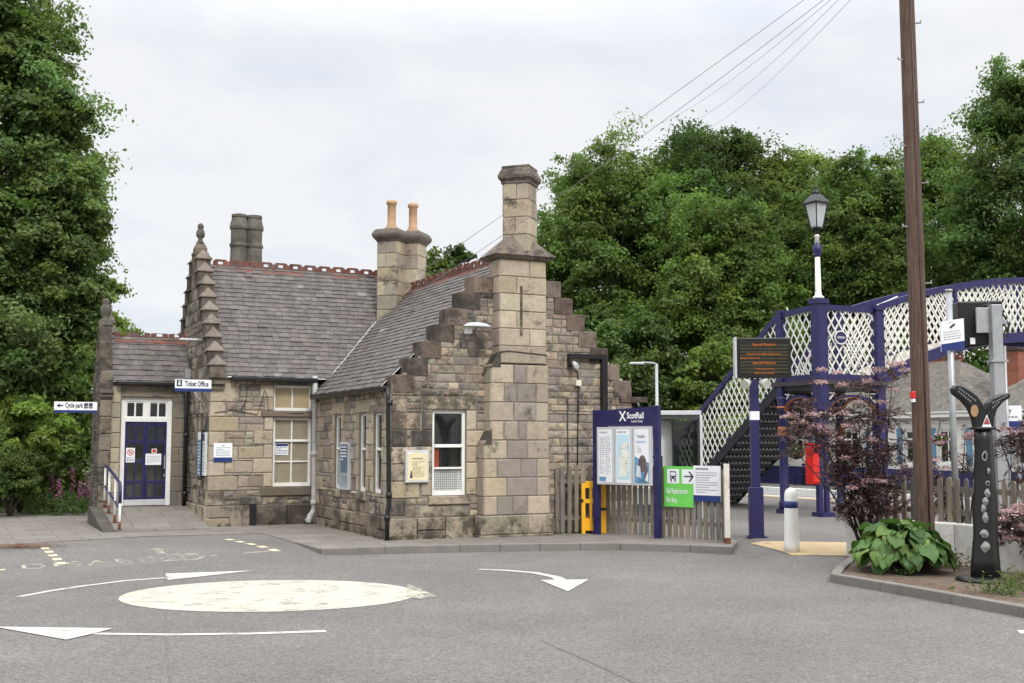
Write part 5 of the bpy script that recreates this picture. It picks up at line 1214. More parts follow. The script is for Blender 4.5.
# stairs: fall away from the yard, along +y
sl_ = DK / ST; zst = lambda t: DK - sl_ * t
SY = LV + .06
for x in (-.04, LU + .0):
    g = MB(); rail(g, (x, SY, 0), (0, 1, 0), ST, lambda t: zst(t) - .02, .06, .24, 8); g.build('stringer', dark_iron, FB)
    g = MB(); lattice(g, (x, SY, 0), (0, 1, 0), ST, lambda t: zst(t) + .12, lambda t: zst(t) + 1.72, .22, 1.5, .036); g.build('lattice_panel', lattice_white, FB, recalc=False)
    g = MB(); rail(g, (x, SY, 0), (0, 1, 0), ST, lambda t: zst(t) + 1.77, .11, .13, 4); g.build('top_rail', purple, FB)
    g = MB(); g.box(x - .07, x + .07, SY + ST - .05, SY + ST + .1, 0, 1.9); g.build('newel', purple, FB)
NS = 17; rh = DK / NS
for i in range(NS):
    z = zst(ST * i / NS) - rh; y = SY + ST * (i + .5) / NS; g = MB(); g.box(0, LU - .04, y - ST / NS * .55, y + ST / NS * .55, z - .035, z); g.build('stair_tread', dark_iron, FB)
    g = MB(); g.box(.0, LU - .04, y - .128, y - .118, z + .002, z + rh - .037); rp_ = g.build('stair_riser', dark_iron, FB); g = MB(); x = .05
    while x < LU - .12: g.bar((x, y - .133, z + .05), (x + .04, y - .133, z + .12), .006, .024); g.bar((x + .04, y - .133, z + .12), (x + .08, y - .133, z + .05), .006, .024); x += .125
    g.build('riser_fretwork', lattice_white, rp_, recalc=False)
# span: arched girders from the landing across the tracks
SL = 13.0
def ztop(t): return 5.02 + 1.03 * (1 - ((t - SL / 2) / (SL / 2)) ** 2)
def zbot(t): return 3.22 + 1.28 * (1 - abs((t - SL / 2) / (SL / 2)) ** 2.4)
for y in (0., LV):
    g = MB(); lattice(g, (LU + .1, y, 0), (1, 0, 0), SL, lambda t: zbot(t) + .2, ztop, .22, 1.45, .038); g.build('lattice_panel', lattice_white, FB, recalc=False)
    g = MB(); rail(g, (LU + .1, y, 0), (1, 0, 0), SL, lambda t: ztop(t) + .05, .14, .15, 26); g.build('top_rail', purple, FB)
    g = MB(); rail(g, (LU + .1, y, 0), (1, 0, 0), SL, lambda t: zbot(t) + .06, .10, .26, 26); g.build('bottom_girder', purple, FB)
    for t in (2.55, 6.5, 10.4): g = MB(); g.box(LU + .1 + t - .05, LU + .1 + t + .05, y - .06, y + .06, zbot(t), ztop(t)); g.build('stiffener', purple, FB)
g = MB(); rail(g, (LU + .1, LV / 2, 0), (1, 0, 0), SL, lambda t: zbot(t) + .12, LV - .14, .06, 26); g.build('span_deck', M('deck_cream', (.40, .37, .30), .8, .2, 3), FB)
for t, z in ((.35, .18), (.75, .36), (1.15, .55)):
    pass
g = MB()
for i in range(6): t = .1 + i * .28; z = DK + .05 + i * .15; g.box(LU + t, LU + t + .28, .08, LV - .08, z - .12, z)
st2 = g.build('span_steps', M('deck_cream', (.40, .37, .30), .8, .2, 3), FB)
g = MB()
for i in range(6): t = .1 + i * .28; z = DK + .05 + i * .15; g.box(LU + t - .012, LU + t - .002, .08, LV - .08, z - .06, z + .004)
g.build('step_nosing', yellow_plastic, st2)
# scroll stay at the landing corner
g = MB(); g.tube([(LU, 0, TP + .05), (LU + .45, .05, TP + .20), (LU + .8, .1, TP + .33)], .02, 6); g.build('stay', lattice_white, FB)
# far side landing and columns across the tracks
for y in (0., LV): column(LU + .1 + SL, y, TP)
# lantern standing on the corner column
zl = TP + .12; lz = at(819, 187, A0.y).z - zl
S = thing('bridge_lantern', 'black four sided heritage lantern on a white post above the footbridge landing', 'lamp', (A0.x, A0.y, zl), R(30))
k_ = lz / 2.83
g = MB(); g.lathe([(.14, 0), (.14, .05), (.085, .09), (.075, .2), (.062, 1.05)], (0, 0, 0), 14); g.build('post', lattice_white, S)
g = MB(); g.lathe([(.063, 1.05), (.09, 1.08), (.08, 1.13), (.115, 1.2), (.12, 1.28), (.08, 1.36), (.07, 1.4)], (0, 0, 0), 14); g.build('post_collar', purple, S)
g = MB(); g.lathe([(.065, 1.4), (.05, 1.55), (.075, 1.57), (.045, 1.62)], (0, 0, 0), 14); g.build('post_neck', lattice_white, S)
g = MB(); g.lathe([(.045, 1.6), (.04, 1.72), (.06, 1.74), (.05, 1.76)], (0, 0, 0), 10)
hb, ht, zb2, zt2 = .105, .190, 1.80, 2.38
g.sq([(hb + .015, zb2 - .04), (hb + .015, zb2)], (0, 0, 0)); g.sq([(ht + .045, zt2), (ht + .045, zt2 + .05), (.11, zt2 + .24), (.10, zt2 + .25)], (0, 0, 0))
g.lathe([(.09, zt2 + .24), (.09, zt2 + .32), (.06, zt2 + .36), (.04, zt2 + .40), (.055, zt2 + .42), (.03, zt2 + .46), (.02, zt2 + .52), (.003, zt2 + .55)], (0, 0, 0), 12)
for sx_ in (1, -1):
    for sy_ in (1, -1): g.bar((sx_ * hb, sy_ * hb, zb2), (sx_ * ht, sy_ * ht, zt2), .028, .028); g.bar((sx_ * .03, sy_ * .03, 1.74), (sx_ * hb, sy_ * hb, zb2), .02, .02)
lf = g.build('lantern_frame', black_iron, S)
g = MB(); g.add([(sx_ * h_, sy_ * h_, z) for z, h_ in ((zb2, hb), (zt2, ht)) for sx_, sy_ in ((1, 1), (-1, 1), (-1, -1), (1, -1))], [(0, 1, 5, 4), (1, 2, 6, 5), (2, 3, 7, 6), (3, 0, 4, 7)]); g.build('pane', lamp_glass, S, recalc=False)
g = MB(); g.lathe([(.05, 1.84), (.07, 2.0), (.06, 2.15), (.03, 2.2)], (0, 0, 0), 10); g.build('lamp_holder', M('frosted', (.8, .8, .78), .4), S)
S.scale = (k_, k_, k_)
# red box on the column
rp = Matrix.Rotation(PHI, 3, 'Z') @ Vector((-.40, -.12, 0)); S = thing('red_box', 'red metal box with a sloping lid fixed to the corner column of the footbridge', 'box', (A0.x + rp.x, A0.y + rp.y, at(811, 484, A0.y).z), PHI)
bh = at(811, 444, A0.y).z - at(811, 484, A0.y).z
g = MB(); g.prism([(-.14, .06), (-.1, 0), (.14, 0), (.14, bh), (-.14, bh - .06)], lambda y, z: (-.095, y, z), lambda y, z: (.095, y, z)); g.build('body', red_paint, S, bevel=.015)
g = MB(); g.hexa([(-.105, -.15, bh - .058), (.105, -.15, bh - .058), (.105, .15, bh + .004), (-.105, .15, bh + .004), (-.105, -.15, bh - .03), (.105, -.15, bh - .03), (.105, .15, bh + .035), (-.105, .15, bh + .035)]); g.build('lid', red_paint, S)

# ------------------------------------------------------------------ far platform building
fp = Vector((13.19, 45.2, 0)); FU = uv(fp)[0]; FV = uv(fp)[1]
PB = thing('platform_building', 'long white and blue platform building with grey slate roof across the tracks', 'building', wuv(FU, FV, 0), PHI)
# local: x runs across (away), y runs along the platform; facade faces -x at x = 0
y0_, y1_ = -11.5, 6.0; fF = fxn(0.); EZ = 2.72
cream_wall = M('cream_render', (.74, .72, .66), .8, .08, 3)
ops = []; yy = y1_ - .8
while yy > y0_ + 1.2: ops.append((yy - .85, yy, .95, 2.2)); yy -= 1.62
g = MB(); zl_ = [0.75, .95, 2.2, EZ + .05]
for a, b in zip(zl_[:-1], zl_[1:]):
    iv_ = [(y0_, y1_)]
    for h_ in ops:
        if h_[2] < b - .01 and h_[3] > a + .01: iv_ = subtract(iv_, h_[0], h_[1])
    for p, q in iv_: g.wbox(fF, p, q, a, b, -.2, 0)
g.box(0, 5, y1_ - .01, y1_ + .15, 0, EZ); g.box(0, 5, y0_ - .15, y0_ + .01, 0, EZ); g.build('wall', cream_wall, PB)
g = MB(); g.wbox(fF, y0_, y1_, 0, .747, -.2, .03); g.build('dado', M('dado_blue', (.025, .026, .12), .5, .15, 3), PB)
g = MB(); g.wbox(fF, y0_ - .3, y1_ + .3, EZ - .1, EZ + .1, .25, .32); g.wbox(fF, y0_ - .3, y1_ + .3, 2.42, 2.5, .0, .05); g.build('fascia', white_paint, PB)
for i, h_ in enumerate(ops):
    m_ = (h_[0] + h_[1]) / 2
    window(PB, fF, *h_, [m_], [(1.85, .06)], .09, -.06, [('room', (h_[0], h_[1], h_[2], h_[3], dark_room, .4))], white_paint, .05)
    g = MB(); g.wbox(fF, h_[1] + .08, h_[1] + .33, .95, 2.25, .001, .03); g.build('shutter', M('shutter_blue', (.12, .24, .36), .5, .1, 3), PB)
rf = MB(); hipz = 4.75; ry0, ry1 = -1.6, 1.6
def roofblock(ya, yb, depth, rz0, rz1, ridge_a, ridge_b):
    ex_ = .35; xs0, xs1, xm_ = -ex_, depth + ex_, depth / 2
    mb = MB(); mb.cur = (.16, .15, .14)
    mb.add([(xs0, ya - ex_, rz0), (xs0, yb + ex_, rz0), (xs1, yb + ex_, rz0), (xs1, ya - ex_, rz0), (xm_, ridge_a, rz1), (xm_, ridge_b, rz1)], [(0, 1, 5, 4), (2, 3, 4, 5), (0, 4, 3), (1, 2, 5)])
    return mb, Vector((xm_, ridge_a, rz1)), Vector((xm_, ridge_b, rz1))
roof_far = M('old_grey_slate', (.125, .114, .100), .85, .45, 2.5, bmp=1., bscale=14, stretch=(1, 3, 3), dirt=(.20, .17, .10), dirt_amt=.4, dirt_scale=2.5)
for ya, yb, dpt, rz1, ra, rb in ((-5.7, .1, 4.6, 4.85, -3.5, -2.0), (.6, 6., 4.0, 4.1, 2.2, 4.4), (-11.5, -6.2, 4.4, 4.4, -10., -7.6)):
    mb, p, q = roofblock(ya, yb, dpt, EZ + .03, rz1, ra, rb); ro = mb.build('roof', roof_far, PB)
    g = MB(); crest(g, p - Vector((0, .2, .0)), q + Vector((0, .2, 0)), .3, .22, .05, .12, 1.1); g.build('ridge_tiles', terracotta, ro)
chp = at(1016, 345, 40.5); q = uv(chp); lx, ly = q[0] - FU, q[1] - FV
g = MB(); g.box(lx - .42, lx + .42, ly - .42, ly + .42, 2.6, 4.95); chb = g.build('chimney', brick_red, PB)
g = MB(); g.box(lx - .5, lx + .5, ly - .5, ly + .5, 4.952, 5.02); g.box(lx - .46, lx + .46, ly - .46, ly + .46, 5.022, 5.2); g.build('chimney_cap', M('dark_cap', (.06, .05, .045), .9), chb)
# hanging baskets in front of the facade
def basket(px, py, Y, lab):
    p = at(px, py, Y); S = thing('hanging_basket', lab, 'hanging basket', p, 0, 'hanging baskets along the far platform')
    g = MB(); g.lathe([(.03, -.22), (.16, -.16), (.2, 0.), (.2, .02)], (0, 0, 0), 12); g.build('basket', M('basket_moss', (.06, .05, .03), 1., .3, 8), S)
    g = MB()
    for t in (0, 2.1, 4.2): g.bar((.19 * math.cos(t), .19 * math.sin(t), .02), (0, 0, .5), .012, .012)
    g.tube([(0, 0, .5), (0, .0, .62), (.25, .15, .64)], .014, 6); g.build('hanger', black_iron, S)
    return S
baskets = [basket(796, 452, 33.0, 'hanging basket of green foliage under the stair beside the red box'), basket(940, 440, 38.5, 'hanging basket of pink and white flowers under the eaves beside the timber pole')]
# bench on the far platform
bpos = wuv(FU - .7, FV + 1.6, 0); S = thing('bench', 'blue slatted bench against the blue dado of the far platform', 'bench', bpos, PHI - R(90))
g = MB()
for y in (0, .11, .22, .33): g.box(-.9, .9, y, y + .08, .43, .46)
g.build('seat', purple, S); g = MB()
for z in (.55, .67, .79): g.box(-.9, .9, .42, .45, z, z + .08)
g.build('backrest', purple, S)
for x in (-.8, .8): g = MB(); g.bar((x, .02, 0), (x, .02, .43), .05, .05); g.bar((x, .4, 0), (x, .46, .88), .05, .05); g.bar((x, .0, .62), (x, .42, .62), .05, .04); g.bar((x, .02, .43), (x, .02, .62), .04, .04); g.build('leg', dark_iron, S)

# ------------------------------------------------------------------ timber pole and its wires
pb = Vector((5.85, 16.45, 0)); tp_ = at(904.6, -60, 16.45)
S = thing('utility_pole', 'tall leaning brown timber telegraph pole rising from the planting bed', 'pole', pb)
dv = tp_ - pb; hp = dv.length; pt = [dv * t for t in np.linspace(-.03, 1.08, 16)]
g = MB(); g.tube(pt, [.135 - .035 * t for t in np.linspace(0, 1, 16)], 20); g.build('pole_shaft', pole_wood, S)
for fr_, sd_ in ((.44, .13), (.53, -.13), (.60, .13), (.66, -.12), (.73, .12), (.80, -.12), (.86, .12), (.92, -.12)):
    p = dv * fr_; g = MB(); g.bar(p + Vector((sd_ * .8, -.03, 0)), p + Vector((sd_ * 1.45, -.06, .0)), .018, .018); g.bar(p + Vector((sd_ * 1.45, -.06, -.01)), p + Vector((sd_ * 1.45, -.06, .035)), .018, .018); g.build('step_iron', leadgrey, S)
pz = at(913, 395, 16.3); g = MB(); c = pz - pb; g.box(c.x - .03, c.x + .02, c.y - .06, c.y + .05, c.z - .05, c.z + .05); g.build('red_marker', red_paint, S, bevel=.008); g = MB(); g.box(c.x - .02, c.x + .015, c.y - .05, c.y + .05, c.z - .10, c.z - .053); g.build('white_marker', sign_white, S)
g = MB(); g.tube([dv * .02 + Vector((.02, -.14, 0)), dv * .5 + Vector((.02, -.123, 0)), dv * 1.0 + Vector((.02, -.105, 0))], .012, 6); g.build('pole_cable', M('pole_conduit', (.07, .045, .04), .7), S)
ptop = pb + dv
def wire(dst, sag, lab, start=Vector((0, 0, 0))):
    a, b = ptop + start, Vector(dst); pts = []
    for t in np.linspace(0, 1, 30): p = a.lerp(b, t); p.z -= sag * 4 * t * (1 - t); pts.append(tuple(p - a))
    g = MB(); g.tube(pts, .0048, 5); o = g.build('overhead_wire', wire_mat, loc=a); tag(o, lab, 'wire', 'overhead wires from the timber pole'); return o
wire(bw(-1.45, MY0 - .04, 2.95), .12, 'thin overhead wire ending on the recessed wall beside its drooping cable', Vector((-.15, 0, .1)))
wire(bw(-1.0, MY0 - .1, 3.05), .30, 'thin overhead wire ending at the gutter above the tan blinds', Vector((-.1, 0, -.02)))
wire(at(645, 128, 60), .5, 'thin overhead wire vanishing into the crown behind the tall chimney', Vector((-.1, .1, .0)))
wire(at(676, 128, 60), .5, 'thin overhead wire vanishing into the treetops between chimney and lantern', Vector((-.18, .1, -.08)))
wire(at(712, 126, 60), .3, 'lowest thin overhead wire, reaching the trees closest to the lantern', Vector((-.2, 0, -.25)))

# ------------------------------------------------------------------ planting bed things
lw0, lw1, lw2 = gr(846, 554), gr(955, 563), gr(1075, 579)
S = thing('low_wall', 'low flaking whitewashed wall behind the hosta and the black signpost', 'wall', (lw0.x, lw0.y, 0))
g = MB(); pl_ = [Vector((0, 0, 0)), lw1 - lw0, lw2 - lw0]
for a, b in zip(pl_[:-1], pl_[1:]):
    d = (b - a).normalized(); nr = Vector((-d.y, d.x, 0)) * .22; e = d * .0
    pr = [(a, b)]
    g.hexa([a + Vector((0, 0, -.2)), b + Vector((0, 0, -.2)), b + nr + Vector((0, 0, -.2)), a + nr + Vector((0, 0, -.2)), a + Vector((0, 0, .57)), b + Vector((0, 0, .57)), b + nr + Vector((0, 0, .57)), a + nr + Vector((0, 0, .57))])
g.build('wall_body', wallwhite, S, bevel=.02)
fA2 = [lw0 + Vector((.42, .30, 0)), lw1 + Vector((.0, .30, 0)), lw2 + Vector((0, .30, 0))]
picket_fence('picket_fence', 'brown grey picket fence with spaced pickets behind the low white wall', fA2, 1.22, .165, .085, 0., (.72, 1.05))
# sign on its grey post
gp = Vector((at(954, 450, 17.7).x, 17.7, 0)); gt = at(953, 290, 17.7).z
S = thing('camera_notice_post', 'slim grey post carrying a white notice with a navy base and camera symbol', 'sign', gp)
g = MB(); g.tube([(0, 0, 0), (0, 0, gt)], .048, 14); g.lathe([(.055, gt - .03), (.055, gt + .01)], (0, 0, 0), 14); g.build('post', galv, S)
sgl, sgr = at(941, 352, 17.62), at(964.5, 318, 17.62); a, b = sgl.x - gp.x, sgr.x - gp.x; z0, z1 = sgl.z, sgr.z
g = MB(); g.hexa([(a, -.10, z0), (b, -.05, z0 + .06), (b, -.03, z0 + .06), (a, -.08, z0), (a, -.10, z1 - .06), (b, -.05, z1), (b, -.03, z1), (a, -.08, z1 - .06)]); sp_ = g.build('panel', sign_white, S)
def fS(x, z, d): k = (x - a) / (b - a); return (x, -.10 + .05 * k - d, z + .06 * k)
h2 = z1 - z0 - .06
g = MB(); quad(g, fS, a, b, z0, z0 + h2 * .25, .003); g.build('blue_band', sign_navy, sp_, recalc=False)
g = MB(); scribble(g, fS, a + .04, b - .05, z0 + h2 * .34, z0 + h2 * .66, 4, .004, RNG, .012); scribble(g, fS, a + .1, b - .1, z0 + h2 * .9, z0 + h2 * .95, 1, .004, RNG, .01); g.build('small_print', ink_grey, sp_, recalc=False)
g = MB(); xm2 = (a + b) / 2; zm = z0 + h2 * .76; g.add([fS(xm2 - .05, zm + .01, .004), fS(xm2 - .03, zm - .02, .004), fS(xm2 + .05, zm + .03, .004), fS(xm2 + .03, zm + .06, .004)], [(0, 1, 2, 3)]); g.build('camera_symbol', ink, sp_, recalc=False)
# square steel post with the back of a display hung on it
g2 = Vector((at(1000, 450, 18.0).x, 18.0, 0)); gt = at(994, 305, 18.0).z
S = thing('display_post', 'square galvanised post holding the dark back of a display by a bracket', 'display', g2)
dx = at(994.5, 305, 18.0).x - g2.x
g = MB(); g.hexa([(-.085, -.085, 0), (.085, -.085, 0), (.085, .085, 0), (-.085, .085, 0), (dx - .08, -.085, gt), (dx + .08, -.085, gt), (dx + .08, .085, gt), (dx - .08, .085, gt)]); g.build('post', galv, S, bevel=.008)
zz = at(997, 361, 18.0).z; g = MB(); g.box(dx * .6 - .12, dx * .6 + .14, -.11, .11, zz - .02, zz + .015); g.build('collar', galv, S)
l0, r0 = at(957, 350, 18.35), at(990, 302, 18.35); c0 = l0.x - g2.x; c1 = r0.x - g2.x + .10; zb, zt = l0.z, r0.z
g = MB(); y_ = .30; g.hexa([(c0 + .02, y_ - .05, zb + .01), (c1, y_ - .20, zb + .1), (c1, y_ + .15, zb + .1), (c0 + .02, y_ + .30, zb + .01), (c0, y_ - .05, zt + .0), (c1, y_ - .20, zt - .0), (c1, y_ + .15, zt - .0), (c0, y_ + .30, zt + .0)]); cs = g.build('display_case', black_iron, S, bevel=.03)
q0, q1 = at(972, 334, 18.2), at(990, 309, 18.2); a, b = q0.x - g2.x, q1.x - g2.x + .06
g = MB(); g.box(a, b, y_ - .30, y_ - .26, q0.z, q1.z); g.build('bracket_plate', galv, S, bevel=.006)
g = MB(); g.box(a + .2, b + .06, y_ - .27, y_ - .12, q0.z + .12, q0.z + .24); g.box(b - .1, b + .1, -.05, .1, q0.z + .14, q0.z + .2); g.build('bracket_arm', galv, S)
g = MB(); g.tube([(a + .12, y_ - .16, q1.z + .02), (a + .25, y_ - .2, q1.z + .06), (b + .02, y_ - .18, q1.z + .0)], .02, 8)
pts = [at(px, py, 18.1) - g2 for px, py in ((1000, 311), (1005, 317), (1009, 326), (1007, 336), (1002, 340), (998, 338))]; g.tube(pts, .018, 8); pts = [at(px, py, 18.1) - g2 for px, py in ((1000, 316), (1003, 321), (1006, 328), (1004, 334), (999, 336))]; g.tube(pts, .013, 8); g.build('cable_loop', cable_mat, S)
q = at(968, 342, 18.3) - g2; g = MB(); g.box(q.x - .035, q.x + .035, q.y - .20, q.y - .17, q.z - .05, q.z + .05); g.build('sticker', sign_white, S)
# thin pole at the right of the roof
p2 = at(1005.5, 380, 18.2); tz = at(1005.5, 346, 18.2).z; o = MB(); o.tube([(0, 0, 0), (0, 0, tz)], .028, 8); o = o.build('conduit_pole', galv, loc=(p2.x, 18.2, 0)); tag(o, 'slender bare grey pole behind the square galvanised post', 'pole')
# station name sign
q0, q1 = at(988, 421, 18.4), at(1021.5, 405.5, 18.4); S = thing('station_name_sign', 'small white and navy station name sign behind the galvanised post', 'sign', (q0.x, 18.4, q0.z)); W_, H_ = q1.x - q0.x, q1.z - q0.z
g = MB(); g.box(0, W_, 0, .03, 0, H_); g.build('panel', sign_white, S); g = MB(); g.box(0, W_, -.001, .031, -.16, -.002); g.build('blue_band', sign_navy, S)
text('lettering', 'Pitlochry', .1, ink, S, f0, .04, H_ - .11, .004, width=W_ * .62, bold=.002); g = MB(); scribble(g, f0, .1, W_ - .06, .04, .09, 1, .004, RNG, .03); g.build('small_print', ink_grey, S, recalc=False)
for x in (.05, W_ - .05): g = MB(); g.box(x - .025, x + .025, .035, .08, -q0.z, H_); g.build('post', galv, S)
# cast iron milepost
mp_ = gr(983, 579, 0); S = thing('milepost', 'black cast iron milepost with two splayed arms and white raised figures', 'milepost', (mp_.x, mp_.y, -.03), R(4)); mY = mp_.y; px2 = mY / F
def mpx(x, y): p = at(x, y, mY); return (p.x - mp_.x, p.z + .03)
g = MB(); g.lathe([(.36, 0), (.36, .04), (.30, .06), (.22, .065)], (.03, 0, 0), 24); g.build('base_plate', black_iron, S)
L_, R_ = [], []
for xl, xr, yy in ((970, 1000, 578), (970.5, 998.5, 560), (973, 997, 535), (972, 996.5, 510), (974, 995, 485), (974.5, 993.5, 460), (974, 992, 440), (973.5, 991, 428)):
    a, za = mpx(xl, yy); b, zb_ = mpx(xr, yy); L_.append((a, za)); R_.append((b, zb_))
g = MB()
for i in range(len(L_)):
    a, z = L_[i]; b = R_[i][0]; c, r_ = (a + b) / 2, (b - a) / 2
    g.v += [(c - r_, 0, z), (c - r_ * .75, -r_ * .62, z), (c + r_ * .2, -r_ * .8, z), (c + r_, -r_ * .3, z), (c + r_ * .9, r_ * .5, z), (c - r_ * .2, r_ * .7, z)]
for i in range(len(L_) - 1):
    for j in range(6): g.face((i * 6 + j, i * 6 + (j + 1) % 6, i * 6 + 6 + (j + 1) % 6, i * 6 + 6 + j), True)
g.face(list(range(6))[::-1]); g.face([(len(L_) - 1) * 6 + j for j in range(6)]); sh = g.build('shaft', black_iron, S)
def arm(outline, nm):
    g = MB(); P_ = [mpx(*p) for p in outline]; g.prism(P_, lambda x, z: (x, -.09, z), lambda x, z: (x, .05, z)); return g.build(nm, black_iron, S, bevel=.012)
al = arm([(973.5, 428), (971.5, 418), (967, 408), (960, 400), (951.5, 394), (950, 389), (953, 385.5), (959, 386.5), (967, 391), (974, 396), (980, 404), (983.5, 412), (984, 428)], 'arm')
ar_ = arm([(984, 428), (983.8, 412), (986, 403), (991, 398), (999, 394.5), (1006, 393), (1008.5, 395), (1008, 398), (1001, 402), (995, 409), (992, 417), (991.2, 428)], 'arm')
g = MB(); g.box(mpx(972, 428)[0], mpx(992.5, 428)[0], -.12, .08, mpx(980, 429)[1] - .01, mpx(980, 427)[1]); g.build('collar', black_iron, S, bevel=.01)
def fM(x, z, d): return (x, -.09 - d, z)
def mark(pts, mat, par, nm, d=.004): g = MB(); g.add([fM(*mpx(*p), d) for p in pts], [tuple(range(len(pts)))]); return g.build(nm, mat, par, recalc=False)
mark([(971 + 4 * math.cos(t), 411 + 6 * math.sin(t)) for t in np.linspace(0, 5.9, 14)], M('bronze_disc', (.36, .22, .11), .5, .2, 6), al, 'disc')
mark([(978.5, 427), (983.5, 414.5), (988.5, 427)], sign_white, ar_, 'emblem'); mark([(980, 424.5), (983.5, 416.5), (987, 424.5)], M('emblem_red', (.30, .06, .05), .5, .3, 20), ar_, 'emblem_inset', .006)
g = MB()
for (xa, ya), (xb, yb), n_ in (((955, 389), (973, 402), 8), ((954, 392), (968, 403), 6), ((989, 404), (1005, 396), 7), ((989, 409), (997, 402), 4)):
    for i in range(n_):
        x, y = xa + (xb - xa) * (i + .2) / n_, ya + (yb - ya) * (i + .2) / n_; w_ = abs(xb - xa) / n_ * .5; g.add([fM(*mpx(x, y), .004), fM(*mpx(x + w_, y + (yb - ya) / n_ * .5), .004), fM(*mpx(x + w_, y + (yb - ya) / n_ * .5 - 1.3), .004), fM(*mpx(x, y - 1.3), .004)], [(0, 1, 2, 3)])
g.build('arm_lettering', ink_grey, S, recalc=False)
raised = M('raised_pale_relief', (.20, .21, .20), .5, .3, 8)
g = MB(); yr = lambda x, z: (x, -.135, z)
for x, y, w_, h_, rr in ((980, 456, 3.0, 6, 1), (984, 471, 2, 4, 0), (983, 483, 2.6, 2.6, 1), (983, 493, 3.2, 5, 0), (981, 501, 3.4, 4.5, 0), (979, 508, 3, 4.5, 0), (981, 517, 3.4, 5.5, 0), (980, 533, 5, 4.5, 0), (981.5, 546, 5.5, 6, 0)):
    g = MB(); P_ = [mpx(x + w_ * math.cos(t) * RNG.uniform(.75, 1.1), y + h_ * math.sin(t) * RNG.uniform(.75, 1.1)) for t in np.linspace(0, 5.7, 10)]
    c = mpx(x, y)
    if rr: 
        Q = [(c[0] + (p[0] - c[0]) * .62, c[1] + (p[1] - c[1]) * .62) for p in P_]; g.add([(p[0], -.128, p[1]) for p in P_] + [(p[0], -.133, p[1]) for p in Q], [(i, (i + 1) % 10, 10 + (i + 1) % 10, 10 + i) for i in range(10)])
    else: g.add([(p[0], -.122, p[1]) for p in P_] + [(c[0], -.15, c[1])], [(i, (i + 1) % 10, 10) for i in range(10)])
    g.build('relief_figure', raised, sh, recalc=False)

# ------------------------------------------------------------------ foliage
def leaf_mesh(name, c, nrm, size, col, mat, parent=None, aspect=.55, fold=.12, rng=NP, axis=None):
    n = len(c); r_ = rng.normal(size=(n, 3)) if axis is None else axis + rng.normal(size=(n, 3)) * .25
    nrm = nrm / (np.linalg.norm(nrm, axis=1, keepdims=True) + 1e-9)
    t = r_ - (r_ * nrm).sum(1, keepdims=True) * nrm; t /= (np.linalg.norm(t, axis=1, keepdims=True) + 1e-9); b = np.cross(nrm, t)
    s_ = size[:, None]; v = np.empty((n, 4, 3), np.float32)
    v[:, 0] = c - t * s_ * .5 - nrm * s_ * fold; v[:, 1] = c + b * s_ * aspect * .5 - t * s_ * .05 + nrm * s_ * fold * .5; v[:, 2] = c + t * s_ * .5 - nrm * s_ * fold; v[:, 3] = c - b * s_ * aspect * .5 - t * s_ * .05 + nrm * s_ * fold * .5
    me = bpy.data.meshes.new(name); me.vertices.add(n * 4); me.vertices.foreach_set('co', v.ravel())
    me.loops.add(n * 4); me.loops.foreach_set('vertex_index', np.arange(n * 4, dtype=np.int32)); me.polygons.add(n)
    me.polygons.foreach_set('loop_start', np.arange(0, n * 4, 4, dtype=np.int32)); me.polygons.foreach_set('loop_total', np.full(n, 4, np.int32))
    at_ = me.attributes.new('Col', 'FLOAT_COLOR', 'FACE'); cc4 = np.ones((n, 4), np.float32); cc4[:, :3] = col; at_.data.foreach_set('color', cc4.ravel())
    me.update(calc_edges=True); me.materials.append(mat)
    o = bpy.data.objects.new(name, me); COL.objects.link(o)
    if parent: o.parent = parent
    return o
def unit(n, rng=NP): a = rng.normal(size=(n, 3)); return a / np.linalg.norm(a, axis=1, keepdims=True)
def clump_leaves(cc, cr, per, lsize, base, rng=NP, flat=.75, upb=.5):
    """leaves on the upper shells of many overlapping clumps"""
    P_, N_, C_, S_ = [], [], [], []
    for c, r_ in zip(cc, cr):
        # a clump is a handful of ragged, flattened sprays of unequal size
        ns = rng.integers(3, 7); sp_ = rng.normal(size=(ns, 3)) * np.array([.56, .56, .38]) * r_; tone = rng.uniform(.68, 1.3); hue = np.array([rng.uniform(.88, 1.14), 1, rng.uniform(.8, 1.15)])
        for o_ in sp_:
            n = int(per / ns * rng.uniform(.5, 1.6)); sg = r_ * rng.uniform(.2, .42)
            q = rng.normal(size=(n, 3)) * np.array([1, 1, flat * .8]) * sg; q[:, 2] -= .18 * (q[:, 0] ** 2 + q[:, 1] ** 2) / max(sg, .05) * .5
            P_.append(c + o_ + q); dn = q / (np.linalg.norm(q, axis=1, keepdims=True) + 1e-6)
            N_.append(dn * .6 + np.array([0, 0, upb]) + rng.normal(size=(n, 3)) * .5)
            C_.append(np.array(base) * tone * rng.uniform(.88, 1.14) * rng.uniform(.75, 1.25, (n, 1)) * hue); S_.append(lsize * rng.uniform(.6, 1.3, n))
    return np.concatenate(P_), np.concatenate(N_), np.concatenate(S_), np.concatenate(C_)
def crown_parts(rx, ry, rz, cz, nclump, per, lsize, base, seed, crfrac=.24, low=-.75):
    rng = np.random.default_rng(seed); d = unit(nclump, rng); d[:, 2] = np.where(d[:, 2] < low, -d[:, 2], d[:, 2])
    lob = 1 + .16 * np.sin(d[:, 0] * 4.1 + seed) * np.cos(d[:, 1] * 3.3 + d[:, 2] * 4 + seed * 2)
    rr = rng.uniform(.35, 1., nclump) ** .45 * lob * .88
    cc = d * rr[:, None] * np.array([rx, ry, rz]) + np.array([0, 0, cz]); cr = crfrac * (rx + rz) / 2 * rng.uniform(.45, 1.55, nclump)
    return cc, cr, rng
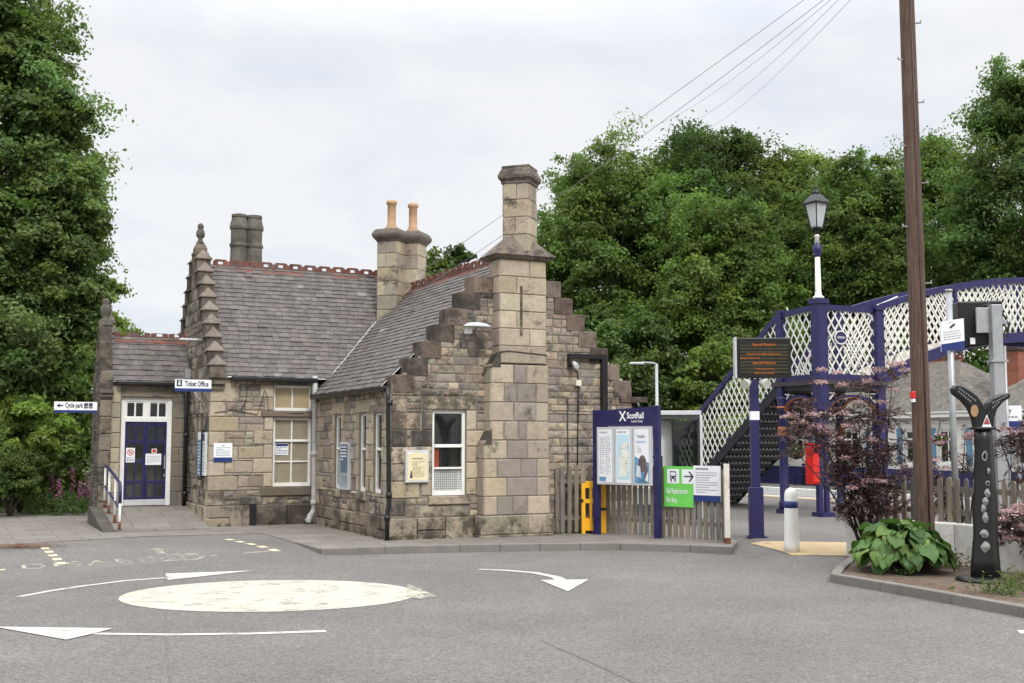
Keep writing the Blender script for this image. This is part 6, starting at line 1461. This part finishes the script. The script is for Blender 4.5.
def trunk_mesh(name, h, r0, targets, rng, parent, lean=0.):
    g = MB(); pts = [Vector((lean * t * t, 0, h * t)) + Vector((rng.uniform(-.1, .1), rng.uniform(-.1, .1), 0)) * t for t in np.linspace(0, 1, 7)]
    g.tube(pts, [r0 * (1.25 if i == 0 else 1 - .085 * i) for i in range(7)], 10)
    for k_, t in enumerate(targets):
        i = 3 + (k_ % 4); a = pts[i]; b = Vector(t); m_ = a.lerp(b, .5) + Vector((0, 0, (b - a).length * .08)); q = b - Vector((0, 0, .1))
        g.tube([a, a.lerp(m_, .6), m_, q], [r0 * .42, r0 * .3, r0 * .2, r0 * .05], 6)
    return g.build(name, bark, parent)
TREE_CACHE = {}
def tree(label, px, ptop, pbot, hw, Y, base, seed,  nclump=75, per=520, lsize=.27, gz=0., kind='tree', squash=1., crf=.24, reuse=None, rot=0., group=None, name='broadleaf_tree', cat='tree', lobes=()):
    ct = at(px, ptop, Y); cb_ = at(px, pbot, Y); rz_ = (ct.z - cb_.z) / 2; rx = hw / F * Y; cz = cb_.z + rz_ - gz
    S = thing(name, label, cat, (ct.x, Y, gz), rot, group)
    cc, cr, rng = crown_parts(rx, rx * squash, rz_, cz, nclump, per, lsize, base, seed, crf)
    for lx, ly, lr, ln in lobes:
        q = at(lx, ly, Y) - Vector((ct.x, Y, gz)); r_ = lr / F * Y; d_ = unit(ln, rng) * rng.uniform(.5, .95, (ln, 1)) * r_; cc = np.concatenate([cc, d_ * np.array([1, 1, .85]) + np.array(q) + np.array([0, -rx * .25, 0])]); cr = np.concatenate([cr, r_ * rng.uniform(.18, .34, ln)])
    P_, N_, S_, C_ = clump_leaves(cc, cr, per, lsize, base, rng)
    leaf_mesh('crown', P_, N_, S_, C_, leaf, S, rng=rng)
    top_i = rng.choice(len(cc), min(16, len(cc)), replace=False)
    trunk_mesh('trunk', max(2., cz + rz_ * .3), max(.12, rz_ * .055), [cc[i] for i in top_i], rng, S)
    return S
G1, G2, G3, G4 = (.122, .188, .054), (.142, .214, .058), (.102, .162, .052), (.168, .236, .064)
# trees beyond the tracks
tree('broad dark tree rising just behind the tall gable chimney', 612, 138, 410, 92, 58, G1, 21, 310, 364, 0.199, crf=.145)
tree('tallest rounded crown between the chimney and the lantern', 694, 122, 390, 108, 62, G3, 22, 310, 378, 0.207, crf=.145)
tree('bright green spreading tree standing before the wood beside the departure screen', 722, 188, 415, 76, 52, G2, 23, 283, 378, 0.184, crf=.14)
tree('yellowish green crown directly behind the lantern', 798, 138, 400, 82, 60, G4, 24, 283, 351, 0.199, crf=.145)
tree('mid green tree between the lantern and the timber pole', 856, 150, 410, 74, 55, G1, 25, 270, 364, 0.191, crf=.145)
tree('tree crown filling the gap behind the timber pole', 922, 134, 400, 80, 61, G2, 26, 270, 351, 0.199, crf=.145)
tree('tall dark open tree towering above the arched footbridge span', 1022, 46, 400, 80, 50, G3, 27, 256, 364, 0.184, crf=.13)
tree('small bright bushy tree above the stair foot', 712, 335, 470, 42, 48, G4, 28, 90, 230, .21, crf=.17)
tree('dark bushy tree low behind the grey street lamp', 628, 300, 480, 62, 50, G3, 29, 120, 250, .23, crf=.17)
tree('leafy tree peeping over the roof behind the double chimney stack', 440, 248, 420, 28, 50, G2, 31, 60, 240, .21, crf=.2)
tree('small drooping tree showing between the double stack and the gable chimney', 462, 238, 330, 13, 46, G1, 32, 26, 150, .18, crf=.2)
# trees at the entrance side
tree('huge near sycamore towering beside the entrance gable', -30, -50, 460, 150, 31, (.136, .196, .068), 41, 520, 470, .145, crf=.10, lobes=[(72, 210, 52, 90), (30, 70, 36, 40), (82, 300, 40, 60), (30, 345, 70, 80), (60, 130, 36, 50), (50, 260, 60, 60)])
tree('lighter green tree behind the finials of the entrance gable', 84, 272, 455, 58, 38, G4, 42, 120, 300, .18, crf=.16)
tree('dark spreading tree under the sycamore behind the Cycle park sign', 30, 335, 505, 85, 33.5, (.13, .18, .055), 43, 130, 330, .16, crf=.15)
# wood behind, one mass
def mass(name, label, cat, boxes, n, lsize, base, seed, mat=leaf, crr=(1.2, 2.6)):
    rng = np.random.default_rng(seed); cc = np.concatenate([np.stack([rng.uniform(a, b, m_) for a, b in bx], 1) for bx, m_ in boxes]); cr = rng.uniform(*crr, len(cc))
    P_, N_, S_, C_ = clump_leaves(cc, cr, n, lsize, base, rng); o = leaf_mesh(name, P_, N_, S_, C_, mat, rng=rng); return tag(o, label, cat, kind='stuff')
mass('woodland', 'dense dark wood closing the view behind the separate trees', 'woodland', [(((2, 38), (68, 74), (0, 14)), 260), (((0, 14), (56, 58), (0, 4)), 50), (((18, 34), (57, 60), (0, 6)), 90), (((-5, 0), (60, 66), (0, 8)), 24)], 210, .38, G3, 51)
mass('undergrowth', 'shady tangle of shrubs under the sycamore behind the verge', 'shrubs', [(((-21, -9.4), (32, 36), (.2, 3.2)), 84)], 330, .16, (.13, .18, .055), 52, crr=(.5, 1.1))
# bush on the verge
def shrub(name, label, cat, px, pt, pb_, hw, Y, base, seed, n, per, ls, mat=leaf, crf=.3):
    t, b = at(px, pt, Y), at(px, pb_, Y); rz_ = (t.z - max(0, b.z)) / 2; rx = hw / F * Y; S = thing(name, label, cat, (t.x, Y, 0.02))
    cc, cr, rng = crown_parts(rx, rx, rz_, max(0, b.z) + rz_, n, per, ls, base, seed, crf, -.9); P_, N_, S_, C_ = clump_leaves(cc, cr, per, ls, base, rng); leaf_mesh('foliage', P_, N_, S_, C_, mat, S, rng=rng)
    g = MB()
    for i in range(5): g.tube([(0, 0, 0), cc[i] * .5, cc[i]], [.04, .03, .01], 6)
    g.build('stem', bark, S); return S
shrub('round_shrub', 'clipped round green bush at the edge of the verge', 'shrub', 12, 447, 508, 27, 27.4, (.13, .19, .055), 61, 60, 420, .08, crf=.26)
shrub('leafy_shrub', 'bright leafy shrub overhanging the round bush', 'shrub', 24, 398, 475, 46, 28.6, (.19, .26, .07), 62, 60, 380, .12, crf=.24)
# foxgloves and low planting
rng = np.random.default_rng(71)
def foxglove(px, pt, pb_, Y, seed, lab):
    rg = random.Random(seed); b = gr(px, pb_); Y = b.y; h_ = at(px, pt, Y).z; S = thing('foxglove', lab, 'flower', (b.x, b.y, .02), 0, 'foxgloves on the verge')
    lx = rg.uniform(-.12, .12); g = MB(); g.tube([(0, 0, 0), (lx * .5, 0, h_ * .5), (lx, 0, h_)], [.018, .013, .005], 6); g.build('stem', M('stem_green', (.08, .12, .04), .7), S)
    g = MB(); g.cur = (.36, .11, .22)
    for i in range(26):
        t = .45 + .53 * i / 26; a = rg.uniform(0, 6.28); c = Vector((lx * t, 0, h_ * t)); d = Vector((math.cos(a), math.sin(a), -.5)).normalized(); L = .085 * (1.2 - t * .6)
        g.cur = tuple(x * rg.uniform(.7, 1.3) for x in (.34, .12, .22)); g.tube([c, c + d * L * .6, c + d * L], [.008, .02, .028], 6)
    g.build('flower_spike', petal, S, col=True)
    n = 22; cc = np.array([[rg.gauss(0, .12), rg.gauss(0, .12), rg.uniform(.03, .35) * h_] for _ in range(n)]); leaf_mesh('leaves', cc, np.array([[rg.gauss(0, .4), rg.gauss(0, .4), 1] for _ in range(n)]), np.full(n, .24), np.array([.07, .11, .035]) * np.ones((n, 3)), leaf, S)
    return S
for i, (px, pt, pb_, lab) in enumerate(((52, 470, 512, 'foxglove spike closest to the round bush'), (58, 478, 515, 'short foxglove in front of the tallest pale spike'), (74, 466, 511, 'tall pink foxglove in the middle of the clump'), (80, 481, 513, 'drooping foxglove beside the middle spike'), (84, 474, 510, 'deep pink foxglove near the dark gable'), (90, 484, 511, 'small foxglove against the foot of the dark gable'))): foxglove(px, pt, pb_, 0, 80 + i, lab)
cc = []; 
for i in range(4200):
    px = rng.uniform(10, 96); py = rng.uniform(500, 516) if px > 22 else rng.uniform(498, 508); b = gr(px, py); cc.append((b.x, b.y, abs(rng.normal(0, .16)) + .05))
cc = np.array(cc); o = leaf_mesh('ground_cover', cc, rng.normal(size=cc.shape) * .8 + np.array([0, -.3, .6]), rng.uniform(.06, .2, len(cc)), np.array([.085, .13, .04]) * rng.uniform(.5, 1.3, (len(cc), 1)), leaf, aspect=.28); tag(o, 'low leafy ground cover and grasses along the verge', 'ground cover', kind='stuff')
# hosta
def hosta(c, n, R0, lab, seed):
    rg = random.Random(seed); S = thing('hosta', lab, 'plant', c); g = MB(); st_ = MB()
    for i in range(n):
        a = i * 2.39996 + rg.uniform(-.35, .35); ring = ((i + .5) / n) ** .5; ro = R0 * ring
        d = Vector((math.cos(a), math.sin(a), 0)); sd_ = Vector((-d.y, d.x, 0)); L = rg.uniform(.21, .35) * (1.05 - .15 * (1 - ring)); W = L * rg.uniform(.34, .42)
        zt_ = .56 * math.sqrt(max(.06, 1 - (ring * .93) ** 2)) * rg.uniform(.82, 1.12) + .03
        base = d * max(0, ro - L * .35) + Vector((rg.uniform(-.07, .07), rg.uniform(-.07, .07), zt_))
        p0 = R(rg.uniform(15, 40)) - ring * R(rg.uniform(35, 62)); bend = R(rg.uniform(40, 75)); k = rg.uniform(.7, 1.25)
        colr = rg.choice([(.11, .20, .06), (.09, .175, .055), (.13, .23, .065), (.19, .29, .075), (.10, .19, .055)]); nl, nw = 9, 4
        roll = rg.uniform(-.45, .45); pos = Vector(base); b0 = len(g.v); m_ = 2 * nw + 1
        for u_ in range(nl + 1):
            t = u_ / nl; ang = p0 - bend * t; f_ = d * math.cos(ang) + Vector((0, 0, math.sin(ang))); up_l = Vector((0, 0, math.cos(ang))) - d * math.sin(ang)
            if u_: pos = pos + f_ * (L / nl)
            wv = W * max(.02, math.sin(math.pi * (t * .93 + .07) ** .72)) ** .85
            for v_ in range(-nw, nw + 1):
                s_ = v_ / nw; q = pos + (sd_ * math.cos(roll) + up_l * math.sin(roll)) * (wv * s_) + up_l * (wv * (.42 * abs(s_) - .22 * s_ * s_) + (.007 if v_ % 2 else 0.) + .02 * math.sin(t * 9 + i) * abs(s_))
                g.v.append(tuple(q))
        for u_ in range(nl):
            for v_ in range(m_ - 1):
                sh_ = rg.uniform(.92, 1.08); g.cur = tuple(x * k * sh_ for x in colr); g.face((b0 + u_ * m_ + v_, b0 + u_ * m_ + v_ + 1, b0 + (u_ + 1) * m_ + v_ + 1, b0 + (u_ + 1) * m_ + v_), True)
        st_.tube([(rg.uniform(-.1, .1), rg.uniform(-.1, .1), -.02), base * .55 + Vector((0, 0, zt_ * .2)), base], [.012, .010, .007], 5)
    g.build('leaves', leaf_glossy, S, recalc=False, col=True); st_.build('stems', M('stem_green', (.08, .12, .04), .7), S); return S
hc = gr(903, 572); hosta((hc.x + .08, hc.y + .32, -.02), 165, .66, 'big clump of broad glossy green hosta leaves at the kerb corner', 5)
# purple elder shrubs with pink flower heads
def elder(name, lab, root, blobs, seed, nl, stems):
    rg = np.random.default_rng(seed); S = thing(name, lab, 'shrub', root); rt = np.array(root); P_, N_, A_ = [], [], []; g = MB()
    for (x, y, z, r_, n) in blobs:
        c = np.array((x, y, z)) - rt
        mid = Vector(c) * .5 + Vector((rg.uniform(-.1, .1), 0, .15)); g.tube([Vector((rg.uniform(-.1, .1), rg.uniform(-.1, .1), 0)), mid, Vector(c)], [.022, .014, .006], 5)
        for k_ in range(n // 14):
            d = unit(1, rg)[0]; p0 = c + d * r_ * rg.uniform(.1, .95) * np.array([1, .8, .7]); dr_ = d * .5 + np.array([0, 0, -.25]) + rg.normal(size=3) * .4; dr_ /= np.linalg.norm(dr_); L = rg.uniform(.16, .3); sd_ = np.cross(dr_, [0, 0, 1]); sd_ /= np.linalg.norm(sd_) + 1e-6
            if k_ % 3 == 0: g.tube([Vector(c), Vector((c + p0) / 2 + np.array([0, 0, .03])), Vector(p0 + dr_ * L)], [.005, .004, .002], 4)
            for q in range(14):
                t = q / 14; s_ = (-1) ** q; P_.append(p0 + dr_ * L * t + sd_ * s_ * .035 * (1 - t * .4)); N_.append(np.array([0, 0, .8]) + rg.normal(size=3) * .5); A_.append(dr_ * .5 + sd_ * s_)
    P_, N_, A_ = np.array(P_), np.array(N_), np.array(A_); n = len(P_); col = np.array([.092, .058, .060]) * rg.uniform(.5, 1.9, (n, 1)) * np.where(rg.random((n, 1)) < .1, np.array([[1.8, 1.5, 1.4]]), 1.)
    leaf_mesh('foliage', P_, N_, rg.uniform(.055, .105, n), col, purple_leaf, S, .26, .05, rg, A_)
    g.build('branches', M('elder_bark', (.045, .032, .03), .9, .3, 8), S); return S, rt
def umbels(S, rt, spots, seed, size=.16):
    rg = np.random.default_rng(seed)
    for (x, y, z, s_) in spots:
        c = np.array((x, y, z)) - rt; n = int(150 * s_); s_ *= .95; a = rg.uniform(0, 6.28, n); r_ = np.sqrt(rg.uniform(0, 1, n)) * size * s_; p = np.stack([c[0] + r_ * np.cos(a), c[1] + r_ * np.sin(a) * .9, c[2] + .04 - (r_ ** 2) * 1.2 + rg.normal(0, .017, n)], 1)
        leaf_mesh('flower_head', p, rg.normal(size=(n, 3)) * .6 + np.array([0, -.2, .8]), rg.uniform(.018, .04, n), np.array([.50, .33, .36]) * rg.uniform(.6, 1.35, (n, 1)), petal, S, .9, .02, rg)
E1 = Vector((5.45, 17.9, 0)); YE = 17.7
def bl(px, py, r_, n, dy=0): p = at(px, py, YE + dy); return (p.x, p.y, p.z, r_ / F * YE, n)
S, rt = elder('purple_elder', 'large lacy dark purple elder with pink flower heads behind the hosta', E1, [bl(865, 490, 30, 1700), bl(845, 470, 26, 1200), bl(885, 480, 26, 1300, .4), bl(868, 452, 26, 1100), bl(893, 450, 20, 700, .3), bl(845, 445, 22, 760), bl(820, 437, 22, 620, -.2), bl(800, 428, 20, 460, -.3), bl(858, 418, 26, 640), bl(885, 415, 20, 480, .2), bl(835, 412, 20, 420), bl(812, 402, 16, 220), bl(870, 385, 20, 300), bl(893, 372, 18, 240, .2), bl(852, 505, 18, 700), bl(885, 505, 20, 800), bl(915, 470, 14, 300, .6), bl(790, 445, 10, 130, -.3)], 91, 0, 0)
def um(px, py, s_=1., dy=-.25): p = at(px, py, YE + dy); return (p.x, p.y, p.z, s_)
umbels(S, rt, [um(787, 419, .7), um(800, 424, 1.), um(818, 428, 1.2), um(827, 434, 1.), um(806, 436, .8), um(793, 417, .7), um(812, 416, .8), um(821, 384, .7), um(842, 387, .7), um(822, 372, .6), um(878, 372, .7), um(897, 365, .9), um(868, 383, .6), um(843, 415, .7), um(848, 428, .7), um(882, 404, .7), um(893, 392, .6), um(872, 442, .6), um(845, 460, .6), um(868, 483, .7), um(880, 483, .8), um(852, 490, .6), um(838, 375, .5), um(905, 372, .7), um(858, 405, .6), um(835, 440, .8)], 92)
YE = 16.3; E2 = Vector((7.6, 16.4, 0))
S, rt = elder('purple_elder', 'purple elder spray with pale pink flowers leaning in beside the black signpost', E2, [bl(1018, 435, 22, 420), bl(1000, 440, 16, 220, .2), bl(1010, 520, 22, 620, -.8), bl(1024, 535, 20, 500, -.9), bl(998, 525, 14, 220, -.8), bl(1030, 480, 26, 620), bl(1020, 455, 16, 240), bl(1040, 430, 30, 800)], 93, 0, 0)
umbels(S, rt, [um(1003, 431, .8, 0), um(1018, 434, .9, 0), um(1012, 513, 1.2, -1), um(1000, 521, .9, -1), um(1022, 508, 1., -1), um(996, 533, .8, -1), um(1024, 528, .9, -1), um(1009, 540, .6, -1)], 94)
YE = 18.6; E3 = Vector((7.3, 18.7, 0))
S, rt = elder('purple_elder', 'thin purple elder growing through the pickets between pole and signpost', E3, [bl(938, 478, 18, 420), bl(945, 500, 20, 600), bl(968, 470, 14, 200), bl(930, 505, 16, 420), bl(950, 455, 14, 160), bl(975, 452, 12, 130), bl(965, 440, 12, 110)], 95, 0, 0)
umbels(S, rt, [um(940, 445, .5), um(968, 440, .6), um(945, 470, .6), um(972, 436, .6), um(958, 462, .5), um(935, 462, .5)], 96)
# flowers in the baskets
for k_, bs in enumerate(baskets):
    rg = np.random.default_rng(100 + k_); n = 420; d = unit(n, rg); p = d * .26 * rg.uniform(.5, 1.1, (n, 1)) * np.array([1, 1, .75]) + np.array([0, 0, .02]); leaf_mesh('foliage', p, d + rg.normal(size=(n, 3)) * .4, rg.uniform(.05, .1, n), np.array([.07, .13, .03]) * rg.uniform(.6, 1.3, (n, 1)), leaf, bs, rng=rg)
    n = 90 if k_ else 14; d = unit(n, rg); p = d * .29 * np.array([1, 1, .75]) + np.array([0, 0, .03]); pal = np.array([[.6, .2, .4], [.7, .65, .68], [.45, .15, .5], [.65, .1, .12]]); leaf_mesh('flowers', p, d + rg.normal(size=(n, 3)) * .3, rg.uniform(.05, .09, n), pal[rg.integers(0, 4, n)], petal, bs, .9, .03, rg)
# weeds and low plants in the bed
def tuft(px, py, n, h_, sp_, base, lab, seed, name='low_plant'):
    rg = np.random.default_rng(seed); c = gr(px, py); S = thing(name, lab, 'plant', (c.x, c.y, -.03)); p = np.stack([rg.normal(0, sp_, n), rg.normal(0, sp_ * .7, n), np.abs(rg.normal(0, h_ * .5, n)) + .02], 1)
    leaf_mesh('leaves', p, rg.normal(size=(n, 3)) * .6 + np.array([0, -.2, .7]), rg.uniform(.05, .13, n) * h_ / .2, np.array(base) * rg.uniform(.6, 1.35, (n, 1)), leaf, S, .3, .06, rg); return S
tuft(903, 573.5, 90, .09, .08, (.12, .20, .05), 'little bright green weed at the kerb under the hosta', 111)
tuft(1005, 592, 240, .18, .22, (.10, .13, .05), 'straggly low plant at the foot of the black signpost', 112)
tuft(948, 566, 160, .2, .14, (.13, .12, .05), 'yellowing strappy plant between hosta and black signpost', 113)
tuft(1030, 585, 200, .22, .2, (.11, .12, .05), 'reddish low plant beyond the black signpost by the kerb', 114)
tuft(560, 524, 160, .16, .2, (.06, .05, .03), 'dry weeds in the corner between gable and pickets', 115)
tuft(788, 551.5, 40, .05, .10, (.08, .12, .04), 'thin grass at the foot of the white bollard', 116)
tuft(300, 524, 50, .06, .2, (.07, .09, .035), 'moss and weeds at the foot of the recessed wall', 117)

pts = []
for (x0, y0), (x1, y1), n_ in (((-.05, -.08), (1.6, -.08), 60), ((3.2, -.06), (4.4, -.06), 110), ((-.07, .1), (-.07, 4.6), 120), ((MX0 + .2, MY0 - .08), (-.2, MY0 - .08), 90)):
    for i in range(n_ * 3):
        t = RNG.random() ** 1.0; q = bw(x0 + (x1 - x0) * t, y0 + (y1 - y0) * t)
        if math.sin(t * 31 + x0 * 5) + math.sin(t * 13) > .1: pts.append((q.x + RNG.gauss(0, .03), q.y - abs(RNG.gauss(0, .05)), RNG.uniform(.005, .07)))
cc = np.array(pts); o = leaf_mesh('wall_foot_weeds', cc, NP.normal(size=cc.shape) * .7 + np.array([0, -.2, .6]), NP.uniform(.025, .08, len(cc)), np.array([.07, .085, .03]) * NP.uniform(.5, 1.5, (len(cc), 1)), leaf, None, .35)
tag(o, 'small weeds and moss along the foot of the station walls', 'weeds', kind='stuff')
g = MB()
def grit(p, q, n_, sd_, zz):
    for i in range(n_):
        c = p.lerp(q, RNG.random()); x, y = c.x + RNG.gauss(0, sd_), c.y + RNG.gauss(0, sd_); z = max(roadz(x, y) + .002, zz); r_ = RNG.uniform(.006, .018); t = RNG.uniform(0, 3)
        g.add([(x + r_ * math.cos(t + k), y + r_ * math.sin(t + k) * 1.0, z + RNG.uniform(.001, .006)) for k in (0, 1.3, 3.1, 4.4)], [(0, 1, 2, 3)])
grit(gr(322, 551, -.115), gr(420, 549, -.115), 420, .06, -1); grit(gr(420, 549, -.115), gr(730, 550, -.115), 380, .05, -1); grit(gr(832, 578, -.115), gr(1010, 609, -.115), 420, .05, -1)
grit(gr(440, 533), gr(545, 533), 160, .08, .004); grit(gr(870, 573), gr(1010, 598), 500, .12, -.022)
o = g.build('grit', bpy.data.materials['dead_leaves'], recalc=False); tag(o, 'brown leaf crumbs and grit gathered along the kerbs', 'grit', kind='stuff')
